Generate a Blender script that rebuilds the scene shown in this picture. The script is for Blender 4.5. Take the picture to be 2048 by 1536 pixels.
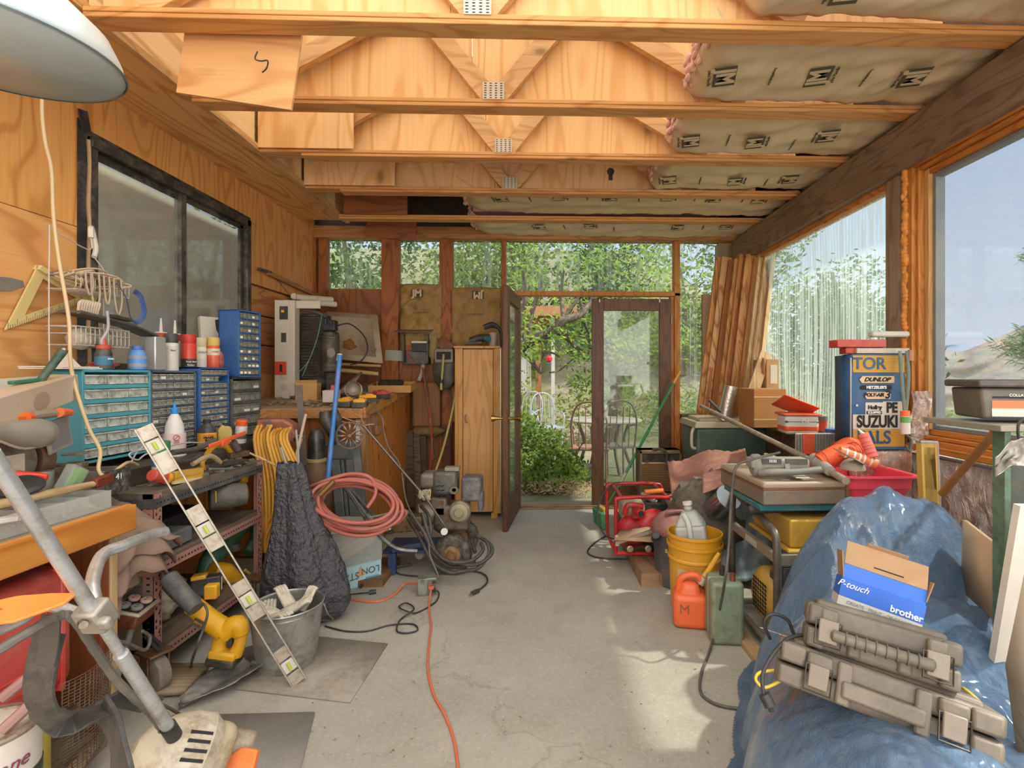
import bpy, bmesh, math, random
from mathutils import Vector as V, Matrix, Euler, noise
random.seed(7)
for o in list(bpy.data.objects): bpy.data.objects.remove(o)
SC=bpy.context.scene; COL=SC.collection
# ---------------- camera (level, horizon a little above the frame centre) ----------------
FPX=1010.0; YAW=-math.atan(30/1010); EYE=1.29; PPX=1108
cd=bpy.data.cameras.new('camera'); cam=bpy.data.objects.new('camera',cd); COL.objects.link(cam)
cd.sensor_width=36; cd.lens=36*FPX/2048; cd.shift_y=-18/2048; cd.shift_x=-(PPX-1024)/2048; cd.clip_end=3000; cd.clip_start=.05
cam.location=(0,0,EYE); cam.rotation_euler=(math.pi/2,0,YAW); SC.camera=cam
# ---------------- world, sun, exposure ----------------
SUN_DIR=V((1.0,-.12,1.28)).normalized()
w=bpy.data.worlds.new('world'); SC.world=w; w.use_nodes=True; nt=w.node_tree; nt.nodes.clear()
def nd(nt,t,**k):
    n=nt.nodes.new(t)
    for a,b in k.items():
        if a in n.inputs.keys() : n.inputs[a].default_value=b
        else: setattr(n,a,b)
    return n
tc=nd(nt,'ShaderNodeTexCoord'); L=nt.links.new
sep=nd(nt,'ShaderNodeSeparateXYZ'); L(tc.outputs['Generated'],sep.inputs[0])
hr=nd(nt,'ShaderNodeValToRGB'); L(sep.outputs['Z'],hr.inputs[0])
hr.color_ramp.elements[0].position=0; hr.color_ramp.elements[0].color=(.80,.84,.90,1)
hr.color_ramp.elements[1].position=.55; hr.color_ramp.elements[1].color=(.38,.52,.78,1)
dt=nd(nt,'ShaderNodeVectorMath',operation='DOT_PRODUCT'); L(tc.outputs['Generated'],dt.inputs[0]); dt.inputs[1].default_value=V((.15,-1,.35)).normalized()
sr=nd(nt,'ShaderNodeValToRGB'); L(dt.outputs['Value'],sr.inputs[0])
sr.color_ramp.elements[0].position=.05; sr.color_ramp.elements[0].color=(0,0,0,1)
sr.color_ramp.elements[1].position=.85; sr.color_ramp.elements[1].color=(2.3,2.1,1.85,1)
ad=nd(nt,'ShaderNodeMix',data_type='RGBA',blend_type='ADD'); ad.inputs[0].default_value=1
L(hr.outputs[0],ad.inputs[6]); L(sr.outputs[0],ad.inputs[7])
bg=nd(nt,'ShaderNodeBackground'); L(ad.outputs[2],bg.inputs[0]); bg.inputs[1].default_value=1.0
wo=nd(nt,'ShaderNodeOutputWorld'); L(bg.outputs[0],wo.inputs[0])
sd=bpy.data.lights.new('sun','SUN'); sd.energy=4.6; sd.angle=.03; sd.color=(1,.93,.80)
so=bpy.data.objects.new('sun',sd); COL.objects.link(so); so.rotation_euler=SUN_DIR.to_track_quat('Z','Y').to_euler()
so.location=(6,-2,8)
vs=SC.view_settings; vs.view_transform='Standard'; vs.look='None'; vs.gamma=1; vs.exposure=.36; vs.use_curve_mapping=False
SC.cycles.max_bounces=8; SC.cycles.transparent_max_bounces=16; SC.cycles.sample_clamp_indirect=6
# ---------------- helpers: place on a plane of the room along a sight line ----------------
CS,CC=math.sin(YAW),math.cos(YAW)
def W(px,py,Y=None,X=None,Z=None):
    u=(px-PPX)/FPX; v=(750-py)/FPX; d=(CC*u-CS,CC+CS*u,v)
    t=Y/d[1] if Y is not None else X/d[0] if X is not None else (Z-EYE)/d[2]
    return V((d[0]*t,d[1]*t,EYE+d[2]*t))
INV={}
def hexl(h):
    h=h.lstrip('#'); o=[]
    for i in (0,2,4):
        c=int(h[i:i+2],16)/255; o.append(c/12.92 if c<=.04045 else ((c+.055)/1.055)**2.4)
    return o
MATS={}
def base(name):
    m=bpy.data.materials.new(name); m.use_nodes=True; nt=m.node_tree; b=nt.nodes['Principled BSDF']; return m,nt,b
def coords(nt,rnd=True,kind='Object'):
    tc=nd(nt,'ShaderNodeTexCoord')
    if not rnd: return tc.outputs[kind]
    oi=nd(nt,'ShaderNodeObjectInfo'); ml=nd(nt,'ShaderNodeMath',operation='MULTIPLY'); ml.inputs[1].default_value=13
    nt.links.new(oi.outputs['Random'],ml.inputs[0]); a=nd(nt,'ShaderNodeVectorMath',operation='ADD')
    nt.links.new(tc.outputs[kind],a.inputs[0]); nt.links.new(ml.outputs[0],a.inputs[1]); return a.outputs[0]
def mixc(nt,f,a,b,bt='MIX'):
    m=nd(nt,'ShaderNodeMix',data_type='RGBA',blend_type=bt)
    for i,x in ((0,f),(6,a),(7,b)):
        if hasattr(x,'links') or hasattr(x,'is_linked'): nt.links.new(x,m.inputs[i])
        elif i==0: m.inputs[0].default_value=x
        else: m.inputs[i].default_value=(*x[:3],1)
    return m.outputs[2]
def ramp(nt,src,stops):
    r=nd(nt,'ShaderNodeValToRGB'); nt.links.new(src,r.inputs[0]); e=r.color_ramp.elements
    while len(e)<len(stops): e.new(.5)
    for q,(p,c) in zip(e,stops): q.position=p; q.color=(*c[:3],1) if hasattr(c,'__len__') else (c,c,c,1)
    return r.outputs[0]
def noi(nt,vec,scale,detail=4,rough=.55,dist=0):
    n=nd(nt,'ShaderNodeTexNoise'); nt.links.new(vec,n.inputs['Vector']); n.inputs['Scale'].default_value=scale
    n.inputs['Detail'].default_value=detail; n.inputs['Roughness'].default_value=rough; n.inputs['Distortion'].default_value=dist
    return n.outputs['Fac']
def mapp(nt,vec,sc):
    m=nd(nt,'ShaderNodeMapping'); nt.links.new(vec,m.inputs[0]); m.inputs['Scale'].default_value=sc; return m.outputs[0]
def bumpn(nt,b,h,st,dist=.01):
    n=nd(nt,'ShaderNodeBump'); n.inputs['Strength'].default_value=st; n.inputs['Distance'].default_value=dist
    nt.links.new(h,n.inputs['Height']); nt.links.new(n.outputs[0],b.inputs['Normal'])
def pm(col,rough=.6,metal=0,var=.14,vs=9,bump=.15,dust=.25,alpha=None,trans=0,dirt=None,emit=None):
    k=('p',col,rough,metal,var,vs,bump,dust,alpha,trans,dirt)
    if k in MATS: return MATS[k]
    m,nt,b=base('mat_'+col.strip('#')); c=hexl(col); MATS[k]=m; v=coords(nt)
    n1=noi(nt,v,vs,5); out=mixc(nt,n1,[x*(1-var) for x in c],[min(1,x*(1+var)) for x in c])
    if dirt: 
        out=mixc(nt,ramp(nt,noi(nt,v,vs*1.7,8,.7),[(.46,0),(.66,.9)]),out,hexl(dirt))
    if dust: out=mixc(nt,ramp(nt,noi(nt,v,vs*.8,8,.72),[(.44,0),(.78,dust*1.1)]),out,hexl('b9ab96'))
    nt.links.new(out,b.inputs['Base Color']); b.inputs['Roughness'].default_value=rough; b.inputs['Metallic'].default_value=metal
    if trans: b.inputs['Transmission Weight'].default_value=trans; b.inputs['IOR'].default_value=1.2
    if alpha is not None: b.inputs['Alpha'].default_value=alpha
    if bump: bumpn(nt,b,noi(nt,v,60,4),bump,.004)
    return m
def wood(c1,c2,axis='Z',scale=1.0,fig=1.0,rough=.62,knots=True,c3=None,weather=0,bs=.25):
    k=('w',c1,c2,axis,scale,fig,rough,knots,c3,weather)
    if k in MATS: return MATS[k]
    m,nt,b=base('wood_'+c1); MATS[k]=m; v=coords(nt); s=[1.0,1.0,1.0]; s['XYZ'.index(axis)]=.16; s=[x*scale for x in s]
    vv=mapp(nt,v,s); n=noi(nt,vv,2.6*fig,2,.45,.35)
    mu=nd(nt,'ShaderNodeMath',operation='MULTIPLY'); mu.inputs[1].default_value=95/fig; nt.links.new(n,mu.inputs[0])
    si=nd(nt,'ShaderNodeMath',operation='SINE'); nt.links.new(mu.outputs[0],si.inputs[0])
    f=ramp(nt,si.outputs[0],[(0,0),(.55,.25),(1,1)])
    s2=[60.0]*3; s2['XYZ'.index(axis)]=1.6; fib=noi(nt,mapp(nt,v,[x*scale for x in s2]),1.5,3)
    A,B2=hexl(c1),hexl(c2); col=mixc(nt,f,A,B2)
    col=mixc(nt,ramp(nt,fib,[(.35,0),(.7,.45)]),col,[x*.72 for x in A])
    big=noi(nt,v,1.3*scale,3); col=mixc(nt,ramp(nt,big,[(.35,0),(.7,.5)]),col,hexl(c3) if c3 else [x*.75 for x in B2])
    if knots:
        vo=nd(nt,'ShaderNodeTexVoronoi'); s3=[3.0]*3; s3['XYZ'.index(axis)]=1.6
        nt.links.new(mapp(nt,v,[x*scale for x in s3]),vo.inputs['Vector']); vo.inputs['Scale'].default_value=1.0
        kf=ramp(nt,vo.outputs['Distance'],[(0,1),(.05,.75),(.09,.25),(.14,0)]); col=mixc(nt,kf,col,[x*.35 for x in B2])
    if weather: col=mixc(nt,ramp(nt,noi(nt,mapp(nt,v,s2),.5,6),[(.4,0),(.65,weather)]),col,hexl('8a7f72'))
    nt.links.new(col,b.inputs['Base Color']); b.inputs['Roughness'].default_value=rough; bumpn(nt,b,fib,bs,.004); return m
def rust(c,r='7a4424',rough=.6,metal=.6,amt=.55,vs=14): return pm(c,rough,metal,.2,vs,.25,.3,dirt=r)
def glassm(tint='dfe8e6',fog=.12,name='glass',rough=.03):
    k=('g',tint,fog,rough)
    if k in MATS: return MATS[k]
    m,nt,b=base(name); MATS[k]=m; nt.nodes.remove(b); o=nt.nodes['Material Output']
    tr=nd(nt,'ShaderNodeBsdfTransparent'); tr.inputs[0].default_value=(*hexl(tint),1)
    gl=nd(nt,'ShaderNodeBsdfGlossy'); gl.inputs['Roughness'].default_value=rough; gl.inputs[0].default_value=(.9,.9,.9,1)
    fr=nd(nt,'ShaderNodeLayerWeight'); fr.inputs[0].default_value=.5; fr=ramp(nt,fr.outputs['Facing'],[(0,.05),(.6,.12),(1,.7)])
    mx=nd(nt,'ShaderNodeMixShader'); nt.links.new(fr,mx.inputs[0]); nt.links.new(tr.outputs[0],mx.inputs[1]); nt.links.new(gl.outputs[0],mx.inputs[2])
    df=nd(nt,'ShaderNodeBsdfDiffuse'); df.inputs[0].default_value=(.75,.74,.7,1)
    m2=nd(nt,'ShaderNodeMixShader'); f=ramp(nt,noi(nt,coords(nt),7,6,.7),[(.3,fog*.5),(.75,fog*1.6)])
    nt.links.new(f,m2.inputs[0]); nt.links.new(mx.outputs[0],m2.inputs[1]); nt.links.new(df.outputs[0],m2.inputs[2]); nt.links.new(m2.outputs[0],o.inputs[0])
    return m
def corrm(lo=(.12,.3,.62)):
    k='corr%s'%lo[0]
    if k in MATS: return MATS[k]
    m,nt,b=base('clear_corrugated_plastic'); MATS[k]=m; nt.nodes.remove(b); o=nt.nodes['Material Output']
    v=coords(nt,False); st=noi(nt,mapp(nt,v,(26,26,.5)),1,4,.7); ru=noi(nt,mapp(nt,v,(9,9,1.6)),1,3,.6)
    tr=nd(nt,'ShaderNodeBsdfTransparent'); tr.inputs[0].default_value=(.86,.93,.90,1)
    tl=nd(nt,'ShaderNodeBsdfTranslucent'); tl.inputs[0].default_value=(.78,.9,.84,1); df=nd(nt,'ShaderNodeBsdfDiffuse'); df.inputs[0].default_value=(.75,.86,.8,1)
    md=nd(nt,'ShaderNodeMixShader'); md.inputs[0].default_value=.35; nt.links.new(tl.outputs[0],md.inputs[1]); nt.links.new(df.outputs[0],md.inputs[2])
    gl=nd(nt,'ShaderNodeBsdfGlossy'); gl.inputs['Roughness'].default_value=.12
    m0=nd(nt,'ShaderNodeMixShader'); m0.inputs[0].default_value=.18; nt.links.new(md.outputs[0],m0.inputs[1]); nt.links.new(gl.outputs[0],m0.inputs[2])
    mx=nd(nt,'ShaderNodeMixShader'); a=ramp(nt,st,[(.3,lo[0]),(.48,lo[1]),(.6,lo[2])]); nt.links.new(a,mx.inputs[0])
    nt.links.new(tr.outputs[0],mx.inputs[1]); nt.links.new(m0.outputs[0],mx.inputs[2]); nt.links.new(mx.outputs[0],o.inputs[0]); return m
# ---------------- mesh builder ----------------
def rot(x=0,y=0,z=0): return Euler((math.radians(x),math.radians(y),math.radians(z))).to_matrix().to_4x4()
def tr(p): return Matrix.Translation(V(p))
def basis(xd,yd,o=(0,0,0)):
    x=V(xd).normalized(); z=x.cross(V(yd)).normalized(); y=z.cross(x)
    m=Matrix((x,y,z)).transposed().to_4x4(); m.translation=V(o); return m
def spl(P,k=6,closed=False):
    P=[V(p) for p in P]; n=len(P)
    if n<3: return P
    out=[]
    for i in range(n if closed else n-1):
        g=lambda j:P[j%n] if closed else P[max(0,min(n-1,j))]
        a,b,c,d=g(i-1),g(i),g(i+1),g(i+2)
        for s in range(k):
            t=s/k; out.append(.5*((2*b)+(c-a)*t+(2*a-5*b+4*c-d)*t*t+(3*b-a-3*c+d)*t**3))
    if not closed: out.append(P[-1])
    return out
class B:
    def __init__(s,m=None): s.v=[]; s.f=[]; s.m=m or Matrix()
    def add(s,vs,fs,m=None):
        M=s.m@m if m is not None else s.m; n=len(s.v); s.v+=[M@V(p) for p in vs]; s.f+=[tuple(i+n for i in f) for f in fs]; return s
    def box(s,c,d,r=None,tp=1):
        x,y,z=[q/2 for q in d]; m=tr(c)@(r if r is not None else Matrix())
        vs=[(-x,-y,-z),(x,-y,-z),(x,y,-z),(-x,y,-z),(-x*tp,-y*tp,z),(x*tp,-y*tp,z),(x*tp,y*tp,z),(-x*tp,y*tp,z)]
        return s.add(vs,[(0,3,2,1),(4,5,6,7),(0,1,5,4),(1,2,6,5),(2,3,7,6),(3,0,4,7)],m)
    def bx(s,a,b): # two corners
        a,b=V(a),V(b); return s.box((a+b)/2,[abs(q) for q in (b-a)])
    def bar(s,p0,p1,w,h=None,up=(0,0,1)): # box bar between two points
        p0,p1=V(p0),V(p1); d=p1-p0; h=h or w; u=V(up)
        if abs(d.normalized().dot(u))>.98: u=V((0,1,0))
        return s.box((0,0,0),(d.length,w,h),tr((p0+p1)/2)@basis(d,u.cross(d)))
    def tube(s,P,r,n=8,closed=False,k=5,cap=True,flat=1):
        P=spl(P,k,closed) if k>1 else [V(p) for p in P]; N=len(P); rr=r if hasattr(r,'__len__') else None
        vs=[]; t0=None; nrm=None
        for i,p in enumerate(P):
            a=P[(i-1)%N] if closed or i>0 else p; b=P[(i+1)%N] if closed or i<N-1 else p
            t=(b-a).normalized() if (b-a).length>1e-9 else (t0 or V((0,0,1)))
            if nrm is None:
                nrm=t.orthogonal().normalized() if flat==1 else (t.cross(V((0,0,1))) if abs(t.z)<.95 else V((1,0,0))).normalized()
            else: nrm=(nrm-t*nrm.dot(t)); nrm=nrm.normalized() if nrm.length>1e-6 else t.orthogonal().normalized()
            bn=t.cross(nrm); t0=t; q=rr[min(len(rr)-1,int(i*len(rr)/N))] if rr else r
            if rr and len(rr)>1:
                fpos=i/(N-1)*(len(rr)-1); j=min(int(fpos),len(rr)-2); q=rr[j]*(1-(fpos-j))+rr[j+1]*(fpos-j)
            for j in range(n):
                an=2*math.pi*j/n; vs.append(p+nrm*math.cos(an)*q+bn*math.sin(an)*q*flat)
        fs=[]
        for i in range(N if closed else N-1):
            for j in range(n):
                a=i*n+j; b=i*n+(j+1)%n; c=((i+1)%N)*n+(j+1)%n; d=((i+1)%N)*n+j; fs.append((a,b,c,d))
        if cap and not closed: fs+=[tuple(range(n))[::-1],tuple((N-1)*n+j for j in range(n))]
        return s.add(vs,fs)
    def cyl(s,p0,p1,r,r1=None,n=20): return s.tube([p0,p1],[r,r if r1 is None else r1],n,k=1)
    def lathe(s,prof,n=24,m=None,sx=1,sy=1,cap=True):
        vs=[];fs=[]
        for (r,z) in prof:
            for j in range(n): a=2*math.pi*j/n; vs.append((r*math.cos(a)*sx,r*math.sin(a)*sy,z))
        for i in range(len(prof)-1):
            for j in range(n): fs.append((i*n+j,i*n+(j+1)%n,(i+1)*n+(j+1)%n,(i+1)*n+j))
        if cap: fs+=[tuple(range(n))[::-1],tuple((len(prof)-1)*n+j for j in range(n))]
        return s.add(vs,fs,m)
    def prism(s,poly,d,m=None): # polygon in local xy, extruded -d/2..d/2 in z
        n=len(poly); vs=[(x,y,-d/2) for x,y in poly]+[(x,y,d/2) for x,y in poly]
        fs=[tuple(range(n))[::-1],tuple(range(n,2*n))]+[(i,(i+1)%n,n+(i+1)%n,n+i) for i in range(n)]
        return s.add(vs,fs,m)
    def grid(s,fn,nu,nv,cu=False):
        vs=[fn(i/(nu-1) if not cu else i/nu,j/(nv-1)) for j in range(nv) for i in range(nu)]
        fs=[]
        for j in range(nv-1):
            for i in range(nu if cu else nu-1): a=j*nu+i; b=j*nu+(i+1)%nu; fs.append((a,b,b+nu,a+nu))
        return s.add(vs,fs)
    def ball(s,c,r,n=14,m=None):
        r=V(r) if hasattr(r,'__len__') else V((r,r,r)); h=n//2
        prof=[(math.sin(math.pi*i/h),-math.cos(math.pi*i/h)) for i in range(h+1)]; prof[0]=(.001,-1); prof[-1]=(.001,1)
        return s.lathe(prof,n,tr(c)@(m or Matrix())@Matrix.Diagonal((*r,1)))
    def build(s,name,mat,par=None,bev=0,sm=None,world=None,solid=0,sub=0,seg=2):
        me=bpy.data.meshes.new(name); vs=s.v
        if par is not None and world is not False and (world or WORLD[0]): iv=INV[par.name]; vs=[iv@p for p in vs]
        bm=bmesh.new(); bv=[bm.verts.new(p) for p in vs]
        for f in s.f:
            try: bm.faces.new([bv[i] for i in f])
            except ValueError: pass
        bmesh.ops.recalc_face_normals(bm,faces=bm.faces)
        ang=math.radians(32)
        if sm is not False:
            for f in bm.faces: f.smooth=True
            for e in bm.edges:
                if len(e.link_faces)==2 and e.calc_face_angle(0)>(math.radians(85) if sm else ang): e.smooth=False
        bm.to_mesh(me); bm.free(); me.materials.append(mat)
        o=bpy.data.objects.new(name,me); COL.objects.link(o)
        if par is not None: o.parent=par; INV[o.name]=INV[par.name]
        else: INV[o.name]=Matrix()
        if solid: q=o.modifiers.new('s','SOLIDIFY'); q.thickness=solid; q.offset=0
        if bev: q=o.modifiers.new('b','BEVEL'); q.width=bev; q.segments=seg; q.limit_method='ANGLE'; q.angle_limit=.6; q.harden_normals=False
        if sub: q=o.modifiers.new('d','SUBSURF'); q.levels=sub; q.render_levels=sub
        return o
WORLD=[True]   # parts are written in room coordinates unless a thing is built as a prototype
def tag(o,label,cat,group=None,kind=None):
    o['label']=label; o['category']=cat
    if group: o['group']=group
    if kind: o['kind']=kind
    return o
def thing(name,label,cat,loc=(0,0,0),rz=0,group=None,m=None):
    o=bpy.data.objects.new(name,None); COL.objects.link(o); o.empty_display_size=.05
    M=m if m is not None else tr(loc)@rot(z=rz)
    o.matrix_world=M; INV[o.name]=M.inverted(); tag(o,label,cat,group); return o
def one(b,name,mat,label,cat,group=None,bev=0,sm=None,kind=None,origin=None,**k): # a thing that is one mesh
    c=sum(b.v,V())/len(b.v); z=min(p.z for p in b.v); c=V(origin) if origin else V((c.x,c.y,z))
    b.v=[p-c for p in b.v]; o=b.build(name,mat,None,bev,sm,**k); o.location=c; INV[o.name]=tr(c).inverted(); return tag(o,label,cat,group,kind)
def struct(b,name,mat,bev=0,par=None,sm=None,**k):
    o=b.build(name,mat,par,bev,sm,**k)
    if par is None: o['kind']='structure'
    return o
def copyt(o,M=None,label=None,par=None,parts=True):
    c=o.copy(); COL.objects.link(c); c.parent=par
    if par is None: c.matrix_world=M; INV[c.name]=M.inverted()
    if label: c['label']=label
    if parts:
        for ch in [q for q in o.children]: copyt(ch,par=c)
    return c
def txt(s,o,xd,yd,h,mat,par,name='lettering',al='CENTER',ext=.0008,shear=0,bold=0,sx=1,space=1):
    cu=bpy.data.curves.new('t','FONT'); cu.body=s; cu.size=h*1.38; cu.align_x=al; cu.align_y='CENTER'; cu.extrude=ext; cu.shear=shear; cu.offset=bold; cu.space_character=space
    ob=bpy.data.objects.new('t',cu); COL.objects.link(ob); me=bpy.data.meshes.new_from_object(ob); bpy.data.objects.remove(ob)
    M=basis(xd,yd,o)@Matrix.Diagonal((sx,1,1,1))
    if par is not None: M=INV[par.name]@M
    me.transform(M); me.materials.clear(); me.materials.append(mat); t=bpy.data.objects.new(name,me); COL.objects.link(t)
    if par is not None: t.parent=par; INV[t.name]=INV[par.name]
    return t
PI=math.pi; R=random.uniform
# ================= the room =================
XL,XR,YB=-2.155,1.935,4.92
PLY=wood('dda05c','bd7a3a','Y',.9,.9,c3='e6b070'); PLYV=wood('e0a258','bf7c34','Z',1.0,1.3,c3='d09048')
WEB=wood('f0c488','dca35e','Z',.9,1.1,c3='ebb270'); STUD=wood('d49b5a','b77a3c','X',1.4,1.4,c3='c58745')
STUDZ=wood('c4803c','9c5c26','Z',1.4,1.4); REDW=wood('9a6030','744520','Z',1.2,1.2); BROWNP=wood('8a5026','6b3917','X',1,1.2)
WEATH=wood('91755a','66503c','Y',1.6,1.6,weather=.4,rough=.85,bs=.7); WEATHZ=wood('a58a68','78614a','Z',1.6,1.6,weather=.45,rough=.85,bs=.7)
ORW=wood('c88237','a5621f','Z',2,1.4,knots=False,rough=.4); DOORW=wood('6a4426','4c2e19','Z',1.6,1.6,knots=False,rough=.5)
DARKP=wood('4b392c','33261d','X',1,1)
# floor: worn concrete
def concrete():
    m,nt,b=base('worn_concrete'); v=coords(nt,False); a=noi(nt,v,1.1,6,.6); c=mixc(nt,ramp(nt,a,[(.3,0),(.7,1)]),hexl('989184'),hexl('b2aca0'))
    c=mixc(nt,ramp(nt,noi(nt,v,5,8,.75),[(.5,0),(.72,.55)]),c,hexl('8d8373')); c=mixc(nt,ramp(nt,noi(nt,v,55,3,.7),[(.5,0),(.75,.3)]),c,hexl('d0cbc0'))
    vo=nd(nt,'ShaderNodeTexVoronoi',feature='DISTANCE_TO_EDGE'); dv=nd(nt,'ShaderNodeVectorMath',operation='ADD'); nz=nd(nt,'ShaderNodeTexNoise'); nt.links.new(v,nz.inputs[0]); nz.inputs['Scale'].default_value=2.5; nz.inputs['Detail'].default_value=6
    nt.links.new(v,dv.inputs[0]); nt.links.new(nz.outputs['Color'],dv.inputs[1]); nt.links.new(dv.outputs[0],vo.inputs['Vector']); vo.inputs['Scale'].default_value=.3
    c=mixc(nt,ramp(nt,vo.outputs['Distance'],[(0,.3),(.003,.0)]),c,hexl('6f675b')); c=mixc(nt,ramp(nt,noi(nt,v,18,6,.8),[(.62,0),(.72,.6)]),c,hexl('7a6f60'))
    nt.links.new(c,b.inputs['Base Color']); b.inputs['Roughness'].default_value=.82; bumpn(nt,b,noi(nt,v,30,8,.7),.35,.006); return m
struct(B().bx((XL-.1,-2.4,-.12),(XR+.12,YB+.1,0)),'floor',concrete())
# left wall with a window hole
wy0,wy1,wz0,wz1=2.47,3.80,1.30,2.43
b=B(); b.bx((XL-.02,-2.4,0),(XL,wy0,1.98)); struct(b,'wall_left',PLY)
b=B(); b.bx((XL-.02,-2.4,1.984),(XL,wy0,2.9)); b.bx((XL-.02,wy0+.003,wz1),(XL,3.68,2.9)); b.bx((XL-.02,3.684,wz1),(XL,YB,2.9)); b.bx((XL-.02,wy1,1.98),(XL,YB,wz1-.002)); b.bx((XL-.02,wy0+.002,0),(XL,YB,wz0)); struct(b,'wall_left_upper',PLYV)
b=B()
for z0,z1 in ((1.30,1.52),(1.525,1.745),(1.75,1.965)): b.bx((XL-.018,wy1+.002,z0),(XL+.012,YB-.03,z1-.004))
struct(B().bx((XL-.04,wy1-.02,0),(XL-.021,YB+.05,2.9)),'wall_left_sheathing',BROWNP)
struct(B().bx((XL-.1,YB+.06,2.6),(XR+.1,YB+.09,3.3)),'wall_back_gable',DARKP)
b=B()
for z0,z1 in ((1.30,1.52),(1.525,1.745),(1.75,1.965)): b.bx((XL-.018,wy1+.002,z0),(XL+.012,YB-.03,z1-.004))
struct(b,'trim_3',wood('c98c4e','a26430','Y',1.5,1.3),.004)
b=B(); b.bx((XL-.6,wy0-.1,1.1),(XL-.58,YB,2.6)); struct(b,'wall_left_hall',pm('d5d8d2',.9))
# dark sliding window
T=thing('window_1','x','x',(XL,wy0,wz0)); del T['label'],T['category']; T['kind']='structure'
FR=pm('3c3a38',.5,.4,.2,12,.1,.5)
b=B()
for a_,c_ in (((XL-.03,wy0,wz0),(XL+.02,wy0+.045,wz1)),((XL-.03,wy1-.05,wz0),(XL+.03,wy1,wz1)),((XL-.03,wy0,wz1-.05),(XL+.03,wy1,wz1)),((XL-.03,wy0,wz0),(XL+.03,wy1,wz0+.05)),((XL-.03,3.09,wz0),(XL+.012,3.14,wz1)),((XL-.02,wy0+.045,wz1-.09),(XL-.005,3.1,wz1-.05)),((XL-.02,3.14,wz1-.08),(XL-.0,wy1-.05,wz1-.05)),((XL-.02,wy1-.09,wz0),(XL,wy1-.05,wz1))): b.bx(a_,c_)
b.build('window_frame',FR,T,.004)
b=B(); b.bx((XL+.001,wy0-.05,wz0),(XL+.006,wy0,wz1+.06)); b.bx((XL+.001,wy0-.03,wz1),(XL+.005,wy1+.03,wz1+.03)); b.box((XL+.01,wy0-.02,wz1+.06),(.004,.05,.095),rot(x=12)); b.build('flashing',pm('2f3035',.5,.3,.2,10,.2,.4),T)
b=B(); b.tube([(XL+.012,wy0+.004,wz0)]+[(XL+.012,wy0+.002+.004*math.sin(i*2.1),wz0+.1*i) for i in range(1,11)]+[(XL+.012,wy0,wz1-.02)],.009,6); b.build('foam_bead',pm('a88a68',.9),T)
GL1=glassm('d9dcd6',.12,'dusty_window_glass'); b=B(); b.bx((XL-.012,wy0+.045,wz0+.05),(XL-.008,3.1,wz1-.05)); b.build('pane',GL1,T); b=B(); b.bx((XL-.022,3.13,wz0+.05),(XL-.018,wy1-.05,wz1-.05)); b.build('pane',GL1,T)
# back wall framing: studs, header, plywood infill
hz=2.60
def bw(p0,p1,z0,z1,y0=YB-.04,y1=YB+.06): return (W(p0,600,Y=YB).x,y0,z0),(W(p1,600,Y=YB).x,y1,z1)
b=B(); b.bx((XL,YB-.05,hz),(XR,YB+.05,hz+.05)); b.bx((XL,YB-.03,hz+.05),(XR,YB+.05,2.72)); struct(b,'wall_back_header',wood('b98045','8f5c2c','X',1.4,1.3),.004)
b=B()
b.bx((XL-.02,YB-.04,0),(XL+.03,YB+.07,hz))
for p in ((640,655,0),(765,799,0),(880,906,0),(1003,1012,0)): b.bx(*bw(p[0],p[1],p[2],hz))
struct(b,'wall_back_studs',wood('a9642c','7f461e','Z',1.4,1.3),.004)
b=B(); b.bx(*bw(1347,1358,0,hz)); b.bx(*bw(1340,1348,0,2.07,YB-.02)); b.bx(*bw(1010,1358,2.06,2.09)); b.bx(*bw(1012,1347,2.055,2.10,YB-.06,YB)); struct(b,'trim_1',wood('c78339','a3621f','Z',1.4,1.4),.003)
b=B(); b.bx(*bw(655,765,0,2.12,YB+.0,YB+.02)); b.bx(*bw(799,1003,0,1.9,YB+.0,YB+.02)); b.bx(*bw(1358,1480,0,.88,YB,YB+.02)); struct(b,'wall_back',REDW)
b=B(); b.bx(*bw(1358,1480,.88,.91,YB-.1,YB+.06)); struct(b,'trim_2',wood('7d6048','5b4431','X',1.4,1.3),.003)
b=B(); b.bx(*bw(1440,1482,0,hz,YB+.04,YB+.15)); struct(b,'wall_back_corner',WEATHZ,.006)
# corrugated clear panes of the back wall
def corrY(x0,x1,z0,z1,y,name,amp=.008,pitch=.066):
    n=int((x1-x0)/pitch*8); b=B(); b.grid(lambda u,v:(x0+(x1-x0)*u,y+amp*math.sin((x0+(x1-x0)*u)/pitch*2*PI)+.003*math.sin(v*9+u*5),z0+(z1-z0)*v),n,4); o=struct(b,name,corrm((.03,.1,.42)),sm=True)
for i,(p0,p1,z0) in enumerate(((655,765,2.12),(799,880,1.9),(906,1003,1.9),(1012,1347,2.09),(1358,1445,.91))):
    corrY(W(p0,600,Y=YB).x,W(p1,600,Y=YB).x,z0,hz,YB+.035,'window_%d'%(i+3))
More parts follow.
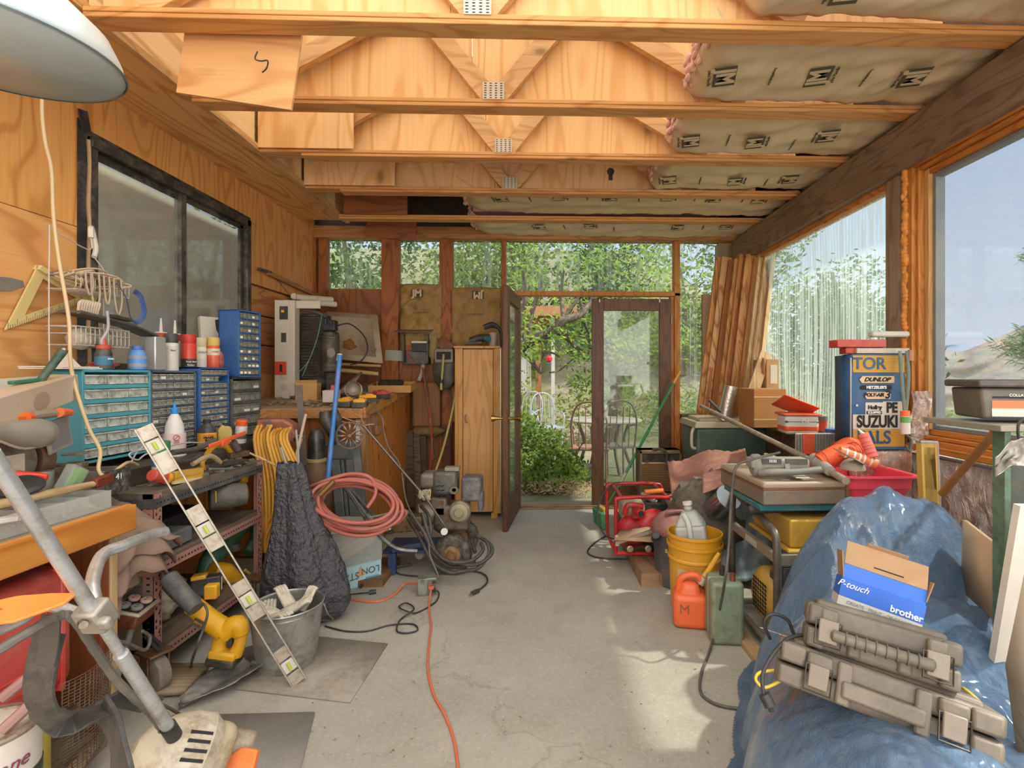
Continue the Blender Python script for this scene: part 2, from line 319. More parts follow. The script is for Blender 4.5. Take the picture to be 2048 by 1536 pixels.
# right wall: weathered beam, post, corrugated, knee wall with foil
b=B(); b.bx((XR-.03,-2.4,2.37),(XR+.11,YB+.1,2.62)); struct(b,'trim_10',WEATH,.008); 
b=B(); b.bx((XR,2.66,.0),(XR+.1,2.77,2.37)); struct(b,'trim_11',WEATHZ,.008)
b=B(); b.bx((XR,YB-.2,.9),(XR+.1,YB-.1,2.37)); struct(b,'trim_12',WEATHZ,.008)
b=B(); b.bx((XR+.02,2.77,2.33),(XR+.09,YB,2.372)); struct(b,'trim_4',wood('cf8d48','a9682c','Y',2,1.4),.003)
def corrX():
    y0,y1,z0,z1=2.77,YB,.9,2.34; n=int((y1-y0)/.03*6); b=B()
    def f(u,v):
        y=y0+(y1-y0)*u; sag=.02*math.sin(u*7)*math.sin(v*3.1)
        return (XR+.06+.006*math.sin(y/.034*2*PI)+sag,y+.03*math.sin(v*PI)*math.sin(u*11),z0+(z1-z0)*v)
    b.grid(f,n,10); struct(b,'window_8',corrm(),sm=True)
corrX()
def foilm():
    m,nt,b=base('crinkled_foil'); v=coords(nt,False); b.inputs['Metallic'].default_value=.7; b.inputs['Roughness'].default_value=.3
    c=mixc(nt,ramp(nt,noi(nt,v,3,4),[(.4,0),(.6,1)]),hexl('e6e0d8'),hexl('d2a58c')); c=mixc(nt,ramp(nt,noi(nt,v,9,6,.8),[(.5,0),(.72,.45)]),c,hexl('8a7c6c')); nt.links.new(c,b.inputs['Base Color'])
    q=noi(nt,mapp(nt,v,(1,1,.6)),15,6,.7,1.2); q2=nd(nt,'ShaderNodeMath',operation='SUBTRACT'); nt.links.new(q,q2.inputs[0]); q2.inputs[1].default_value=.5; q3=nd(nt,'ShaderNodeMath',operation='ABSOLUTE'); nt.links.new(q2.outputs[0],q3.inputs[0])
    bumpn(nt,b,q3.outputs[0],1.0,.05); return m
FOIL=foilm()
b=B(); b.bx((XR+.03,-2.4,0),(XR+.1,YB,.88)); struct(b,'wall_right',wood('8d7a66','6b5a49','Y',1,1))
b=B(); b.grid(lambda u,v:(XR+.02-.02*noise.noise(V((u*14,v*6,1)))-.006*abs(math.sin(u*60)),-2.4+(YB+2.38)*u,.02+(.86 if u>.0 else .86)*v),160,22); struct(b,'wall_right_foil',FOIL,sm=True)
b=B(); b.bx((XR-.20,2.95,.88),(XR+.1,YB-.02,.905)); struct(b,'trim_5',wood('9a7f60','75593c','Y',1.4,1.3),.003)
# right window: orange wood casing, foam, glass
T=thing('window_2','x','x',(XR,2.49,.98)); del T['label'],T['category']; T['kind']='structure'
y0=1.0; y1=2.60; z0=.93; z1=2.40
b=B()
ORY=wood('c88237','a5621f','Y',2,1.4,knots=False,rough=.4)
def fr(b,d,x0,x1): b.bx((x0,y1-d[0]-d[1],z0+d[0]),(x1,y1-d[0],z1-d[0])); b.bx((x0,y0,z0+d[0]),(x1,y0+d[1],z1-d[0]))
def frh(b,d,x0,x1): b.bx((x0,y0,z1-d[0]-d[1]),(x1,y1-d[0]-d[1],z1-d[0])); b.bx((x0,y0,z0+d[0]),(x1,y1-d[0]-d[1],z0+d[0]+d[1]))
fr(b,(.0,.035),XR-.0,XR+.16); fr(b,(.035,.02),XR+.02,XR+.16); b.build('window_frame',ORW,T,.004)
b=B(); frh(b,(.0,.035),XR-.0,XR+.16); frh(b,(.035,.02),XR+.02,XR+.16); frh(b,(.055,.03),XR+.05,XR+.13); b.build('window_frame',ORY,T,.004)
b=B(); fr(b,(.055,.03),XR+.05,XR+.13); b.build('sash',wood('d0a468','b4834a','Z',2,1.4,knots=False),T,.004)
b=B(); fr(b,(.085,.02),XR+.07,XR+.12); frh(b,(.085,.02),XR+.07,XR+.12); b.build('weather_strip',pm('6f7476',.5),T,.002)
b=B(); b.bx((XR+.09,y0+.05,z0+.1),(XR+.095,y1-.1,z1-.1)); b.build('pane',glassm('eef2f4',.05,'window_glass'),T)
b=B(); b.bx((XR-.03,y0,z0-.02),(XR+.05,y1,z0+.01)); b.build('window_sill',ORY,T,.004)
random.seed(3); b=B()
for i in range(70): 
    z=z0+(z1-z0)*i/70; b.ball((XR-.004,y1+.012+R(-.006,.006),z),(R(.008,.02),R(.012,.026),R(.015,.03)),8)
for i in range(60): 
    y=y1-(y1-y0)*i/60; b.ball((XR-.006,y,z1+.005),(R(.008,.014),R(.015,.03),R(.008,.018)),8)
b.build('spray_foam',pm('d38a3a',.85,0,.2,20,.6,.1),T,sm=True)
# ---------------- ceiling: box beam, open web trusses, batts ----------------
b=B(); b.bx((XL,-2.4,2.69),(-1.73,3.15,3.25)); b.bx((XL,3.153,2.69),(-1.73,4.62,3.25)); struct(b,'trim_13',wood('dfb068','bb8238','Y',1.1,.8,c3='cb9044',bs=.4))
b=B(); b.bx((-1.735,-2.4,2.655),(-1.70,4.6,2.692)); struct(b,'trim_6',wood('d8a86a','b98448','Y',2,1.3),.002)
b=B()
for y0_,y1_ in ((1.99,2.49),(2.6,3.1),(3.2,3.7),(3.8,4.3)): b.bx((-1.727,y0_,2.695),(-1.715,y1_,3.2))
struct(b,'trim_14',wood('f0cf98','c48a48','Y',1.2,.6,c3='e5bd7f'))
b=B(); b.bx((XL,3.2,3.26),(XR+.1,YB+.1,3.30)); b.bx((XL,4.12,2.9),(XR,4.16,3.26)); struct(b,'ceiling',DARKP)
m,nt,q=base('light_diffusing_sheet'); nt.nodes.remove(q); t_=nd(nt,'ShaderNodeBsdfTranslucent'); t_.inputs[0].default_value=(.9,.9,.85,1); nt.links.new(t_.outputs[0],nt.nodes['Material Output'].inputs[0])
b=B(); b.grid(lambda u,v:(XL+(XR-XL+.1)*u,-2.4+5.6*v,3.3+.012*math.sin(u*190)),400,2); struct(b,'ceiling_added_diffuser',m,sm=True)  # unseen translucent roof sheet, added so diffused sun brightens the truss webs
b=B(); b.bx((XR+.1,-2.6,3.0),(XR+.65,YB+.6,3.03)); [b.bx((XR+.1,y_,2.86),(XR+.64,y_+.04,3.0)) for y_ in (.7,1.3,1.9,2.5,3.1,3.7,4.3)]; b.bx((XR+.64,-2.6,2.84),(XR+.68,YB+.6,3.03)); struct(b,'trim_8',BROWNP)
TY=[1.93,2.52,3.12,3.72,4.34]; PLATE=pm('cfc9b6',.45,.3,.15,20,.1,.3); HOLE=pm('3a342c',.9)
def vplate(b,h,cx,y,z,w=.105,hh=.085):
    b.box((cx,y,z),(w,.003,hh))
    for i in range(4):
        for j in range(7): h.box((cx-w*.38+i*w*.25,y-.002,z-hh*.42+j*hh*.14),(w*.11,.001,hh*.05))
for i,ty in enumerate(TY):
    T=thing('roof_truss','x','x',(0,ty,2.63)); T['category']='roof truss'; T['group']='open web roof trusses'
    T['label']=['flat roof truss with number 5 plywood offcut hanging at its left end','second flat roof truss, long lower chord with a metal nail plate in its middle','third flat roof truss with lower chord shortened at its left','fourth flat roof truss, the one with a bulb shaped hole in its plywood','last flat roof truss, bare chord below the dark rear bays'][i]
    x0,x1=-1.70,XR+.02; z=2.628 if i<4 else 2.62
    b=B(); b.bx((x0,ty,z+.019),(x1,ty+.088,z+.038)); b.bx((x0+(.25 if i in(2,3) else 0),ty+.002,z),(x1,ty+.090,z+.018)); b.build('bottom_chord',STUD,T,.003)
    b=B(); b.bx((x0,ty,z+.53),(x1,ty+.088,z+.568)); b.build('top_chord',STUD,T,.003)
    if i<4:
        cx=[W(955,5,Y=1.93).x,W(987,180,Y=2.52).x,W(1007,290,Y=3.12).x,W(1020,362,Y=3.72).x][i]; hw=.40
        for p,q in (((cx-.02,z+.06),(cx-hw-.02,z+.55)),((cx+.02,z+.06),(cx+hw+.02,z+.55)),((cx-hw-.02,z+.55),(cx-1.28,z+.06)),((cx+hw+.02,z+.55),(cx+1.28,z+.06))):
            b=B(); b.bar((p[0],ty+.044,p[1]),(q[0],ty+.044,q[1]),.088,.036,up=(0,1,0)); b.v=[V((v_.x,ty+(v_.y-ty),v_.z)) for v_ in b.v]; b.build('web',wood('e2b479','c99455','X',1.4,1.4),T,.002)
        b=B(); h=B(); vplate(b,h,cx,ty-.003,z+.075); 
        pl=b.build('nail_plate',PLATE,T); h.build('slots',HOLE,pl)
        b=B(); yy=ty+.093; b.bx((x0,yy,z+.03),(cx-.12,yy+.012,z+.565)); b.build('plywood_web',WEB,T)
        b=B(); b.bx((cx-.117,yy,z+.03),(x1-.3,yy+.012,z+.565)); b.build('plywood_web',WEB,T)
        if i==3:
            b=B(); b.lathe([(.028,0),(.028,.002)],16,tr((W(1221,330,Y=yy-.002).x,yy-.004,2.83))@rot(x=90)); b.box((W(1221,330,Y=yy-.002).x,yy-.004,2.79),(.03,.002,.05)); b.build('hole',HOLE,T)
        if i in (2,3):
            b=B(); b.bx((x0,ty-.014,z+.04),((-1.13,-1.05)[i-2],ty-.002,z+.5)); b.build('gusset_panel',WEB,T)
            if i==3: b=B(); b.bx((x0+.03,ty-.02,z+.19),(x0+.07,ty-.016,z+.28)); b.build('hinge_plate',PLATE,T)
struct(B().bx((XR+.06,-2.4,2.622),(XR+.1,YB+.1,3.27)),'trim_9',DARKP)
# hanging plywood offcuts at the left ends
T=thing('plywood_offcut','thin plywood offcut marked 5, hanging below the near truss','plywood panel',W(482,128,Y=2.06))
m_=basis((1,.0,-.14),(-0.06,0,1),W(482,115,Y=2.06)); b=B(m_); b.box((0,0.02,0),(.455,.40,.012)); 
b.build('panel',wood('dba468','bb7c40','X',1.2,.8,c3='e0ae74'),T); 
b=B(m_); b.tube([(.065,.03,.007),(.06,-.0,.007),(.085,-.005,.007),(.11,.0,.007),(.11,-.03,.007),(.095,-.05,.007)],.0028,6); b.build('lettering',pm('2a221c',.8),T)
for p0,p1,y,lab,al in ((688,815,4.325,'red brown plywood square hung flat behind the last truss',0),(733,833,4.845,'red brown plywood scrap tilted above the leftmost back window pane',3)):
    a=W(p0,390 if al==0 else 432,Y=y); c=W(p1,430 if al==0 else 478,Y=y); b=B(); b.box((a+c)/2,(c.x-a.x,.012,abs(a.z-c.z)),rot(y=al)); one(b,'plywood_offcut',wood('a05c2c','7c421c','X',1.2,1.2),lab,'plywood panel')
b=B(); b.bar((-1.62,1.66,2.7),(-1.62,1.66,3.05),.04,.03); b.bar((-1.5,1.55,2.9),(-1.62,1.9,2.9),.05,.05); one(b,'blocking',STUD,'short vertical wooden cleat beside the plywood piece marked 5','wood block')
KRAFT=pm('cdb994',.75,0,.12,5,.35,.1); KD=pm('51493c',.8,0,.1,10,0,0); PINK=pm('e9b9a8',.95,0,.15,30,1,0)
def jm(c,xd,yd,h,par,grey=True):
    c,xd,yd=V(c),V(xd).normalized(),V(yd).normalized(); mt=KD if grey else KRAFT
    b=B(basis(xd,yd,c)); b.prism([(-.75*h,-.5*h),(.75*h,-.5*h),(.75*h,.5*h),(-.75*h,.5*h)],.0015); o=b.build('logo',KD,par)
    txt('JM',c-xd.cross(yd)*-.0016,xd,yd,h*.82,KRAFT,o,bold=.004,sx=1.0)
    txt('Johns Manville',c-yd*h*.68,xd,yd,h*.16,KD,par)
def batt(x0,x1,ya,yb,zb,label,seed,logos,sag=.02,curl=True):
    T=thing('insulation_batt',label,'insulation batt',(x0,ya,zb),group='paper faced insulation batts between the trusses'); random.seed(seed)
    n,mv=110,24
    def f(u,v):
        x=x0+(x1-x0)*u; y=ya-.012+(yb-ya+.024)*v; e=min(v,1-v)*2; ends=min(1,u*14)
        z=zb-.012-.012*min(1,e*6)+.09*(1-ends)**2 - sag*math.sin(PI*v)*(.4+.6*noise.noise(V((u*5,seed,0))))
        z+=.022*noise.noise(V((x*4+y*3,y*8,seed)))+.008*noise.noise(V((x*17,y*6-x*5,seed)))+.012*abs(noise.noise(V((x*9+y*6,y*3,seed*2))))
        return (x-.0*v,y,z)
    b=B(); b.grid(f,n,mv); fc=b.build('paper_facing',KRAFT,T,sm=True,solid=.002)
    b=B(); b.bx((x0+.04,ya+.03,zb+.07),(x1-.35,yb-.03,zb+.16)); 
    for k in range(60): b.ball((x0+.015+R(-.02,.015),R(ya+.03,yb-.03),R(zb+.03,zb+.15)),(R(.01,.022),R(.015,.035),R(.012,.025)),8)
    b.build('fibreglass',PINK,T,sm=True)
    def low(p,w_,d_): return min(f((p.x+i*w_-x0)/(x1-x0),(p.y+j*d_-ya+.012)/(yb-ya+.024))[2] for i in (-1,-.5,0,.5,1) for j in (-1,-.5,0,.5,1))
    for k,(px,py,ang,h) in enumerate(logos):
        p=W(px,py,Z=zb-.045); p.y=max(ya+.09,min(yb-.09,p.y)); p.x=max(x0+.1,min(x1-.1,p.x)); p.z=low(p,.07,.07)-.003
        a=math.radians(ang); jm(p,(math.cos(a),math.sin(a),0),(math.sin(a),-math.cos(a),0),h,T)
        if k<len(logos)-1:
            q=p+V((.22,.0,0)); q.z=low(q,.03,.09)-.003; txt('Formaldehyde-free',q,(.2,1,0),(1,-.2,0),.013,KD,T)
    return T
lb=['kraft paper insulation batt at the top right frame edge, cropped','kraft paper insulation batt, the widest with three large logos','kraft paper insulation batt in the second bay, pulled into creases','kraft paper insulation batt in the third bay from the window','kraft paper insulation batt, long one behind the fourth truss','kraft paper insulation batt, rearmost and longest, torn at its left end']
specs=[(.78,XR+.05,1.41,1.92,2.69,[(1700,-20,80,.1)]),(.72,XR+.05,2.025,2.515,2.69,[(1449,155,75,.1),(1637,158,-105,.1),(1828,155,75,.1)]),(.78,XR+.05,2.615,3.115,2.69,[(1362,283,75,.1),(1510,287,-105,.1),(1655,270,75,.1)]),(.80,XR+.05,3.215,3.715,2.69,[(1338,362,75,.095),(1470,364,-105,.095),(1580,362,75,.095)]),(-.62,XR+.05,3.815,4.335,2.70,[(1002,397,80,.095),(1117,396,-100,.095),(1222,397,80,.095),(1335,399,-100,.095),(1433,398,80,.095),(1520,399,-100,.095)]),(-.62,XR+.05,4.435,4.90,2.66,[(1080,453,80,.09),(1180,452,-100,.09),(1362,452,80,.09),(1452,456,-100,.09)])]
for i,s_ in enumerate(specs): batt(*s_[:5],lb[i],i+1,s_[5],sag=.02+.006*(i%3))
# batts standing in the back wall between studs
def wbatt(p0,p1,pt,pb,label,flip,py):
    x0,x1=W(p0,600,Y=YB-.05).x,W(p1,600,Y=YB-.05).x; zt,zb=W(p0,pt,Y=YB-.05).z,W(p0,pb,Y=YB-.05).z
    T=thing('insulation_batt',label,'insulation batt',(x0,YB-.05,zb),group='paper faced insulation batts in the back wall')
    b=B(); b.grid(lambda u,v:(x0+(x1-x0)*u,YB-.055-.04*math.sin(PI*u)**.5+.045*abs(noise.noise(V((u*3+v,v*5,p0))))+.022*noise.noise(V((u*7-v*3,v*13,p0)))+.01*noise.noise(V((u*16,v*28,p0)))+(.0 if v<.93 else (v-.93)*.4),zb+(zt-zb)*v),26,60); b.build('paper_facing',pm('a07f45',.75,0,.15,5,.3,.15,dirt='86672f'),T,sm=True,solid=.003)
    xd=(-1,0,0) if flip else (1,0,0); yd=(0,0,-1) if flip else (0,0,1); c=W((p0+p1)/2-(8 if not flip else -4),py,Y=YB-.105); jm(c,xd,yd,.075,T)
    txt('Formaldehyde-free',W((p0+p1)/2,py+38,Y=YB-.105),(1,0,.02),(0,0,1),.014,KD,T)
wbatt(800,884,568,700,'golden kraft paper batt above the open fuse box',False,587); wbatt(902,1002,575,845,'golden kraft paper batt standing behind the tall yellow cabinet',True,590)
# ---------------- doors ----------------
def door(name,hx,hy,wd,ang,knob):
    T=thing(name,'x','x',(hx,hy,0),ang); del T['label'],T['category']; T['kind']='structure'; WORLD[0]=False
    H=2.03; t=.045; b=B(); st=.115
    for a_,c_ in (((0,-t,0.01),(st,0,H)),((wd-st,-t,.01),(wd,0,H)),((st,-t,H-.115),(wd-st,0,H)),((st,-t,.01),(wd-st,0,.215))): b.bx(a_,c_)
    b.build('door_leaf',DOORW,T,.004)
    b=B(); b.bx((st-.008,-t*.6,.2),(wd-st+.008,-t*.5,H-.1)); b.build('pane',glassm('e6ece8',.07,'dusty_door_glass'),T)
    if knob:
        BR=pm('a98a50',.3,.9,.1,10,.05,.2)
        for s_,y in ((-1,-t),(1,0)): b=B(); b.lathe([(.028,0),(.028,.006),(.011,.01),(.011,.035),(.024,.09),(.029,.1),(.022,.07),(.003,.073)],18,tr((wd-.06,y,.93))@rot(x=90 if s_<0 else -90)); b.build('door_handle',BR,T)
    b=B()
    for z in (.25,1.0,1.78): b.cyl((.0,.004,z),(.0,.004,z+.1),.009,n=10)
    b.build('hinge',pm('8a8072',.4,.8),T); WORLD[0]=True; return T
x1=W(1340,600,Y=YB).x; x0=W(1183,600,Y=YB).x
door('door_1',x1,YB-.005,x1-x0,180,False).rotation_euler
T=bpy.data.objects['door_1']; T.location=(x1,YB-.05,0)
door('door_2',-.175,YB-.02,.76,-96,True)
b=B(); b.bx((-.22,YB-.08,0),(x1,YB+.14,.018)); b.bx((-.22,YB-.06,.018),(x1,YB+.02,.03)); struct(b,'trim_7',wood('a08260','7b5f43','X',1,1.2),.004)
b=B()
for p in (1198,1317): 
    q=W(p,603,Y=YB-.052); b.box(q,(.012,.003,.03))
b.build('clip',pm('d8cdb8',.5),bpy.data.objects['door_1'])
pass
# ================= helpers for things =================
def LB(T,m=None): M=INV[T.name].inverted(); return B(M@m if m is not None else M)
def loc(T,p): return INV[T.name]@V(p)
def ltxt(T,s,o,xd,yd,h,mat,**k): M=INV[T.name].inverted(); q=M.to_3x3(); return txt(s,M@V(o),q@V(xd),q@V(yd),h,mat,k.pop('par',T),**k)
BLACK=pm('26262a',.5,dust=.12); DGREY=pm('4a4a4c',.55,0,.15,10,.2,.35); STEEL=rust('8f8d88'); ALU=pm('b9b9b4',.38,.7,.12,12,.1,.35); CHROME=pm('c2c0ba',.25,.9,.1,12,.05,.2,dirt='8a7a66')
WHITE=pm('d9d3c6',.5); DWY=pm('e0a417',.45,0,.1,8,.05,.2); RED=pm('c03a26',.45); ORANGE=pm('e8682a',.45,0,.1,8,.05,.15); CARD=pm('b08850',.85,0,.1,6,.1,.1); RUB=pm('343235',.7,0,.15,12,.2,.15)
CLEAR=pm('c9cdc8',.15,0,.1,9,.05,.25,alpha=.36); YEL=pm('d9c24a',.5); INK=pm('1d1c20',.7,0,0,9,0,0); WINK=pm('efeee8',.6,0,0,9,0,0); WOODH=wood('c9a878','a8844f','Z',2,1.4,knots=False); WOODHX=wood('c2a070','a07c4c','X',2,1.4,knots=False)
GRN=pm('2f6a4b',.5); PIPEW=pm('d5ccb8',.45)
def cabinet(label,x,y0,y1,z0,z1,dep,cols,fr,rz=0,fill=None,inner=None,gap=.006,bar=.012,side=None,empty=(),lab=0):
    T=thing('drawer_cabinet',label,'drawer cabinet',(x,y0,z0),rz); Wd=y1-y0; H=z1-z0; t=.011
    b=LB(T)
    for a_,c_ in (((-dep,0,0),(0,t,H)),((-dep,Wd-t,0),(0,Wd,H)),((-dep,0,H-t),(0,Wd,H)),((-dep,0,0),(0,Wd,t)),((-dep,0,0),(-dep+t,Wd,H))): b.bx(a_,c_)
    n=len(cols); rh=(H-2*t)/n
    for i in range(1,n): b.bx((-dep,t,t+i*rh-bar/2),(0,Wd-t,t+i*rh+bar/2))
    b.build('cabinet_body',fr,T,.002); random.seed(int(y0*100))
    CON=inner or pm('a9a79b',.3,0,.35,40,.5,.2)
    for r,nc in enumerate(cols):
        cw=(Wd-2*t)/nc; zb=t+(n-1-r)*rh+bar/2+.001; zt=t+(n-r)*rh-bar/2-.002
        for c in range(nc):
            if (r,c) in empty: continue
            ya=t+c*cw+.003; yb=t+(c+1)*cw-.003; b=LB(T); b.bx((-dep*.7,ya,zb),(-.004,yb,zt)); b.bx((-.004,ya+.001,zt-.007),(.006,yb-.001,zt-.003)); b.bx((-.004,ya+.001,zb),(.002,yb-.001,zb+.004))
            d=b.build('drawer',CON,T,.0015,seg=1)
            if lab and random.random()<lab:
                h=LB(T); ym=(ya+yb)/2; h.bx((-.0038,ym-cw*.28,zb+.006),(-.001,ym+cw*.28,zb+.006+min(.014,(zt-zb)*.4))); h.build('paper_tag',WINK,d)
    return T
TEAL=pm('4d9aa8',.5,0,.08,8,.1,.12); BLU=pm('2a5f9e',.45,0,.1,8,.1,.12); GB=pm('48586a',.5,0,.12,8,.1,.3)
cabinet('teal small parts cabinet with fifteen large clear drawers',-1.90,2.16,2.52,.915,1.313,.16,[3,3,3,3,3,3],TEAL,rz=-1.5,bar=.018,inner=pm('c8cdc4',.25,0,.4,22,.6,.35,dirt='74756c'))
cabinet('grey blue parts cabinet with rows of tiny clear drawers',-1.90,2.53,2.86,.90,1.313,.19,[6]*9,GB,bar=.009,inner=pm('a9aba0',.25,0,.4,30,.5,.3,dirt='55554d'),lab=.06)
cabinet('bright blue parts cabinet, narrow, under the leaning case',-1.895,2.88,3.15,.90,1.335,.19,[6]*11,BLU,bar=.007,inner=pm('aaa99c',.25,0,.4,30,.5,.3,dirt='55554d'),empty=((1,4),(1,5)),lab=.15)
cabinet('dark grey cabinet of clear drawers, blue cabinet standing on it',-1.89,3.17,3.50,.88,1.275,.2,[3]*5,pm('4a4c50',.5,0,.12,8,.1,.3),bar=.018,inner=pm('8f9187',.25,0,.4,22,.6,.35,dirt='5f6058'),lab=.4)
cabinet('blue parts cabinet standing highest, beside the window edge',-1.87,3.20,3.38,1.277,1.70,.15,[5]*9,BLU,rz=-14,bar=.007,inner=pm('8b8b7c',.25,0,.4,30,.5,.3,dirt='4d4d44'),lab=.4)
# ---------------- pink slotted angle shelving ----------------
PINKM=pm('b5786e',.6,.1,.18,10,.2,.45,dirt='8f8479')
T=thing('shelving_rack','pink slotted steel rack on casters carrying the drawer cabinets','shelf',(-1.94,2.9,0)); RX0,RX1,RY0,RY1=-2.13,-1.58,2.12,2.93
def angle(b,h,p,z0,z1,sx,sy):
    x,y=p; b.bx((x,y,z0),(x-sx*.003,y+sy*.045,z1)); b.bx((x,y,z0),(x-sx*.045,y+sy*.003,z1))
    n=int((z1-z0)/.026)
    for i in range(n):
        z=z0+.013+i*.026; h.box((x+sx*.0005,y+sy*(.013 if i%3 else .03),z),(.002,.006,.012)); h.box((x+sx*.0005,y+sy*.034,z+.01),(.002,.005,.006 if i%4 else .02)); h.box((x-sx*.022,y-sy*.0005,z),(.012,.002,.007))
for x,y,sx,sy in ((RX1,RY0,1,1),(RX1,RY1,1,-1),(RX0,RY0,-1,1),(RX0,RY1,-1,-1)):
    b=B(); h=B(); angle(b,h,(x,y),.13,.80,sx,sy); p=b.build('post',PINKM if x==RX1 else pm('4c5a5e',.6),T); h.build('slots',INK,p)
for z in (.14,.50,.775):
    b=B(); h=B(); zz=z-.035; b.bx((RX1-.0,RY0,zz),(RX1+.004,RY1,zz+.04)); b.bx((RX0,RY0-.003,zz),(RX1,RY0,zz+.04)); b.bx((RX0,RY1,zz),(RX1,RY1+.003,zz+.04))
    n=int((RY1-RY0)/.021)
    for i in range(n): h.box((RX1+.0045,RY0+.012+i*.021,zz+.02),(.001,.012 if i%2 else .006,.006 if i%2 else .009))
    r=b.build('rail',PINKM if z<.7 else DGREY,T); h.build('slots',INK,r)
for z,c in ((.14,'77644f'),(.50,'6a5848'),(.775,'74685c')):
    b=B(); b.bx((RX0,RY0,z),(RX1-.002,RY1,z+.022 if z<.7 else z+.03)); b.build('shelf_board',wood(c,'54453a','Y',1.2,1.2,weather=.4),T,.002)
b=B(); b.bx((RX0+.003,RY0+.02,.16),(RX0+.01,RY1-.02,.77)); b.build('back_panel',wood('75502f','553719','Z',1.4,1.3),T)
b=B(); b.bx((RX0,RY0,.0+.13),(RX1,RY0+.006,.36)); b.build('side_panel',wood('9a8a70','786a54','X',1.4,1.3),T)
T['label']='pink slotted steel rack with wooden shelves standing on a big caster'
for y in (2.10,2.86):
    b=B(); xx=-1.56; b.lathe([(.02,-.028),(.062,-.028),(.075,-.022),(.076,.022),(.062,.028),(.02,.028)],28,tr((xx,y,.077))@rot(x=90,z=-25)); cs=b.build('caster',pm('7d7266',.8,0,.2,20,.3,.6),T,.002)
    b=B(tr((xx,y,.077))@rot(z=-25)); b.lathe([(.045,-.03),(.02,-.034),(.012,-.045)],16,rot(x=90)); b.lathe([(.008,-.05),(.008,.05)],8,rot(x=90)); b.bx((-.025,-.042,-.0),(.025,-.036,.09)); b.bx((-.025,.036,0),(.025,.042,.09)); b.bx((-.06,-.045,.085),(.05,.045,.095)); b.build('caster_fork',rust('8a6f52'),cs,.002)
# plank riser under the cabinets
b=B(); b.bx((-2.14,2.08,.806),(-1.76,3.52,.88)); one(b,'plank_riser',wood('5d5145','463c33','Y',1,1),'dark grey plank riser beneath the row of drawer cabinets','plank')
# ---------------- near bench with orange front board ----------------
T=thing('workbench','near workbench with orange wooden front board and plywood side','workbench',(-1.8,1.4,0))
BT=.83
b=B(); b.bx((-2.14,.7,BT-.09),(-1.47,1.80,BT-.01)); b.bx((-2.14,.7,BT-.01),(-1.455,1.82,BT)); b.build('benchtop',wood('a99b86','887a66','Y',1,1,weather=.5),T,.003)
b=B(); b.bx((-1.468,.7,BT-.088),(-1.43,1.84,BT+.002)); b.build('front_board',wood('dc9440','b96f22','Y',1.2,1.0),T,.004)
b=B(); b.bx((-2.12,1.785,.06),(-1.482,1.812,BT-.09)); b.build('side_panel',wood('96552f','713c1e','Z',1.3,1.2),T,.001); b=B(); b.bx((-1.481,1.785,.06),(-1.474,1.812,BT-.09)); b.build('edge_strip',wood('cdb183','a98c5f','Z',1.3,1.2),T,.001)
b=B(); b.bx((-2.13,.7,.0),(-1.5,1.80,.06)); b.bx((-2.13,.7,.06),(-1.52,.74,BT-.1)); b.build('base',wood('8f7f6a','6f6250','Y',1.3,1.2),T,.002)
# ---------------- big lamp shade at upper left ----------------
T=thing('lamp','large white enamel warehouse lamp hanging at the upper left','lamp',(-1.19,1.113,1.9875))
c=V((-1.19,1.113,1.9875)); m=tr(c)@rot(x=3,y=1)
GALV=pm('c3d0d2',.3,.15,.12,6,.1,.2); 
b=B(m); b.lathe([(.235,0),(.237,.004),(.232,.03),(.212,.075),(.16,.125),(.09,.16),(.06,.2),(.055,.27),(.02,.29)],56,cap=True); sh=b.build('shade',GALV,T,sm=True)
b=B(m); b.lathe([(.239,-.002),(.242,.002),(.239,.006),(.234,.002)],56,cap=False); b.build('rim',pm('7e8a8c',.4,.5),sh)
b=B(m); b.lathe([(.001,.0025),(.232,.0022)],56,cap=False); b.build('lens',pm('b3b0ad',.55,0,.15,4,.1,.2,dirt='9b8a7c'),sh)
b=B(); b.tube([m@V((0,0,.28)),m@V((0,.02,.5)),V((c.x,c.y+.02,2.7))],.006); b.build('cord',WHITE,T)
P=[W(84,200,X=-1.95),W(90,280,X=-1.95),W(103,340,X=-1.95),W(107,430,X=-1.95),W(118,520,X=-1.93),W(138,640,X=-1.86),W(143,740,X=-1.82),W(175,850,X=-1.75),W(200,900,X=-1.70),W(197,940,X=-1.66),W(215,952,X=-1.64),W(255,925,X=-1.66),W(275,930,X=-1.7)]
b=B(); b.tube([V((-1.93,P[0].y,2.69))]+P,.0065,8); one(b,'power_cable',pm('cdb48a',.5,0,.1,9,.05,.1),'long tan electrical cable hanging from the ceiling past the teal cabinet','cable',sm=True)
# ---------------- things on the left wall ----------------
T=thing('speed_square','large yellowed framing speed square hung on the plywood wall','speed square',(XL,2.2,1.5)); SQ=pm('d8c27e',.5,0,.1,8,.1,.1)
A0=W(75,530,X=XL+.01); A1=W(8,660,X=XL+.01); A2=W(188,597,X=XL+.01)
def yz(p): return (p.y,p.z)
Mx=Matrix(((0,0,1,XL+.012),(1,0,0,0),(0,1,0,0),(0,0,0,1)))
def lerp(a,b,t): return a*(1-t)+b*t
cen=(A0+A1+A2)/3; b=B(); th=.13
for p,q in ((A0,A1),(A1,A2),(A2,A0)):
    pi=lerp(p,cen,.42); qi=lerp(q,cen,.42); b.prism([yz(p),yz(q),yz(qi),yz(pi)],.008,Mx)
b.build('plate',SQ,T,.001)
b=B(); b.prism([yz(A0),yz(lerp(A0,A1,.07)),yz(A2+(A1-A0)*.09),yz(A2+(A0-A1)*.02)],.03,Mx); b.build('fence',SQ,T,.002)
b=B(); 
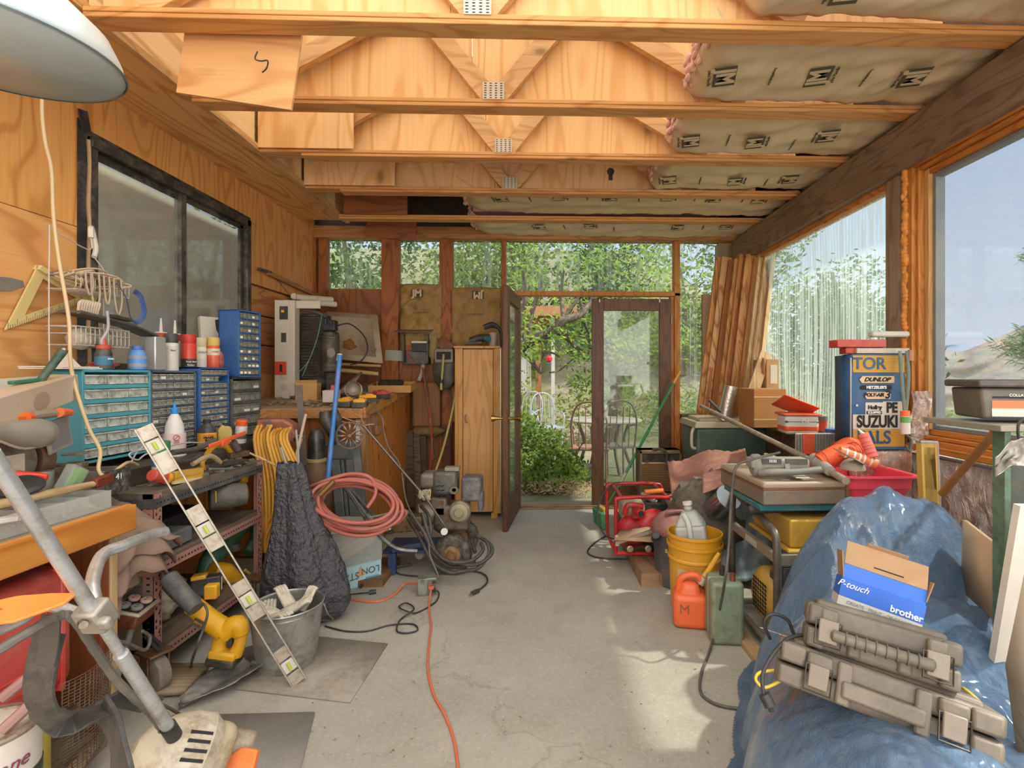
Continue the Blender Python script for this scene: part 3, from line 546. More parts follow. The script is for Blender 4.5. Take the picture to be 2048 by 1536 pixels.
for k in range(44): 
    t=(k+1)/45; p=lerp(A1,A2,t); d_=.028 if k%4==0 else .014; b.bx((XL+.0162,p.y-.0008,p.z),(XL+.017,p.y+.0008,p.z+d_))
b.build('markings',pm('7a6a3e',.8),T)
b=B(); b.cyl((XL,A0.y+.02,A0.z-.03),(XL+.05,A0.y+.05,A0.z-.015),.003); b.build('nail',STEEL,T)
p=W(0,575,X=-2.0); b=B(); b.prism([(-.12,-.03),(.03,-.01),(.065,.012),(.06,.035),(.02,.04),(-.12,.03)],.03,tr(p)@rot(x=90,z=75)); one(b,'hand_saw_guard',pm('6e655a',.6,.2),'grey rounded metal blade end poking in at the left frame edge','tool')
# wire caddy hung by the window
T=thing('wire_caddy','white wire shower caddy hung beside the window, stuffed with cords','wire caddy',(-2.08,2.44,1.33)); WIRE=pm('c9c3b6',.4,.3); x0_=-2.10;x1_=-1.98; ya,yb=2.22,2.50
b=B(); b.tube([(-2.09,2.42,1.93),(-2.10,2.43,1.975),(-2.12,2.46,1.98),(-2.12,2.48,1.90),(-2.11,2.46,1.85)],.011); b.build('hook',pm('d9d4c6',.4),T)
b=B(); b.tube([(-2.09,2.42,1.93),(-2.09,2.41,1.87),(-2.09,ya+.02,1.91),(-2.09,ya,1.88),(-2.09,ya,1.33),(-2.09,ya+.02,1.315),(-2.09,yb,1.315)],.0028,6,k=3); b.tube([(-2.11,2.46,1.85),(-2.1,yb,1.80),(-2.1,yb,1.33)],.0028,6,k=1); b.build('frame_wire',WIRE,T)
for zt,zb,nm in ((1.50,1.42,'basket'),(1.72,1.66,'basket')):
    b=B(); 
    for z in (zt,zt-.03 if nm and zt<1.6 else zt,zb): b.tube([(x0_,ya,z),(x1_,ya,z),(x1_,yb,z),(x0_,yb,z)],.0028 if z!=zt else .004,6,closed=True,k=1)
    for i in range(13):
        y=ya+(yb-ya)*i/12; b.tube([(x1_,y,zt),(x1_,y,zb+.01),(x1_-.01,y,zb),(x0_,y,zb)],.002,5,k=1)
    for i in range(4): b.tube([(x0_+.03*i,ya,zb),(x0_+.03*i,yb,zb)],.002,5,k=1)
    b.build(nm,WIRE,T)
random.seed(5)
def rope_tangle(c,r,n,rad,mat,name,label,cat,pts=9):
    b=B()
    for k in range(n):
        q=[]; ph=R(0,6); a_=R(.5,1)*r[1]; z_=R(.5,1)*r[2]
        for i in range(pts): t=i/pts*2*PI; q.append((c[0]+R(-1,1)*r[0],c[1]+math.cos(t+ph)*a_*R(.8,1.1),c[2]+math.sin(t+ph)*z_*R(.7,1.2)))
        b.tube(q,rad,6,closed=True,k=4)
    return one(b,name,mat,label,cat,sm=True)
rope_tangle((-2.03,2.37,1.72),(.05,.15,.05),16,.0042,pm('c6b092',.9,0,.2,30,.3,.2),'rope','tangled tan rope heaped in the top basket of the wire caddy','rope')
b=B()
for k,(y,l,w_) in enumerate(((2.30,.16,.02),(2.36,.13,.014),(2.42,.17,.02),(2.27,.1,.016))): b.tube([(-1.97,y-w_,1.74),(-1.965,y-w_,1.74-l*.6),(-1.965,y,1.74-l),(-1.965,y+w_,1.74-l*.6),(-1.97,y+w_,1.74)],.0042,6)
one(b,'cord_loops',pm('b09e86',.9,0,.2,30,.3,.2),'loops of tan cord dangling below the top basket','rope',sm=True)
b=B(); b.tube([(-1.98,2.43,1.72),(-1.955,2.45,1.66),(-1.955,2.48,1.56),(-1.97,2.54,1.55),(-1.97,2.58,1.60),(-1.98,2.57,1.68),(-1.98,2.53,1.70)],.012,6,flat=.15); one(b,'strap',pm('2f4f86',.7),'blue webbing strap looping out of the wire caddy','strap',sm=True)
b=B(); b.box((-2.0,2.36,1.545),(.1,.3,.01),rot(x=-6,z=0)); b.box((-2.0,2.56,1.515),(.09,.2,.008),rot(x=-14)); b.box((-1.99,2.46,1.56),(.03,.12,.014),rot(x=-4)); one(b,'putty_knife',pm('55504a',.5,.3),'grey flat trowels lying across the lower caddy basket','trowel')
b=B(); 
for i in range(9): b.tube([(-1.97,2.22+i*.011,1.555),(-1.96,2.215+i*.012,1.60),(-1.98,2.26+i*.009,1.61),(-2.0,2.26+i*.01,1.56)],.006,6)
one(b,'cotton_glove',pm('cbb7a2',.95,0,.15,30,.4,.2),'off white ribbed glove lying at the left of the caddy','glove',sm=True)
b=B(); b.ball((-2.03,2.30,1.45),(.045,.06,.05),12); b.ball((-2.04,2.42,1.455),(.05,.06,.045),12); one(b,'plastic_bag',pm('b9b09c',.3,.1,.4,25,.9,.2),'crumpled clear bag of hardware inside the lower caddy basket','bag')
b=B(); b.tube([(-1.95,2.34,1.58),(-1.95,2.345,1.5),(-1.95,2.31,1.44),(-1.95,2.33,1.41)],.006,8); one(b,'hook_cord',pm('b2a5ad',.7),'pale twisted cord hanging in front of the lower basket','cord',sm=True)
# small things on top of the drawer cabinets
CT=1.3135
b=B(); b.box((-1.98,2.16,CT+.004),(.16,.2,.006),rot(z=4)); b.box((-1.98,2.15,CT+.010),(.14,.2,.004),rot(z=-3)); one(b,'paper_stack',pm('ddd6c8',.8),'dusty white papers on top of the teal cabinet','papers')
def bottle(name,label,cat,p,prof,mat,cap=None,capm=None,lab=None,labm=None,n=24,sx=1,sy=1,rz=0,tilt=None,group=None):
    T=thing(name,label,cat,p,rz,group,m=(tr(p)@tilt if tilt is not None else None)); b=LB(T); b.lathe(prof,n,sx=sx,sy=sy); b.build('body',mat,T)
    if cap: b=LB(T); b.lathe(cap,n,sx=sx if len(cap)>3 else 1,sy=sy if len(cap)>3 else 1); b.build('cap',capm,T)
    if lab: b=LB(T); b.lathe([(lab[0],lab[1]),(lab[0]+.0006,lab[1]),(lab[0]+.0006,lab[2]),(lab[0],lab[2])],n,sx=sx,sy=sy,cap=False); b.build('label',labm,T)
    return T
p=W(207,738,X=-1.95); p.z=CT
T=bottle('chalk_bottle','black chalk bottle with red spout cap on the teal cabinet','bottle',p,[(.026,0),(.031,.004),(.031,.035),(.029,.04),(.031,.045),(.031,.075),(.026,.09),(.018,.1)],pm('3a3836',.4),[(.026,.093),(.027,.108),(.012,.112),(.009,.13),(.004,.138)],RED,(.0312,.02,.06),pm('2f6f8c',.5)); ltxt(T,'IRWIN',(.0325,-.0,.048),(0,1,0),(0,0,1),.008,WINK)
p=W(275,738,X=-1.96); p.z=CT
T=bottle('chalk_bottle','translucent blue rounded chalk bottle on the cabinet tops','bottle',p,[(.03,0),(.036,.005),(.038,.05),(.034,.08),(.022,.098),(.02,.1)],pm('5f8fd0',.4),[(.0225,.1),(.023,.118),(.01,.12),(.002,.12)],pm('3a66c0',.4),(.0366,.015,.07),pm('9a9a9e',.5),sy=1.05)
b=B(); b.prism([(-.05,0),(.05,.0),(.02,.03),(-.01,.065),(-.04,.05)],.012,tr((-1.96,2.17,CT+.002))@rot(x=90,z=80)); one(b,'plastic_scraper',pm('d6c6b6',.6),'pale plastic wedge behind the black chalk bottle','scraper')
rope_tangle((-1.97,2.34,CT+.02),(.04,.05,.018),7,.0022,pm('a8423a',.6),'wire_coil','small coil of red wire between the chalk bottles','wire')
def can(label,px,r,h,col,capc,caph,stripe=None,x=-1.98,z=CT,text=None,name='spray_can',cc='cc',ty=.5):
    p=W(px,738,X=x); p.z=z; hb=h-caph
    T=bottle(name,label,'spray can',p,[(r*.93,0),(r,.004),(r,hb-.012),(r*.8,hb)],pm(col,.35),[(r*.93,hb-.006),(r*.97,hb),(r*.97,h-.004),(r*.85,h)],pm(capc,.5),stripe and (r+.0004,stripe[0]*hb,stripe[1]*hb),stripe and pm(stripe[2],.45))
    if text:
        M=basis((.0,1,0),(0,0,1)); 
        a=math.atan2(-p.y,-p.x)*0+math.radians(-42); d_=V((math.cos(a),math.sin(a),0)); 
        for i,(s_,zz,hh,mt) in enumerate(text): ltxt(T,s_,d_*(r+.0035)+V((0,0,zz*hb)),(-d_.y,d_.x,0),(0,0,1),hh,mt)
    return T
b=B(); q=W(311,738,X=-1.98); b.box((q.x,q.y,CT+.087),(.055,.075,.174)); T=one(b,'metal_tin','' and 0 or pm('c5c8c4',.3,.5,.1,8,.05,.15),'plain pale rectangular tin left of the spray cans','tin',bev=.006)
can('white spray can with black cap, first of the row',343,.031,.20,'dcd8ce','38383c',.045,(.0,.85,'cfc9c0'),text=[('Rust',.7,.009,INK)])
can('red and black rubberised spray can with red cap',378,.036,.205,'cf3324','c52f20',.045,(.08,.42,'2c2426'),text=[('Truck Bed',.32,.0085,WINK),('Rubber',.2,.0085,WINK)])
can('white and red spray can with cream cap, half hidden',402,.029,.20,'e6ddd0','d8c8a0',.05,(.1,.5,'ded6cc'),x=-2.03,text=[('OLEUM',.75,.01,INK)])
can('red spray can with cream cap behind the orange one',413,.029,.205,'d8402c','e0c070',.05,None,x=-2.07)
can('orange red spray can with yellow cap, last of the row',427,.033,.205,'df5a32','d8b860',.045,(.6,.85,'e0d0b0'),text=[('CLEAN',.73,.008,INK)])
for i,px in enumerate((322,350)):
    q=W(px,738,X=-2.06); q.z=CT; bottle('caulk_tube',['white caulk tube with tapered tip, behind the tin','white caulk tube with tapered tip, behind the black capped can'][i],'caulk tube',q,[(.026,0),(.026,.205),(.02,.208)],pm('d6cfc4',.4),[(.026,.19),(.027,.21),(.008,.213),(.004,.285),(.001,.287)],pm('dcd8d0',.4) if 0 else pm('d8d4ca',.4),(.0263,.17,.205),RED)
q=W(442,738,X=-2.0); b=B(); b.ball((q.x,q.y,CT+.06),(.03,.04,.07),12); one(b,'snack_bag',pm('b96a5a',.25,.2,.5,30,.8,.1),'crumpled shiny bag at the foot of the leaning case','bag')
# leaning blister case
q0=W(405,735,X=-2.10); q1=W(478,735,X=-1.97); T=thing('tool_case','cardboard tool package with black saw silhouette leaning on the window','package',(q0.x,q0.y,CT+.02))
d_=(q1-q0); d_.z=0; L_=d_.length; m_=basis(d_,V((-.0,0,1))-V((.18,0,0)),V((q0.x,q0.y,CT+.022))); b=B(m_); b.box((L_*.5,.165,-.02),(L_,.33,.04)); b.build('package',pm('cfc6b8',.6),T,.003)
b=B(m_); b.box((L_*.965,.165,.0005),(L_*.06,.33,.002)); b.build('orange_edge',pm('e08a2a',.5),T)
b=B(m_); b.prism([(L_*.4,.31),(L_*.55,.32),(L_*.66,.29),(L_*.9,.08),(L_*.78,.06),(L_*.42,.25)],.003); b.build('saw_picture',pm('2b2826',.6),T)
b=B(m_); b.lathe([(.028,0),(.028,.004)],20,tr((L_*.66,.285,.0))); b.build('round_sticker',pm('d87828',.5),T)
# trowel, cream box, white board on the left
T=thing('wall_trowel','green handled trowel standing on the cream box','trowel',W(105,740,X=-1.82)); b=B(); a0,a1=W(78,765,X=-1.80),W(125,703,X=-1.80); b.tube([a0,a1],[.012,.015],14,k=1); b.build('handle',pm('2c4a3c',.5),T); b=B(); b.cyl(a1,a1+(a1-a0)*.06,.0155,.014); b.build('end_cap',CHROME,T); b=B(); b.bar(a0+V((-.0,.02,.012)),a0+V((.0,-.10,.0)),.02,.012); b.build('shank',GRN,T,.003)
T=thing('metal_box','long cream sheet metal box standing tilted on the near bench','box',(-1.75,1.8,1.15)); q0=W(8,858,X=-1.66); q1=W(160,798,X=-1.82); h=W(145,748,X=-1.82).z-q1.z; m_=basis(q1-q0,V((0,0,1)),q0); LL=(q1-q0).length
b=B(m_); b.box((LL/2-.35,h/2+.0,-.04),(LL+.7,h,.08)); b.build('box_body',pm('cbb9a0',.45,0,.06,2,.05,.1,dirt='bda889'),T,.003); T['label']='cream sheet metal box with a dark smudge on its side'
b=B(m_); b.lathe([(.04,0),(.04,.0008)],24,tr((LL*.45,h*.45,.0)),sx=1.3,sy=.8); b.build('smudge',pm('a89478',.7,0,.1,8),T)
b=B(); b.box(W(40,768,X=-1.98),(.01,.5,.05),rot(x=4)); one(b,'white_board',WHITE,'white board edge behind the cream box','board')
# ================= on and under the left benches =================
def P2(px,py,**k): return W(px,py,**k)
def obox(name,label,cat,c,d,mat,rz=0,bev=.003,rx=0,ry=0,**k): return one(B().box(c,d,rot(rx,ry,rz)),name,mat,label,cat,bev=bev,**k)
GREYP=rust('8d8c88',amt=.3)
T=thing('bench_grinder','old grey bench grinder with paper label on the near bench','bench grinder',(-1.80,1.72,.83)); m=tr((-1.80,1.66,1.0))
b=B(m); b.lathe([(.02,-.16),(.075,-.155),(.088,-.13),(.09,.1),(.08,.125),(.02,.13)],28,rot(x=-90)); b.build('motor',GREYP,T)
b=B(m); b.bx((-.08,-.1,-.165),(.08,.09,-.14)); b.bx((-.05,-.08,-.145),(.05,.06,-.06)); b.build('pedestal',GREYP,T,.006)
b=B(m); b.lathe([(.02,.14),(.08,.145),(.085,.19),(.07,.2),(.02,.2)],24,rot(x=-90)); b.cyl((0,.12,0),(0,.24,0),.012); b.build('wheel_guard',rust('6f5a48',amt=.8),T)
b=B(m); b.lathe([(.03,.15),(.0705,.152),(.0705,.188),(.03,.19)],24,tr((.0,.003,-.015))@rot(x=-90)); b.build('grinding_wheel',pm('8a8176',.9),T)
b=B(m); b.bx((.085,-.06,-.04),(.092,.07,.03)); b.build('label_plate',pm('cdbfae',.6,dirt='a08c7c'),T)
q=W(115,868,X=-1.72); b=B(tr(q)@rot(x=12,z=10)); b.bx((-.004,-.055,-.06),(.008,.055,.055)); es=b.build('eye_shield_frame',pm('8e8b84',.5),T,.004); b=B(tr(q)@rot(x=12,z=10)); b.bx((.008,-.043,-.045),(.010,.043,.043)); b.build('eye_shield',pm('77767a',.3),es)
b=B(m); b.tube([(.02,.16,.08),(.05,.16,.1),(.075,.155,.11)],.006,6); b.build('bracket',STEEL,T)
b=B(tr(W(150,925,X=-1.74))@rot(z=20)); b.bx((-.03,-.03,-.02),(.03,.03,.0)); b.bx((-.03,-.03,.03),(.03,.03,.035)); b.build('tool_rest',rust('8f806c'),T,.003)
T=thing('reflector_lamp','dull aluminium oblong reflector lying over the bench grinder','lamp shade',(-1.66,1.5,1.1)); a0,a1=W(-60,862,X=-1.62),W(100,868,X=-1.66)
b=B(); pts=[a0,lerp(a0,a1,.35),lerp(a0,a1,.6),lerp(a0,a1,.8),lerp(a0,a1,.93),a1]; b.tube(pts,[.022,.028,.042,.05,.042,.008],20); b.build('reflector',pm('a9a59c',.42,.5,.15,10,.15,.5),T,sm=True)
b=B(); b.tube([lerp(a0,a1,.3)+V((.01,0,-.028)),lerp(a0,a1,.6)+V((.01,0,-.05)),lerp(a0,a1,.95)+V((.01,0,-.03))],.004,6); b.build('rim',pm('c9c2b2',.4,.4),T)
for (a,bb,lab,c) in (((0,842),(72,835),'orange handled file under the cream box, front one','e0762c'),((40,838),(140,826),'grey and orange pruning handle under the cream box','8a7a6a')):
    T=thing('garden_pruner',lab,'hand tool',W(*a,X=-1.72)); b=B(); b.tube([W(*a,X=-1.70),W((a[0]+bb[0])/2,(a[1]+bb[1])/2-4,X=-1.70),W(*bb,X=-1.72)],[.012,.017,.011],10); b.build('grip',pm(c,.5),T); b=B(); b.tube([W(bb[0]-22,bb[1]-1,X=-1.69),W(bb[0],bb[1]-1,X=-1.705)],[.017,.013],10,k=1); b.build('tip',ORANGE,T)
# bench top junk
T=thing('parts_tray','long clear divided plastic tray at the front of the near bench','tray',(-1.58,1.6,BT)); 
b=B(tr((-1.575,1.60,BT+.001))@rot(z=-2)); w_,l_,h_=.17,.40,.06
for a_,c_ in (((-w_/2,-l_/2,0),(w_/2,l_/2,.002)),((-w_/2,-l_/2,0),(-w_/2+.002,l_/2,h_)),((w_/2-.002,-l_/2,0),(w_/2,l_/2,h_)),((-w_/2,-l_/2,0),(w_/2,-l_/2+.002,h_)),((-w_/2,l_/2-.002,0),(w_/2,l_/2,h_))): b.bx(a_,c_)
for i in range(1,5): b.bx((-w_/2,-l_/2+i*l_/5,0),(w_/2,-l_/2+i*l_/5+.0015,h_-.006))
b.build('tray_body',CLEAR,T); b=B(tr((-1.575,1.60,BT+.005))@rot(z=-2)); random.seed(8)
for i in range(90): b.box((R(-.075,.075),R(-.19,.19),R(0,.012)),(R(.006,.02),R(.004,.01),R(.004,.008)),rot(R(0,90),R(0,90),R(0,180)))
b.build('small_hardware',pm('b5aa94',.5,.3,.3,60),T)
T=thing('hammer','wood handled hammer lying across the clear tray','hammer',(-1.6,1.5,BT+.07)); a0=W(-30,1016,X=-1.56); a1=W(196,966,X=-1.56); 
b=B(); b.tube([a0,lerp(a0,a1,.5),a1],[.016,.014,.010],12); b.build('handle',wood('cdb28a','ab8a5c','Y',2,1.4,knots=False),T); b=B(); b.bar(a1+V((0,-.02,.0)),a1+V((0,.05,.008)),.028,.034); b.build('head',rust('8a3f33',amt=.5),T,.004)
T=thing('valve','garden valve with red plastic T handle on the near bench','valve',W(50,985,X=-1.62)); c=W(62,952,X=-1.62)
b=B(tr(c)@rot(z=30,y=14)); b.bx((-.04,-.012,-.012),(.04,.012,.012)); b.lathe([(.012,-.05),(.016,-.01)],12); b.build('handle',pm('d8412e',.4),T,.005); b=B(tr(c)@rot(y=14)); b.lathe([(.012,-.10),(.014,-.05),(.02,-.045),(.02,-.03),(.012,-.028)],14); b.build('stem',CHROME,T); 
b=B(tr(W(38,972,X=-1.60))@rot(x=16,y=10)); b.lathe([(.058,-.008),(.06,0),(.05,.010),(.02,.014),(.001,.014)],28); b.build('hand_wheel',BLACK,T)
T=thing('plastic_case','small clear plastic case with bright green insert','case',W(140,985,X=-1.66)); b=B(tr(W(143,960,X=-1.66))@rot(x=-28,z=0,y=6)); b.box((0,0,0),(.035,.075,.10)); b.build('shell',CLEAR,T,.008); b=B(tr(W(143,960,X=-1.66))@rot(x=-28,y=6)); b.box((.002,.012,0),(.026,.035,.09)); b.build('insert',pm('86c25f',.5),T,.002)
b=B(); b.lathe([(.028,0),(.03,.004),(.03,.07),(.028,.074)],18,tr(W(85,985,X=-1.72))@rot(x=0)); one(b,'small_can',pm('8e8d88',.4,.4,dirt='6a6155'),'small dull metal can behind the clear tray','can')
T=thing('paint_brush','old paint brush with white ferrule at the left end of the bench','paint brush',W(10,1035,X=-1.5)); b=B(); b.bar(W(-30,1045,X=-1.5),W(20,1038,X=-1.5),.05,.014); b.build('ferrule',pm('d4d6d0',.4),T,.003); b=B(); b.bar(W(20,1038,X=-1.5),W(62,1026,X=-1.5),.05,.012); b.build('bristles',pm('b8ab98',.9,0,.3,60,.8),T)
T=thing('wooden_box','black painted wooden box with 41 on its end, on the rack top','box',(-1.88,2.3,.83)); b=B(); X0,X1,Y0,Y1,Z0,Z1=-1.9,-1.64,1.96,2.07,.832,.925
m=tr((0,0,0)); 
for a_,c_ in (((X0,Y0,Z0),(X1,Y1,Z0+.006)),((X0,Y0,Z0),(X1,Y0+.008,Z1)),((X0,Y1-.008,Z0),(X1,Y1,Z1)),((X0,Y0,Z0),(X0+.008,Y1,Z1))): b.bx(a_,c_)
b.build('box_body',pm('6f6a62',.7,0,.2,10,.2,.4),T,.001); 
b=B(); b.bx((X1-.001,Y0-.002,Z0),(X1+.006,Y1+.002,Z1)); b.build('end_panel',pm('2c2a2b',.6,0,.3,20,.1,.2,dirt='8f8a80'),T,.001); txt('41',(X1+.0075,(Y0+Y1)/2,.895),(0,1,0),(0,0,1),.024,WINK,T)
b=B(); b.bx((-2.1,2.08,.86),(-1.76,2.10,.80)); 
# spray bottle, brake fluid and friends on the riser
RZ=.8805
def on(px,x,z=RZ): q=W(px,760,X=x); q.z=z; return q
T=bottle('spray_bottle','tall white cleaner spray bottle with blue nozzle tip','bottle',on(349,-1.825),[(.045,0),(.05,.006),(.047,.06),(.038,.16),(.024,.20),(.015,.215)],pm('ddd5cf',.35),[(.015,.212),(.017,.24),(.008,.245),(.005,.27)],pm('2f86d8',.4),(.0475,.03,.12),pm('dfc9c4',.5))
b=LB(T); [b.bx((.0,-.03,.125-i*.007),(.0,.03,.1265-i*.007)) for i in range(1)]; q=V((.7,-.72,0)).normalized()
ltxt(T,'\n'.join(['IIIIIIIIIIII']*3),q*.052+V((0,0,.075)),(-q.y,q.x,0),(0,0,1),.006,pm('b0504a',.6)); b=LB(T); b.tube([q*.05+V((-q.y*math.cos(a)*.013,q.x*math.cos(a)*.013,.1+.013*math.sin(a))) for a in [i*PI/6 for i in range(12)]],.0015,6,closed=True,k=1); b.tube([q*.05+V((-q.y*.009,q.x*.009,.109)),q*.05+V((q.y*.009,-q.x*.009,.091))],.0015,6,k=1); b.build('prohibition_mark',pm('c03a4a',.6),T)
T=bottle('spray_can','green capped white can left of the spray bottle','spray can',on(322,-1.66,.832),[(.033,0),(.033,.12)],pm('d9dbd4',.4),[(.0335,.12),(.034,.165),(.03,.168)],pm('2f7a4c',.5),(.0335,.06,.10),pm('3f6fb0',.5))
T=bottle('oil_bottle','dark brown bottle with yellow brake fluid label','bottle',on(414,-1.80,.8805),[(.04,0),(.045,.008),(.045,.11),(.038,.125),(.02,.145),(.018,.15)],pm('2f2a2a',.35),[(.0185,.148),(.0195,.165),(.015,.168)],BLACK,(.0455,.015,.098),pm('e3a32a',.45),sy=.9)
q=V((.66,-.75,0)).normalized(); o_=q*.0468
ltxt(T,'AutoZone',o_+V((0,0,.088)),(-q.y,q.x,0),(0,0,1),.008,RED); ltxt(T,'BRAKE',o_+V((0,0,.074)),(-q.y,q.x,0),(0,0,1),.011,INK,bold=.001); ltxt(T,'FLUID',o_+V((.003,.004,.059)),(-q.y,q.x,0),(0,0,1),.011,INK,bold=.001)
T=thing('oil_jug','flat pale yellow oil jug behind the brake fluid bottle','jug',on(449,-1.84)); b=LB(T); b.prism([(-.035,0),(.035,0),(.037,.08),(.03,.105),(-.012,.12),(-.036,.09)],.03,rot(x=90,z=48)); b.build('body',pm('d0b45c',.5,dirt='9a8240'),T,.006); b=LB(T); b.cyl((.004,0,.112),(.004,0,.13),.014); b.build('cap',BLACK,T)
T=bottle('foam_can','white can with orange cap beside the yellow cord coil','spray can',on(481,-1.80,.8805),[(.03,0),(.032,.006),(.032,.10),(.028,.108)],pm('d8d4cc',.4),[(.031,.108),(.032,.135),(.026,.142)],ORANGE,(.0325,.03,.06),pm('4a4a4c',.5),tilt=rot(y=6,x=4))
RT=.806
T=thing('spring_clamp','bright orange plastic bar clamp lying on the rack top','clamp',W(455,885,X=-1.610)); a0,a1=W(418,893,X=-1.605),W(490,866,X=-1.605); b=B(); b.bar(a0,a1,.012,.022); b.bar(lerp(a0,a1,.3)+V((0,0,-.01)),lerp(a0,a1,.5)+V((0,0,-.008)),.018,.03); b.build('jaw',pm('e8602a',.4),T,.004); b=B(); b.tube([W(476,900,X=-1.600),W(466,884,X=-1.610)],.018,12,k=1); b.build('knob',pm('4b3b3b',.5),T)
T=thing('cordless_tool','yellow and black battery tool on the rack top','power tool',W(440,920,X=-1.630)); b=B(); b.tube([W(412,912,X=-1.650),W(428,893,X=-1.650),W(450,892,X=-1.640),W(462,905,X=-1.640)],.014,10); b.tube([W(462,905,X=-1.640),W(464,922,X=-1.640)],.011,10,k=1); b.build('housing',DWY,T,.004); b=B(); b.tube([W(408,940,X=-1.650),W(405,925,X=-1.650),W(415,912,X=-1.650)],.010,8); b.build('handle',DWY,T); b=B(); b.bar(W(424,905,X=-1.640),W(440,903,X=-1.640),.02,.02); b.build('grip_panel',DGREY,T,.003)
T=thing('wire_brush','black bristled wire brush lying beneath the yellow tool','brush',W(450,935,X=-1.600)); b=B(); b.bar(W(425,930,X=-1.600),W(490,922,X=-1.600),.03,.025); b.build('bristles',pm('38342f',.9,0,.3,80,1,.1),T,.004); b=B(); b.tube([W(420,938,X=-1.590),W(455,938,X=-1.590),W(490,936,X=-1.590),W(497,928,X=-1.590),W(488,924,X=-1.590)],.007,8); b.build('handle',pm('88857e',.5,.4),T)
T=thing('hammer','small hammer with long light handle at the rack corner','hammer',W(478,915,X=-1.600)); b=B(); b.bar(W(458,912,X=-1.630),W(496,906,X=-1.590),.03,.03); b.build('head',rust('5f4f44'),T,.004); b=B(); b.tube([W(494,904,X=-1.600),W(530,920,X=-1.510),W(560,936,X=-1.450)],.006,8); b.build('handle',WOODHX,T)
T=thing('grease_gun','black handled caulking tool lying across the rack top','caulking gun',W(400,910,X=-1.610)); b=B(); b.tube([W(345,905,X=-1.630),W(395,897,X=-1.620),W(430,880,X=-1.620)],.013,8); b.tube([W(330,915,X=-1.610),W(372,922,X=-1.605),W(400,912,X=-1.605)],.011,8); b.build('barrel',pm('4d4844',.5,.3),T); b=B(); b.tube([W(385,928,X=-1.600),W(420,912,X=-1.590),W(440,925,X=-1.590)],.012,8); b.build('rag',pm('a58e6e',.9,0,.3,30,.6),T)
T=thing('spirit_level','short yellow wooden level block on the rack edge','spirit level',W(370,950,X=-1.605)); b=B(); b.bar(W(345,955,X=-1.610),W(401,945,X=-1.610),.03,.05); b.build('body',wood('e0b04c','c08f30','Y',2,1.2,knots=False),T,.002); b=B(); b.bar(W(346,966,X=-1.595),W(401,957,X=-1.595),.012,.012); b.build('edge',pm('d9cf9a',.5),T)
T=thing('caulk_can','red and yellow can lying on its side next to box 41','can',W(318,955,X=-1.600)); a0,a1=W(303,950,X=-1.610),W(334,956,X=-1.600); b=B(); b.cyl(a0,a1,.025); b.build('body',pm('cf3a2c',.4),T,.003); b=B(); b.cyl(lerp(a0,a1,.8),a1+(a1-a0)*.03,.0255); b.build('end_band',pm('e8a42c',.4),T)
b=B(); b.tube([W(262,925,X=-1.650),W(285,895,X=-1.670),W(340,890,X=-1.670),W(262,905,X=-1.650),W(275,920,X=-1.640),W(300,905,X=-1.650),W(380,885,X=-1.650),W(470,893,X=-1.630)],.0035,6); one(b,'wire',pm('bfc2c4',.4,.3),'loose silver wire curling in front of the drawer cabinets','wire',sm=True)
random.seed(12); b=B()
for i in range(60): 
    p=V((R(-1.74,-1.60),R(2.2,2.9),.812)); b.box(p,(R(.01,.05),R(.01,.07),R(.004,.016)),rot(R(-20,20),R(-20,20),R(0,180)))
tag(b.build('scrap_litter',pm('6f665b',.8,.1,.4,30,.4,.4)),'dusty grey scraps scattered over the rack top','scraps',kind='stuff')
# middle shelf
T=thing('tool_pouch','round black tool bag with yellow badge on the middle shelf','tool bag',W(425,1010,X=-1.650)); c=W(424,996,X=-1.650); b=B(tr(c)@rot(z=-52)); b.lathe([(.02,-.16),(.055,-.15),(.062,-.1),(.062,0),(.055,.012),(.02,.015)],24,rot(x=-90)@Matrix.Scale(-1,4,(0,0,1))); b.build('bag',pm('4a4640',.6),T,.004); b=B(tr(c)@rot(z=38)); 
q=W(431,993,X=-1.585); b=B(tr(q)@rot(z=-45)); b.bx((-.016,-.003,-.028),(.016,0,.028)); b.build('badge',pm('d8b040',.5),T,.003)
T=thing('cordless_tool','long black and yellow cordless multi tool on the middle shelf','power tool',W(445,975,X=-1.670)); b=B(); b.tube([W(385,968,X=-1.690),W(420,962,X=-1.690),W(455,960,X=-1.680)],[.03,.035,.03],12); b.tube([W(455,960,X=-1.680),W(480,957,X=-1.670)],.022,10,k=1); b.build('housing',pm('45403a',.5),T); b=B(); b.bar(W(480,952,X=-1.660),W(489,952,X=-1.660),.05,.075); b.build('battery',DWY,T,.006); b=B(); b.tube([W(415,950,X=-1.650),W(440,950,X=-1.650),W(442,960,X=-1.650)],.003,5); b.build('trim_line',DWY,T); b=B(); b.tube([W(445,1000,X=-1.650),W(455,985,X=-1.650),W(465,1000,X=-1.650)],.006,6); b.build('trigger_wire',BLACK,T)
obox('gray_case','dark grey plastic case at the front of the middle shelf','case',(-1.66,2.27,.56),(.11,.24,.07),pm('5a6064',.5),bev=.008)
obox('saw_box','flat black plastic case at the back of the middle shelf','case',(-1.9,2.6,.56),(.2,.35,.07),BLACK,bev=.008)
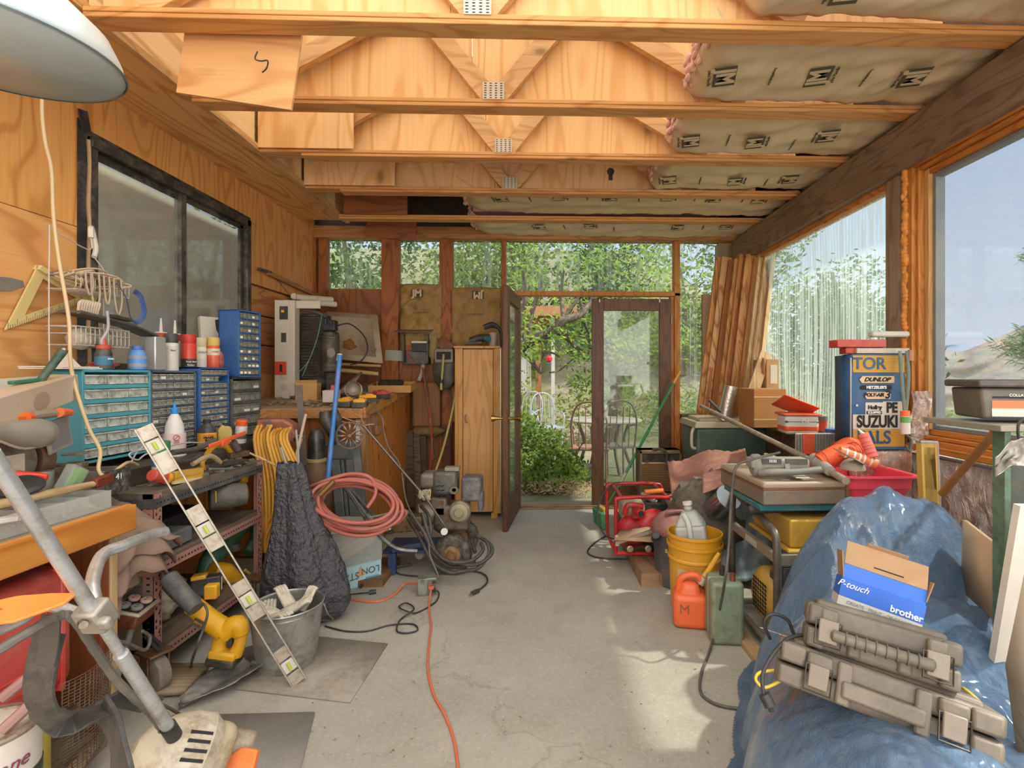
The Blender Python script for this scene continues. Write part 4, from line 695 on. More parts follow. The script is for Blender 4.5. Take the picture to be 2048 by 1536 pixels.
# lower shelf: leaf blower, bags, tools
T=thing('leaf_blower','green leaf blower lying at the back of the lowest shelf','leaf blower',(-1.95,2.9,.17)); b=B(); b.tube([W(405,1160,X=-1.800),W(420,1120,X=-1.800),W(450,1090,X=-1.780),W(480,1060,X=-1.770),W(505,1045,X=-1.750),W(510,1075,X=-1.750),W(495,1105,X=-1.750)],[.03,.05,.055,.04,.03,.028,.03],12); b.build('body',pm('3d6e4c',.45,dirt='6c7f6c'),T,sm=True); b=B(); b.cyl(W(470,1100,X=-1.730),W(470,1086,X=-1.730),.03); b.build('knob',pm('6a625c',.5),T)
def blob(c,r,seed,amp=.3,n=26): 
    b=B(); c=V(c)
    def f(u,v): 
        t=u*2*PI; p=v*PI; d=V((math.sin(p)*math.cos(t),math.sin(p)*math.sin(t),math.cos(p))); k=1+amp*noise.noise(d*2.2+V((seed,0,0)))+amp*.45*noise.noise(d*7+V((0,seed,0))); return (c.x+d.x*r[0]*k,c.y+d.y*r[1]*k,max(c.z+d.z*r[2]*k,c.z-r[2]))
    b.grid(f,n*2,n,cu=True); return b
BAGM=pm('bdb2a0',.5,0,.2,14,.6,.3); MILK=pm('d2cabd',.3,0,.15,10,.4,.2)
one(blob((-1.80,2.36,.265),(.14,.17,.10),3),'paper_bag',BAGM,'crumpled cream bags heaped on the lowest shelf','bag',sm=True); one(blob((-1.85,2.26,.40),(.1,.1,.07),9),'paper_bag',pm('c4bba8',.7,0,.2,14,.6,.2),'second crumpled cream bag behind the pink post','bag',sm=True)
T=thing('battery_charger','black and yellow battery charger block on the lowest shelf','charger',W(415,1180,X=-1.630)); m=tr(W(414,1170,X=-1.610))@rot(z=28,x=-12); b=B(m); b.box((0,0,0),(.12,.13,.085)); b.build('body',pm('2d3038',.45),T,.008); b=B(m)
for i in range(5): b.box((.0,-.062,-.03+i*.015),(.1,.01,.007))
b.build('fins',BLACK,T); b=B(m); b.box((.061,-.01,0),(.002,.04,.06)); b.build('sticker',WHITE,T); b=B(m); b.box((-.03,.0,.045),(.06,.14,.02)); b.build('yellow_top',DWY,T,.005)
T=thing('yellow_drill','yellow drill body behind the charger on the lowest shelf','power tool',W(445,1160,X=-1.700)); b=B(); b.tube([W(425,1140,X=-1.730),W(450,1145,X=-1.700),W(475,1165,X=-1.670)],[.04,.05,.035],12); b.build('housing',DWY,T); b=B(); b.tube([W(490,1140,X=-1.650),W(512,1160,X=-1.630),W(505,1175,X=-1.630),W(490,1170,X=-1.630)],.008,8); b.build('handle_loop',pm('d8b850',.5),T)
b=B(); b.cyl(W(338,1155,X=-1.50),W(392,1218,X=-1.36),.033,.03); one(b,'vacuum_hose_end',DGREY,'ribbed black hose end beside the yellow rotary saw','hose')
# electrical box on its mast, left of the pink post
T=thing('outlet_box','metal box with four worn wall outlets, propped on a pipe','outlet box',W(270,1220,X=-1.62)); c=W(268,1215,X=-1.60); m=tr(c)@rot(x=-0,y=16,z=10); b=B(m); b.bx((-.05,-.068,-.05),(.05,.068,0)); b.build('box_body',rust('a35f4c',amt=.8),T,.006); b=B(m); b.bx((-.058,-.076,0),(.058,.076,.014)); b.build('rim',pm('b9ab98',.5,.3),T,.01); b=B(m); b.bx((-.045,-.062,.0142),(.045,.062,.016)); b.build('dark_well',INK,T)
for y,c_ in ((-.032,'8f8c84'),(.032,'d8b09c')):
    for x in (-.022,.022): b=B(m@tr((x,y,.016))); b.lathe([(.02,0),(.02,.008),(.018,.01)],16,sy=1.1); o=b.build('socket',pm(c_,.5),T); h=B(m@tr((x,y,.0262))); h.bx((-.006,-.009,0),(.002,-.006,.0005)); h.bx((-.006,.006,0),(.002,.009,.0005)); h.build('slots',INK,o)
b=B(); b.cyl(c+V((0,0,-.05)),W(232,1360,X=-1.45),.011); b.build('pipe',pm('9a9a96',.4,.6),T); b=B(); b.tube([W(215,1280,X=-1.5),W(250,1285,X=-1.5),W(290,1300,X=-1.5),W(300,1275,X=-1.52),W(285,1262,X=-1.52)],.006,8); b.build('bracket',STEEL,T); b=B(); b.tube([W(300,1270,X=-1.55),W(322,1292,X=-1.53),W(318,1300,X=-1.53),W(290,1272,X=-1.54)],.007,8); b.build('black_handle',BLACK,T)
one(blob((-1.72,2.1,.62),(.07,.12,.11),4,.2),'plastic_bag',MILK,'pale crumpled plastic sack behind the outlet box','bag',sm=True)
obox('paper_box','pale striped card box wedged under the bench end','box',W(255,1130,X=-1.68),(.07,.12,.17),pm('b9a892',.7,dirt='8f7763'),rx=-4); 
obox('wood_plank','pink stained board fixed across the rack end','board',W(298,1115,X=-1.72),(.02,.16,.09),pm('b5786e',.7,0,.2,9,.2,.4),rx=-9)
b=B(); b.bar(W(215,1190,X=-1.66),W(320,1130,X=-1.72),.02,.05); one(b,'wood_batten',wood('a58a70','7f664f','Y',1.4,1.3),'weathered batten sloping beneath the card box','batten')
b=B()
for k in range(3):
    b.grid(lambda u,v:(-1.78+.26*v+.03*math.sin(u*9+k),1.84+.34*u,.72+.10*math.sin(u*PI)-.30*v**1.5*(.5+.5*k/2)+.03*noise.noise(V((u*6,v*6,k)))),26,22)
one(b,'cloth','' and 0 or pm('8f7566',.9,0,.15,9,.4,.15),'brown canvas jacket stuffed between the bench and the rack','jacket',sm=True,solid=.006)
# red jerry can on yellow drum
T=thing('jerry_can','large scuffed red fuel can beneath the near bench','fuel can',(-1.6,1.45,.312)); REDC=pm('a8332f',.45,0,.2,6,.1,.15,dirt='c05a50'); b=B(tr((-1.60,1.45,.312))); b.box((0,0,.19),(.25,.42,.38)); b.build('body',REDC,T,.045,seg=4)
b=B(tr((-1.60,1.45,.312))); b.box((0,.16,.19),(.256,.014,.376)); b.box((.123,-.02,.19),(.006,.26,.25)); b.box((.127,-.02,.12),(.004,.26,.006)); b.box((.127,-.02,.24),(.004,.26,.006)); b.build('ribs',pm('c2413a',.45),T,.004); b=B(); b.tube([V((-1.60,1.32,.68)),V((-1.60,1.35,.72)),V((-1.6,1.5,.72)),V((-1.6,1.54,.68))],.018,10); b.build('handle',REDC,T); b=B(); b.cyl((-1.60,1.6,.68),(-1.60,1.61,.72),.03); b.build('cap',pm('2c2a2a',.5),T)
T=thing('steel_drum','yellow drum with light label standing under the red fuel can','drum',(-1.62,1.42,.062)); b=B(tr((-1.62,1.42,.062))); b.lathe([(.2,.0),(.21,.005),(.21,.24),(.205,.248),(.02,.248)],44); b.build('body',pm('bfae4a',.45,0,.1,5,.1,.25),T); b=B(tr((-1.62,1.42,.062))); b.lathe([(.212,.235),(.215,.243),(.212,.249)],44,cap=False); b.build('rim',STEEL,T); 
b=B(); b.lathe([(.2115,.02),(.2115,.22)],44,tr((-1.62,1.42,.062)),cap=False); b.v=b.v; b.f=[f for f in b.f if all(-2.6<math.atan2(b.v[i].y-1.42,b.v[i].x+1.62)<-1.3 for i in f)]; b.build('label',pm('cfc6b4',.6),T)
T=thing('wire_mesh','rolled piece of rusty square wire mesh beside the drum','wire mesh',(-1.35,1.55,.05)); b=B()
for i in range(15): y=1.58+i*.014; b.tube([(-1.44+.02*math.sin(i*.3),y-.02,.07),(-1.43+.02*math.sin(i*.3),y-.02,.36)],.0013,4,k=1)
for j in range(30): z=.07+j*.01; b.tube([(-1.435+.02*math.sin(i*.3),1.56+i*.014,z) for i in range(0,15,2)],.0013,4,k=1)
b.build('mesh',rust('8f8576'),T)
T=thing('paint_can','gallon urethane paint can at the lower left corner','paint can',(-1.02,1.0,.0)); c=V((-1.165,1.10,.35)); b=B(tr(c)); b.lathe([(.083,0),(.084,.19),(.078,.192)],40); b.build('body',pm('d9d2c8',.4),T); b=B(tr(c)); b.lathe([(.0845,.186),(.087,.192),(.0845,.197),(.07,.197),(.068,.188),(.01,.188)],40); b.build('rim',rust('b0a494',amt=.5),T)
b=B(tr(c)); b.lathe([(.0846,.03),(.0846,.075)],40,cap=False); b.build('green_band',pm('4c9a52',.5),T); b=B(tr(c)); b.lathe([(.0848,.077),(.0848,.10)],40,cap=False); b.build('dark_band',pm('2f3a36',.5),T)
for s_,z,h,mt in (('Urethane',.135,.028,pm('7d2f4c',.5)),('ULTIMATE',.112,.011,INK),('POLYURETHANE',.088,.014,WINK)):
    for ii,ch in enumerate(s_):
        a=math.radians(-48+(ii-len(s_)/2+.5)*h*.62/.085*57.3*(1.25 if h<.02 else 1.05)); d_=V((math.cos(a),math.sin(a),0)); txt(ch,c+d_*.0855+V((0,0,z)),(-d_.y,d_.x,0),(0,0,1),h,mt,T,shear=.3 if h>.02 else 0)
b=B(); b.tube([c+V((.05,-.02,.2)),c+V((.075,.05,.25)),c+V((.03,.09,.27)),c+V((-.03,.06,.22))],.012,8); b.build('brush_handle',pm('9a7470',.5),T)
b=B(); b.bx((-1.36,.9,0),(-1.07,1.21,.35)); one(b,'wooden_block',wood('b58a5c','8f6a42','X',1.3,1.2),'thick timber offcut under the paint can','timber')
b=B(); b.bar((-1.38,1.34,.03),(-1.10,1.38,.03),.09,.058); one(b,'timber_offcut',wood('c79a66','a2764a','X',1.6,1.2),'sawn timber offcuts on the floor in front of the yellow drum','timber')
# ================= foreground trimmer, level, pail, floor tools =================
T=thing('string_trimmer','silver shafted string trimmer leaning up from the lower left','string trimmer',(-1.0,1.2,0)); TS=pm('ccd0d4',.28,.6,.1,14,.05,.15,dirt='a8a49c')
S0=W(-20,905,Y=.80); S1=W(352,1478,Y=1.25); sd_=(S1-S0).normalized()
b=B(); b.cyl(S0,lerp(S0,S1,.46),.0122); b.cyl(lerp(S0,S1,.46),lerp(S0,S1,.60),.0098); b.cyl(lerp(S0,S1,.60),S1,.0135); b.build('shaft',TS,T); b=B(); b.cyl(lerp(S0,S1,.93),lerp(S0,S1,.985),.0165); b.build('shaft_collar',BLACK,T)
hc=lerp(S0,S1,.455); b=B(tr(hc)@basis(sd_,(1,0,0))); b.box((0,0,0),(.06,.046,.044)); b.box((.0,.027,.015),(.026,.026,.018)); b.build('handle_clamp',pm('a8a298',.45,.4),T,.006); b=B(); b.cyl(hc+V((.0,-.03,.0)),hc+V((.01,-.038,0)),.007); b.build('bolt',CHROME,T)
b=B(); b.tube([hc+V((0,0,.02)),W(185,1165,Y=1.04),W(205,1110,Y=1.12),W(250,1090,Y=1.18),W(300,1070,Y=1.28),W(330,1063,Y=1.33)],.0125,12); b.build('handlebar',TS,T); b=B(); b.tube([hc+V((0,0,-.01)),W(95,1210,Y=.99),W(40,1240,Y=.95),W(-30,1270,Y=.9)],.011,10); b.build('handlebar',TS,T)
b=B(); b.prism([(-.07,-.02),(.0,-.03),(.06,-.012),(.07,.008),(.03,.02),(-.02,.03),(-.06,.028),(-.03,.004),(-.07,.006)],.006,tr(W(48,1215,Y=.93))@basis((1,.3,.12),(0,1,.5))@Matrix.Scale(1.05,4)); b.build('throttle_guard',pm('ee8a3a',.45),T,.002)
RB=pm('66625c',.6,0,.1,9,.1,.3)
b=B(); n_=70; P_=spl([W(-30,1318,Y=.9),W(60,1262,Y=.93),W(120,1232,Y=.98),W(150,1240,Y=1.0),W(190,1300,Y=1.07),W(240,1368,Y=1.14),W(300,1425,Y=1.2),W(325,1460,Y=1.22)],14); b.tube(P_,[.008+.0012*(i%2) for i in range(160)],8,k=1); b.build('cable_sleeve',RB,T)
SG=pm('45423f',.75,0,.15,20,.4,.2)
b=B(); 
def ribbon(b,P,w_,th=.006,up=V((0,0,1))):
    P=spl(P,6); vs=[];N=len(P)
    for i,p in enumerate(P):
        t=(P[min(N-1,i+1)]-P[max(0,i-1)]).normalized(); s_=t.cross(up(i/(N-1)) if callable(up) else up); s_=s_.normalized() if s_.length>1e-4 else V((1,0,0)); n=t.cross(s_); ww=w_(i/(N-1)) if callable(w_) else w_
        vs+=[p+s_*ww/2+n*th/2,p-s_*ww/2+n*th/2,p-s_*ww/2-n*th/2,p+s_*ww/2-n*th/2]
    fs=[(i*4+j,i*4+(j+1)%4,i*4+4+(j+1)%4,i*4+4+j) for i in range(N-1) for j in range(4)]+[(0,1,2,3),(N*4-4,N*4-3,N*4-2,N*4-1)]
    return b.add(vs,fs)
ribbon(b,[W(103,1230,Y=1.0),W(98,1290,Y=1.0),W(90,1330,Y=1.0)],.036,.004,V((0,1,0))); b.build('buckle_strap',pm('55514c',.7),T)
T2=thing('shoulder_strap','wide black padded shoulder strap looping below the trimmer','strap',W(80,1400,Y=1.02)); b=B()
ribbon(b,[W(100,1265,Y=1.02),W(84,1330,Y=1.01),W(78,1390,Y=1.01),W(100,1430,Y=1.03),W(150,1440,Y=1.08),W(205,1420,Y=1.14)],.062,.009,lambda t:V((0.1,1,0)) if t<.55 else V((.0,.8,-.6))); b.build('pad',SG,T2,.002)
b=B(); ribbon(b,[W(205,1415,Y=1.15),W(230,1460,Y=1.12),W(240,1520,Y=1.08),W(255,1600,Y=1.05)],.075,.009,V((.3,1,.1))); b.build('pad',pm('3f3e40',.7),T2,.002)
b=B(); ribbon(b,[W(300,1408,Y=1.3),W(330,1412,Y=1.35),W(390,1448,Y=1.42),W(425,1475,Y=1.45),W(445,1512,Y=1.42),W(455,1545,Y=1.4)],.018,.004,V((0,.2,1))); b.build('webbing',pm('56524c',.7),T2)
b=B(); ribbon(b,[W(215,1395,Y=1.2),W(260,1400,Y=1.25),W(305,1410,Y=1.3)],.06,.008,V((0,1,-.3))); b.build('pad',pm('3b3a3c',.7),T2,.002)
ENG=pm('c9c0ab',.5,0,.12,8,.15,.2,dirt='8c7a60'); ec=W(325,1500,Y=1.27)
m=tr(ec)@basis((.75,.45,-.45),(0,.6,.8)); b=B(m); b.lathe([(.022,-.06),(.045,-.045),(.075,.0),(.088,.04),(.088,.085),(.07,.11),(.02,.12)],24,rot(y=90)); b.build('clutch_housing',ENG,T); b=B(m)
for i in range(4): a=i*.22-.2; b.box((.055,.0855*math.sin(a),.0872*math.cos(a)),(.05,.007,.003),rot(x=-math.degrees(a)))
b.build('vent_slots',INK,T); m2=tr(W(400,1510,Y=1.33))@basis((.75,.45,-.45),(0,.6,.8)); b=B(m2); b.box((0,0,0),(.13,.15,.13)); b.build('engine_cover',pm('b9ac8e',.5,0,.15,8,.2,.3,dirt='7d6b50'),T,.035,seg=4); b=B(m2); b.box((0,.0,.0665),(.02,.12,.002)); b.build('sticker',WHITE,T); b=B(m2); b.box((.09,.03,-.03),(.07,.07,.06)); b.build('air_filter',pm('a89d86',.5,dirt='6c5c46'),T,.012)
b=B(); b.prism([(-.05,-.03),(.05,-.03),(.06,.02),(.02,.035),(-.04,.02)],.02,tr(W(470,1530,Y=1.36))@basis((1,.1,.2),(0,.5,.8))); b.build('orange_cover',pm('e8762e',.45),T,.004)
# aluminium level leaning
T=thing('spirit_level','long aluminium spirit level leaning from the floor to the bench','spirit level',W(598,1362,Z=0)); p0=W(598,1364,Z=.012); p1=W(287,853,X=-1.50); dd=(p1-p0); LL=dd.length; m=basis(dd,V((.5,-.85,.2)).cross(dd),p0); 
LV=pm('b7afa2',.42,.45,.12,20,.1,.5,dirt='94836c'); b=B(m); 
segs=[(0,.10),(.17,.24),(.33,.40),(.52,.58),(.70,.76),(.86,.92),(1,1)]
b.box((LL/2,.027,0),(LL,.006,.028)); b.box((LL/2,-.027,0),(LL,.006,.028))
wins=[(.07,.055,1),(.205,.13,0),(.345,.05,1),(.48,.13,0),(.62,.05,1),(.77,.13,0),(.93,.05,1)]; prev=0
for c_,h_,v_ in wins: 
    a=c_-h_/2; b.box(((prev+a)/2*LL,0,0),((a-prev)*LL,.05,.010)); prev=c_+h_/2
b.box(((prev+1)/2*LL,0,0),((1-prev)*LL,.05,.010)); b.build('frame',LV,T,.001)
for c_,h_,v_ in wins:
    if v_:
        b=B(m); b.box((c_*LL,0,0),(.05,.05,.016)); o=b.build('vial_block',pm('c8c6b6',.4),T,.004); b=B(m); b.cyl((c_*LL-.016,0,.009),(c_*LL+.016,0,.009),.007,n=10); b.build('vial',pm('b9c24a',.2),o)
# galvanised pail
T=thing('bucket','galvanised steel bucket full of pale work gloves','bucket',(-1.15,2.28,0)); pc=V((-1.13,2.30,0)); b=B(tr(pc)); b.lathe([(.001,.012),(.112,.012),(.116,0),(.12,.0),(.123,.04),(.1255,.043),(.1245,.046),(.147,.24),(.15,.243),(.1485,.248),(.152,.262),(.156,.266),(.152,.27),(.147,.264),(.118,.02),(.001,.016)],44,cap=False); b.build('pail_body',pm('a5a59f',.4,.6,.18,9,.15,.3,dirt='75706a'),T)
b=B(tr(pc)); b.tube([(.153,.02,.255),(.17,.03,.2),(.15,.12,.13),(.0,.17,.11),(-.1,.14,.15)],.003,6); b.build('bail_handle',STEEL,T); b=B(tr(pc)); b.lathe([(.11,0.20),(.001,.2)],24,cap=False)
GLV=pm('c7bfae',.85,0,.12,20,.4,.2,dirt='9e917d')
for k,(x,y,z,l,ra,az,el) in enumerate(((-.07,-.03,.25,.17,.035,200,35),(-.03,.05,.27,.16,.03,150,40),(.04,.0,.25,.16,.038,20,25),(.0,-.07,.24,.15,.033,330,20),(.07,.05,.27,.12,.03,60,50),(-.09,.02,.22,.14,.03,110,40))):
    d_=V((math.cos(math.radians(az))*math.cos(math.radians(el)),math.sin(math.radians(az))*math.cos(math.radians(el)),math.sin(math.radians(el)))); a=pc+V((x,y,z))-d_*l*.5; e=a+d_*l; s_=d_.cross(V((0,0,1))).normalized()
    TT=thing('work_glove',['pale glove flopped over the left rim of the bucket','pale glove standing at the back of the bucket','pale glove on the right in the bucket','pale glove at the front of the bucket','small pale glove sticking up at the right of the bucket','pale glove at the far left in the bucket'][k],'glove',a,group='gloves in the bucket'); b=B(); b.tube([a,lerp(a,e,.35),lerp(a,e,.6)],[ra*.9,ra,ra*.85],12,flat=.55); b.build('palm',GLV,TT,sm=True)
    for j in range(4): q=lerp(a,e,.55)+s_*(j-1.5)*ra*.45; b=B(); b.tube([q,q+d_*l*.25+V((0,0,.006)),q+d_*l*(.42-.03*abs(j-1.5))-V((0,0,.008))],[ra*.26,ra*.25,ra*.2],8); b.build('finger',GLV,TT,sm=True)
# flat shovel blade & yellow rotary saw & mats
T=thing('shovel','worn steel shovel blade lying flat before the bucket','shovel',W(440,1370,Z=0)); 
def shv(u,v):
    a=lerp(W(358,1412,Z=.02),W(508,1322,Z=.05),u); n=(W(508,1322,Z=.0)-W(358,1412,Z=0)).normalized().cross(V((0,0,1))); wd=.085*min(1,(u*2.2)**.6)*(1 if u<.9 else 1-(u-.9)*2); return a+n*(v-.5)*2*wd+V((0,0,.03*abs(v-.5)*2-.015+.006*noise.noise(V((u*9,v*9,0)))))
b=B(); b.grid(shv,30,14); b.build('blade',pm('8e8a84',.45,.5,.2,12,.4,.4,dirt='66615a'),T,sm=True,solid=.004); b=B(); b.tube([W(505,1325,Z=.05),W(550,1335,Z=.03),W(575,1330,Z=.03)],.017,10); b.build('socket',pm('48484a',.5,.4),T)
T=thing('rotary_saw','yellow and black battery drywall cut-out saw standing by the pink rack','power tool',(-1.35,2.45,.0)); Yp=2.16
b=B(); b.tube([W(385,1208,Y=Yp),W(420,1240,Y=Yp),W(452,1262,Y=Yp)],[.034,.04,.045],16); b.tube([W(452,1262,Y=Yp),W(476,1248,Y=Yp),W(482,1270,Y=Yp)],[.045,.036,.03],14); b.build('housing',DWY,T,sm=True)
b=B(); b.tube([W(450,1258,Y=Yp),W(440,1285,Y=Yp),W(438,1300,Y=Yp)],[.034,.03,.034],12); b.tube([W(482,1262,Y=Yp),W(480,1285,Y=Yp),W(470,1308,Y=Yp)],[.026,.024,.03],12); b.build('handle',DWY,T,sm=True); b=B(); b.box(W(452,1305,Y=Yp),(.11,.08,.035),rot(y=8)); b.build('battery_base',DWY,T,.01); b=B(); b.box(W(449,1318,Y=Yp),(.115,.085,.035),rot(y=10)); b.build('battery',pm('34312c',.5),T,.008)
b=B(); b.tube([W(336,1160,Y=Yp+.05),W(362,1188,Y=Yp+.02),W(392,1212,Y=Yp)],.034,14); b.build('collar',pm('5c5856',.5),T); b=B(); b.box(W(398,1248,Y=Yp-.045),(.05,.006,.03),rot(y=28)); b.build('nameplate',pm('3a3228',.6),T); txt('DEWALT',W(398,1248,Y=Yp-.05),(1,0,-.55),(.55,0,1),.008,DWY,T); b=B(); b.box(W(391,1222,Y=Yp),(.06,.05,.03),rot(y=35)); b.build('base_shoe',DWY,T,.004)
b=B(); b.box(W(462,1280,Y=Yp-.01),(.018,.03,.055)); b.build('grip_pad',BLACK,T,.004)
obox('battery_block','worn yellow battery casing between the rotary saw and the level','battery',W(424,1182,Y=2.2),(.05,.04,.06),DWY,rz=10,bev=.006)
b=B(); b.tube([W(360,1212,Y=2.2),W(400,1205,Y=2.1),W(415,1225,Y=2.06),W(405,1262,Y=2.06),W(395,1290,Y=2.04),W(385,1335,Z=.01),W(440,1320,Z=.01)],.005,6); one(b,'extension_cord',pm('4c4848',.5),'dark cord hanging in front of the yellow rotary saw','cord',sm=True)
MAT=wood('8f8578','756b5f','X',1,1,knots=False)
b=B(); b.add([W(470,1378,Z=.004),W(700,1405,Z=.004),W(775,1288,Z=.004),W(600,1270,Z=.004),W(470,1300,Z=.004)],[(0,1,2,3,4)]); one(b,'floor_mat',pm('958c80',.9,0,.1,7,.3,.3,dirt='7c7266'),'flat grey board on the floor under the bucket','mat',solid=.006)
b=B(); b.add([W(345,1432,Z=.004),W(630,1425,Z=.004),W(575,1640,Z=.004),W(200,1640,Z=.004)],[(0,1,2,3)]); one(b,'floor_mat',pm('8b857e',.9,0,.06,7,.3,.3),'smooth grey board on the floor at the bottom edge','mat',solid=.006)
b=B(); b.add([W(290,1390,Z=.02),W(370,1385,Z=.02),W(420,1330,Z=.02),W(300,1330,Z=.02)],[(0,1,2,3)]); one(b,'plywood_scrap',wood('a99377','8a755b','X',1.5,1.2),'dusty scrap of plywood under the caster','board',solid=.018)
b=B(); b.add([W(80,1536,Z=.03),W(180,1470,Z=.05),W(232,1440,Z=.03),W(150,1560,Z=.03)],[(0,1,2,3)]); one(b,'plywood_scrap',wood('b79d7c','947b5c','X',1.5,1.2),'pale plywood strip at the lower left under the trimmer','board',solid=.02)
# ---------------- yellow cord coil, vise, black bag ----------------
T=thing('cord_coil','long coil of yellow cord hanging from the rack corner','cord',W(530,850,Y=2.98)); random.seed(4); YC=pm('c8922f',.5,0,.12,9,.05,.15); YP=3.0
for k in range(11):
    x0=505+k*6.5; x1=527+ (k*7)%52; b=B(); t0=W(x0+12,852+R(-4,8),Y=YP+.02*(k%3)); b.tube([t0,W(x0+4,880,Y=YP-.02+.012*(k%4)),W(x0+16+k*1.4,960,Y=YP-.04+.014*(k%4)),W(x1-2,1060,Y=YP-.03+.012*(k%3)),W(x1-8+R(-8,8),1125+R(-30,25),Y=YP-.02)],.0095,8); b.build('strand',YC,T,sm=True)
b=B(); b.tube([W(535,1120,Y=YP),W(545,1165,Y=YP),W(556,1120,Y=YP),W(560,1040,Y=YP-.02)],.0095,8); b.tube([W(592,905,Y=3.05),W(596,925,Y=3.05),W(592,935,Y=3.05)],.009,8); b.build('strand',YC,T,sm=True)
VR=pm('9c5a44',.55,.1,.15,10,.15,.3,dirt='7a4030'); T=thing('bench_vise','brick red bench vise behind the yellow cord coil','vise',W(560,905,Y=3.15)); vc=W(562,865,Y=3.15)
b=B(tr(vc)@rot(z=8)); b.prism([(-.12,.085),(.03,.085),(.085,.05),(.095,-.01),(.08,-.06),(.03,-.07),(.01,-.03),(-.03,-.02),(-.08,-.03),(-.12,-.02)],.11,rot(x=90)); b.build('fixed_jaw',VR,T,.012); b=B(tr(vc)@rot(z=8)); b.box((.045,-.06,-.02),(.07,.03,.06)); b.box((-.02,0,-.09),(.12,.13,.04)); b.build('slide',VR,T,.006); b=B(tr(vc)); b.cyl((.09,-.02,-.03),(.135,-.02,-.02),.017); b.cyl((.13,-.02,-.02),(.15,-.02,-.015),.022); b.build('screw_head',CHROME,T,.003)
b=B(); b.cyl(vc+V((.145,-.02,-.02)),W(588,925,Y=3.05),.007); b.build('lever',STEEL,T); b=B(tr(vc)); b.lathe([(.05,-.11),(.05,-.13),(.03,-.14),(.03,-.4),(.14,-.84),(.14,-.855)],16); b.build('stand',DGREY,T)
for a_,e_,w_,lab in (((534,843),(568,925),.035,'flat steel blade leaning in front of the vise'),((598,770),(608,935),.04,'upright dark flat bar rising behind the vise'),((612,828),(585,945),.014,'thin light rod leaning right of the vise')):
    b=B(); b.bar(W(*a_,Y=3.08 if w_<.038 else 3.3),W(*e_,Y=3.0 if w_<.038 else 3.28),w_,.005,up=(0,1,0)); one(b,'steel_bar',pm('716860',.5,.4,.15,10,.1,.4) if w_>.02 else pm('b5a287',.6),lab,'bar')
BAGB=pm('4a494e',.22,.1,.3,26,1,.08); T=thing('trash_bag','black crinkled plastic sack hanging to the floor beside the yellow cord','bag',(-1.12,2.75,0)); 
prof=[(577,925,.055),(582,960,.07),(590,1020,.10),(600,1080,.14),(607,1130,.185),(615,1180,.215),(625,1215,.18),(632,1236,.10)]
C_=spl([W(px,py,Y=2.72) for px,py,_ in prof],6); Rr=[r for *_,r in prof]
def bagf(u,v):
    f=v*(len(C_)-1); i=min(int(f),len(C_)-2); c=lerp(C_[i],C_[i+1],f-i); g=v*(len(Rr)-1); j=min(int(g),len(Rr)-2); r=Rr[j]*(1-(g-j))+Rr[j+1]*(g-j); a=u*2*PI
    k=1+.13*math.sin(a*5+v*3)*(1-v*.5)+.10*noise.noise(V((math.cos(a)*2,math.sin(a)*2,v*5)))+.05*noise.noise(V((math.cos(a)*7,math.sin(a)*7,v*9)))+.05*abs(noise.noise(V((math.cos(a)*9,math.sin(a)*9,v*14)))); p=c+V((math.cos(a)*r*k,math.sin(a)*r*k*.75,.012*noise.noise(V((a*3,v*12,0))))); p.z=max(p.z,.008); return p
bn_=[n for n in BAGB.node_tree.nodes if n.type=='BUMP'][0]; bn_.inputs['Distance'].default_value=.03; [setattr(n.inputs['Scale'],'default_value',42) for n in BAGB.node_tree.nodes if n.type=='TEX_NOISE' and n.inputs['Scale'].default_value==60]
b=B(); b.grid(bagf,120,130,cu=True); b.build('sack',BAGB,T,sm=True); b=B(); b.tube([W(562,895,Y=2.75),W(570,920,Y=2.72),W(580,945,Y=2.7)],.007,6); b.tube([W(592,860,Y=2.78),W(596,900,Y=2.75),W(597,930,Y=2.72)],.006,6); b.build('hanging_strip',pm('8d8a86',.5),T)
b=B(); b.box(W(610,1245,Z=.02),(.10,.16,.035),rot(z=-25)); one(b,'slotted_box',BLACK,'small black slotted box on the floor behind the bucket','box',bev=.008)
# ================= sloping corner bench at the back left =================
BX=-1.205; yF,yR=3.50,4.86; zF,zR=1.06,1.215
def bz(y): return zF+(zR-zF)*(y-yF)/(yR-yF)
T=thing('workbench','plywood corner bench with sloping top at the back left','workbench',(-1.7,4.2,0))
sl=math.degrees(math.atan2(zR-zF,yR-yF)); 
b=B(); b.box(((XL+.01+BX)/2,(yF+yR)/2,(zF+zR)/2-.012),(BX-XL-.02,(yR-yF)/math.cos(math.radians(sl)),.024),rot(x=sl)); b.build('benchtop',wood('b59a78','94785a','X',1.2,1,weather=.35),T,.002)
b=B(); b.bar((BX+.008,yF,zF-.03),(BX+.008,yR,zR-.03),.02,.075,up=(0,0,1)); b.bar((XL+.03,yF-.006,zF-.035),(BX,yF-.006,zF-.035),.02,.06); b.build('edge_board',wood('c08a48','9a6830','Y',1.4,1.3),T,.002)
b=B(); b.add([(BX-.02,yF+.12,0.02),(BX-.02,yR-.02,0.02),(BX-.02,yR-.02,zR-.05),(BX-.02,yF+.12,zF-.06),(BX-.04,yF+.12,0.02),(BX-.04,yR-.02,0.02),(BX-.04,yR-.02,zR-.05),(BX-.04,yF+.12,zF-.06)],[(0,1,2,3),(4,5,6,7),(0,1,5,4),(2,3,7,6),(0,3,7,4),(1,2,6,5)]); b.build('side_panel',wood('bd7c34','8c5420','Z',1.6,.35,c3='b0702c'),T)
b=B(); b.bx((XL+.05,yF+.10,.02),(BX-.045,yF+.118,zF-.04)); b.build('front_panel',wood('ba7430','94561f','Z',1.2,1.3),T)
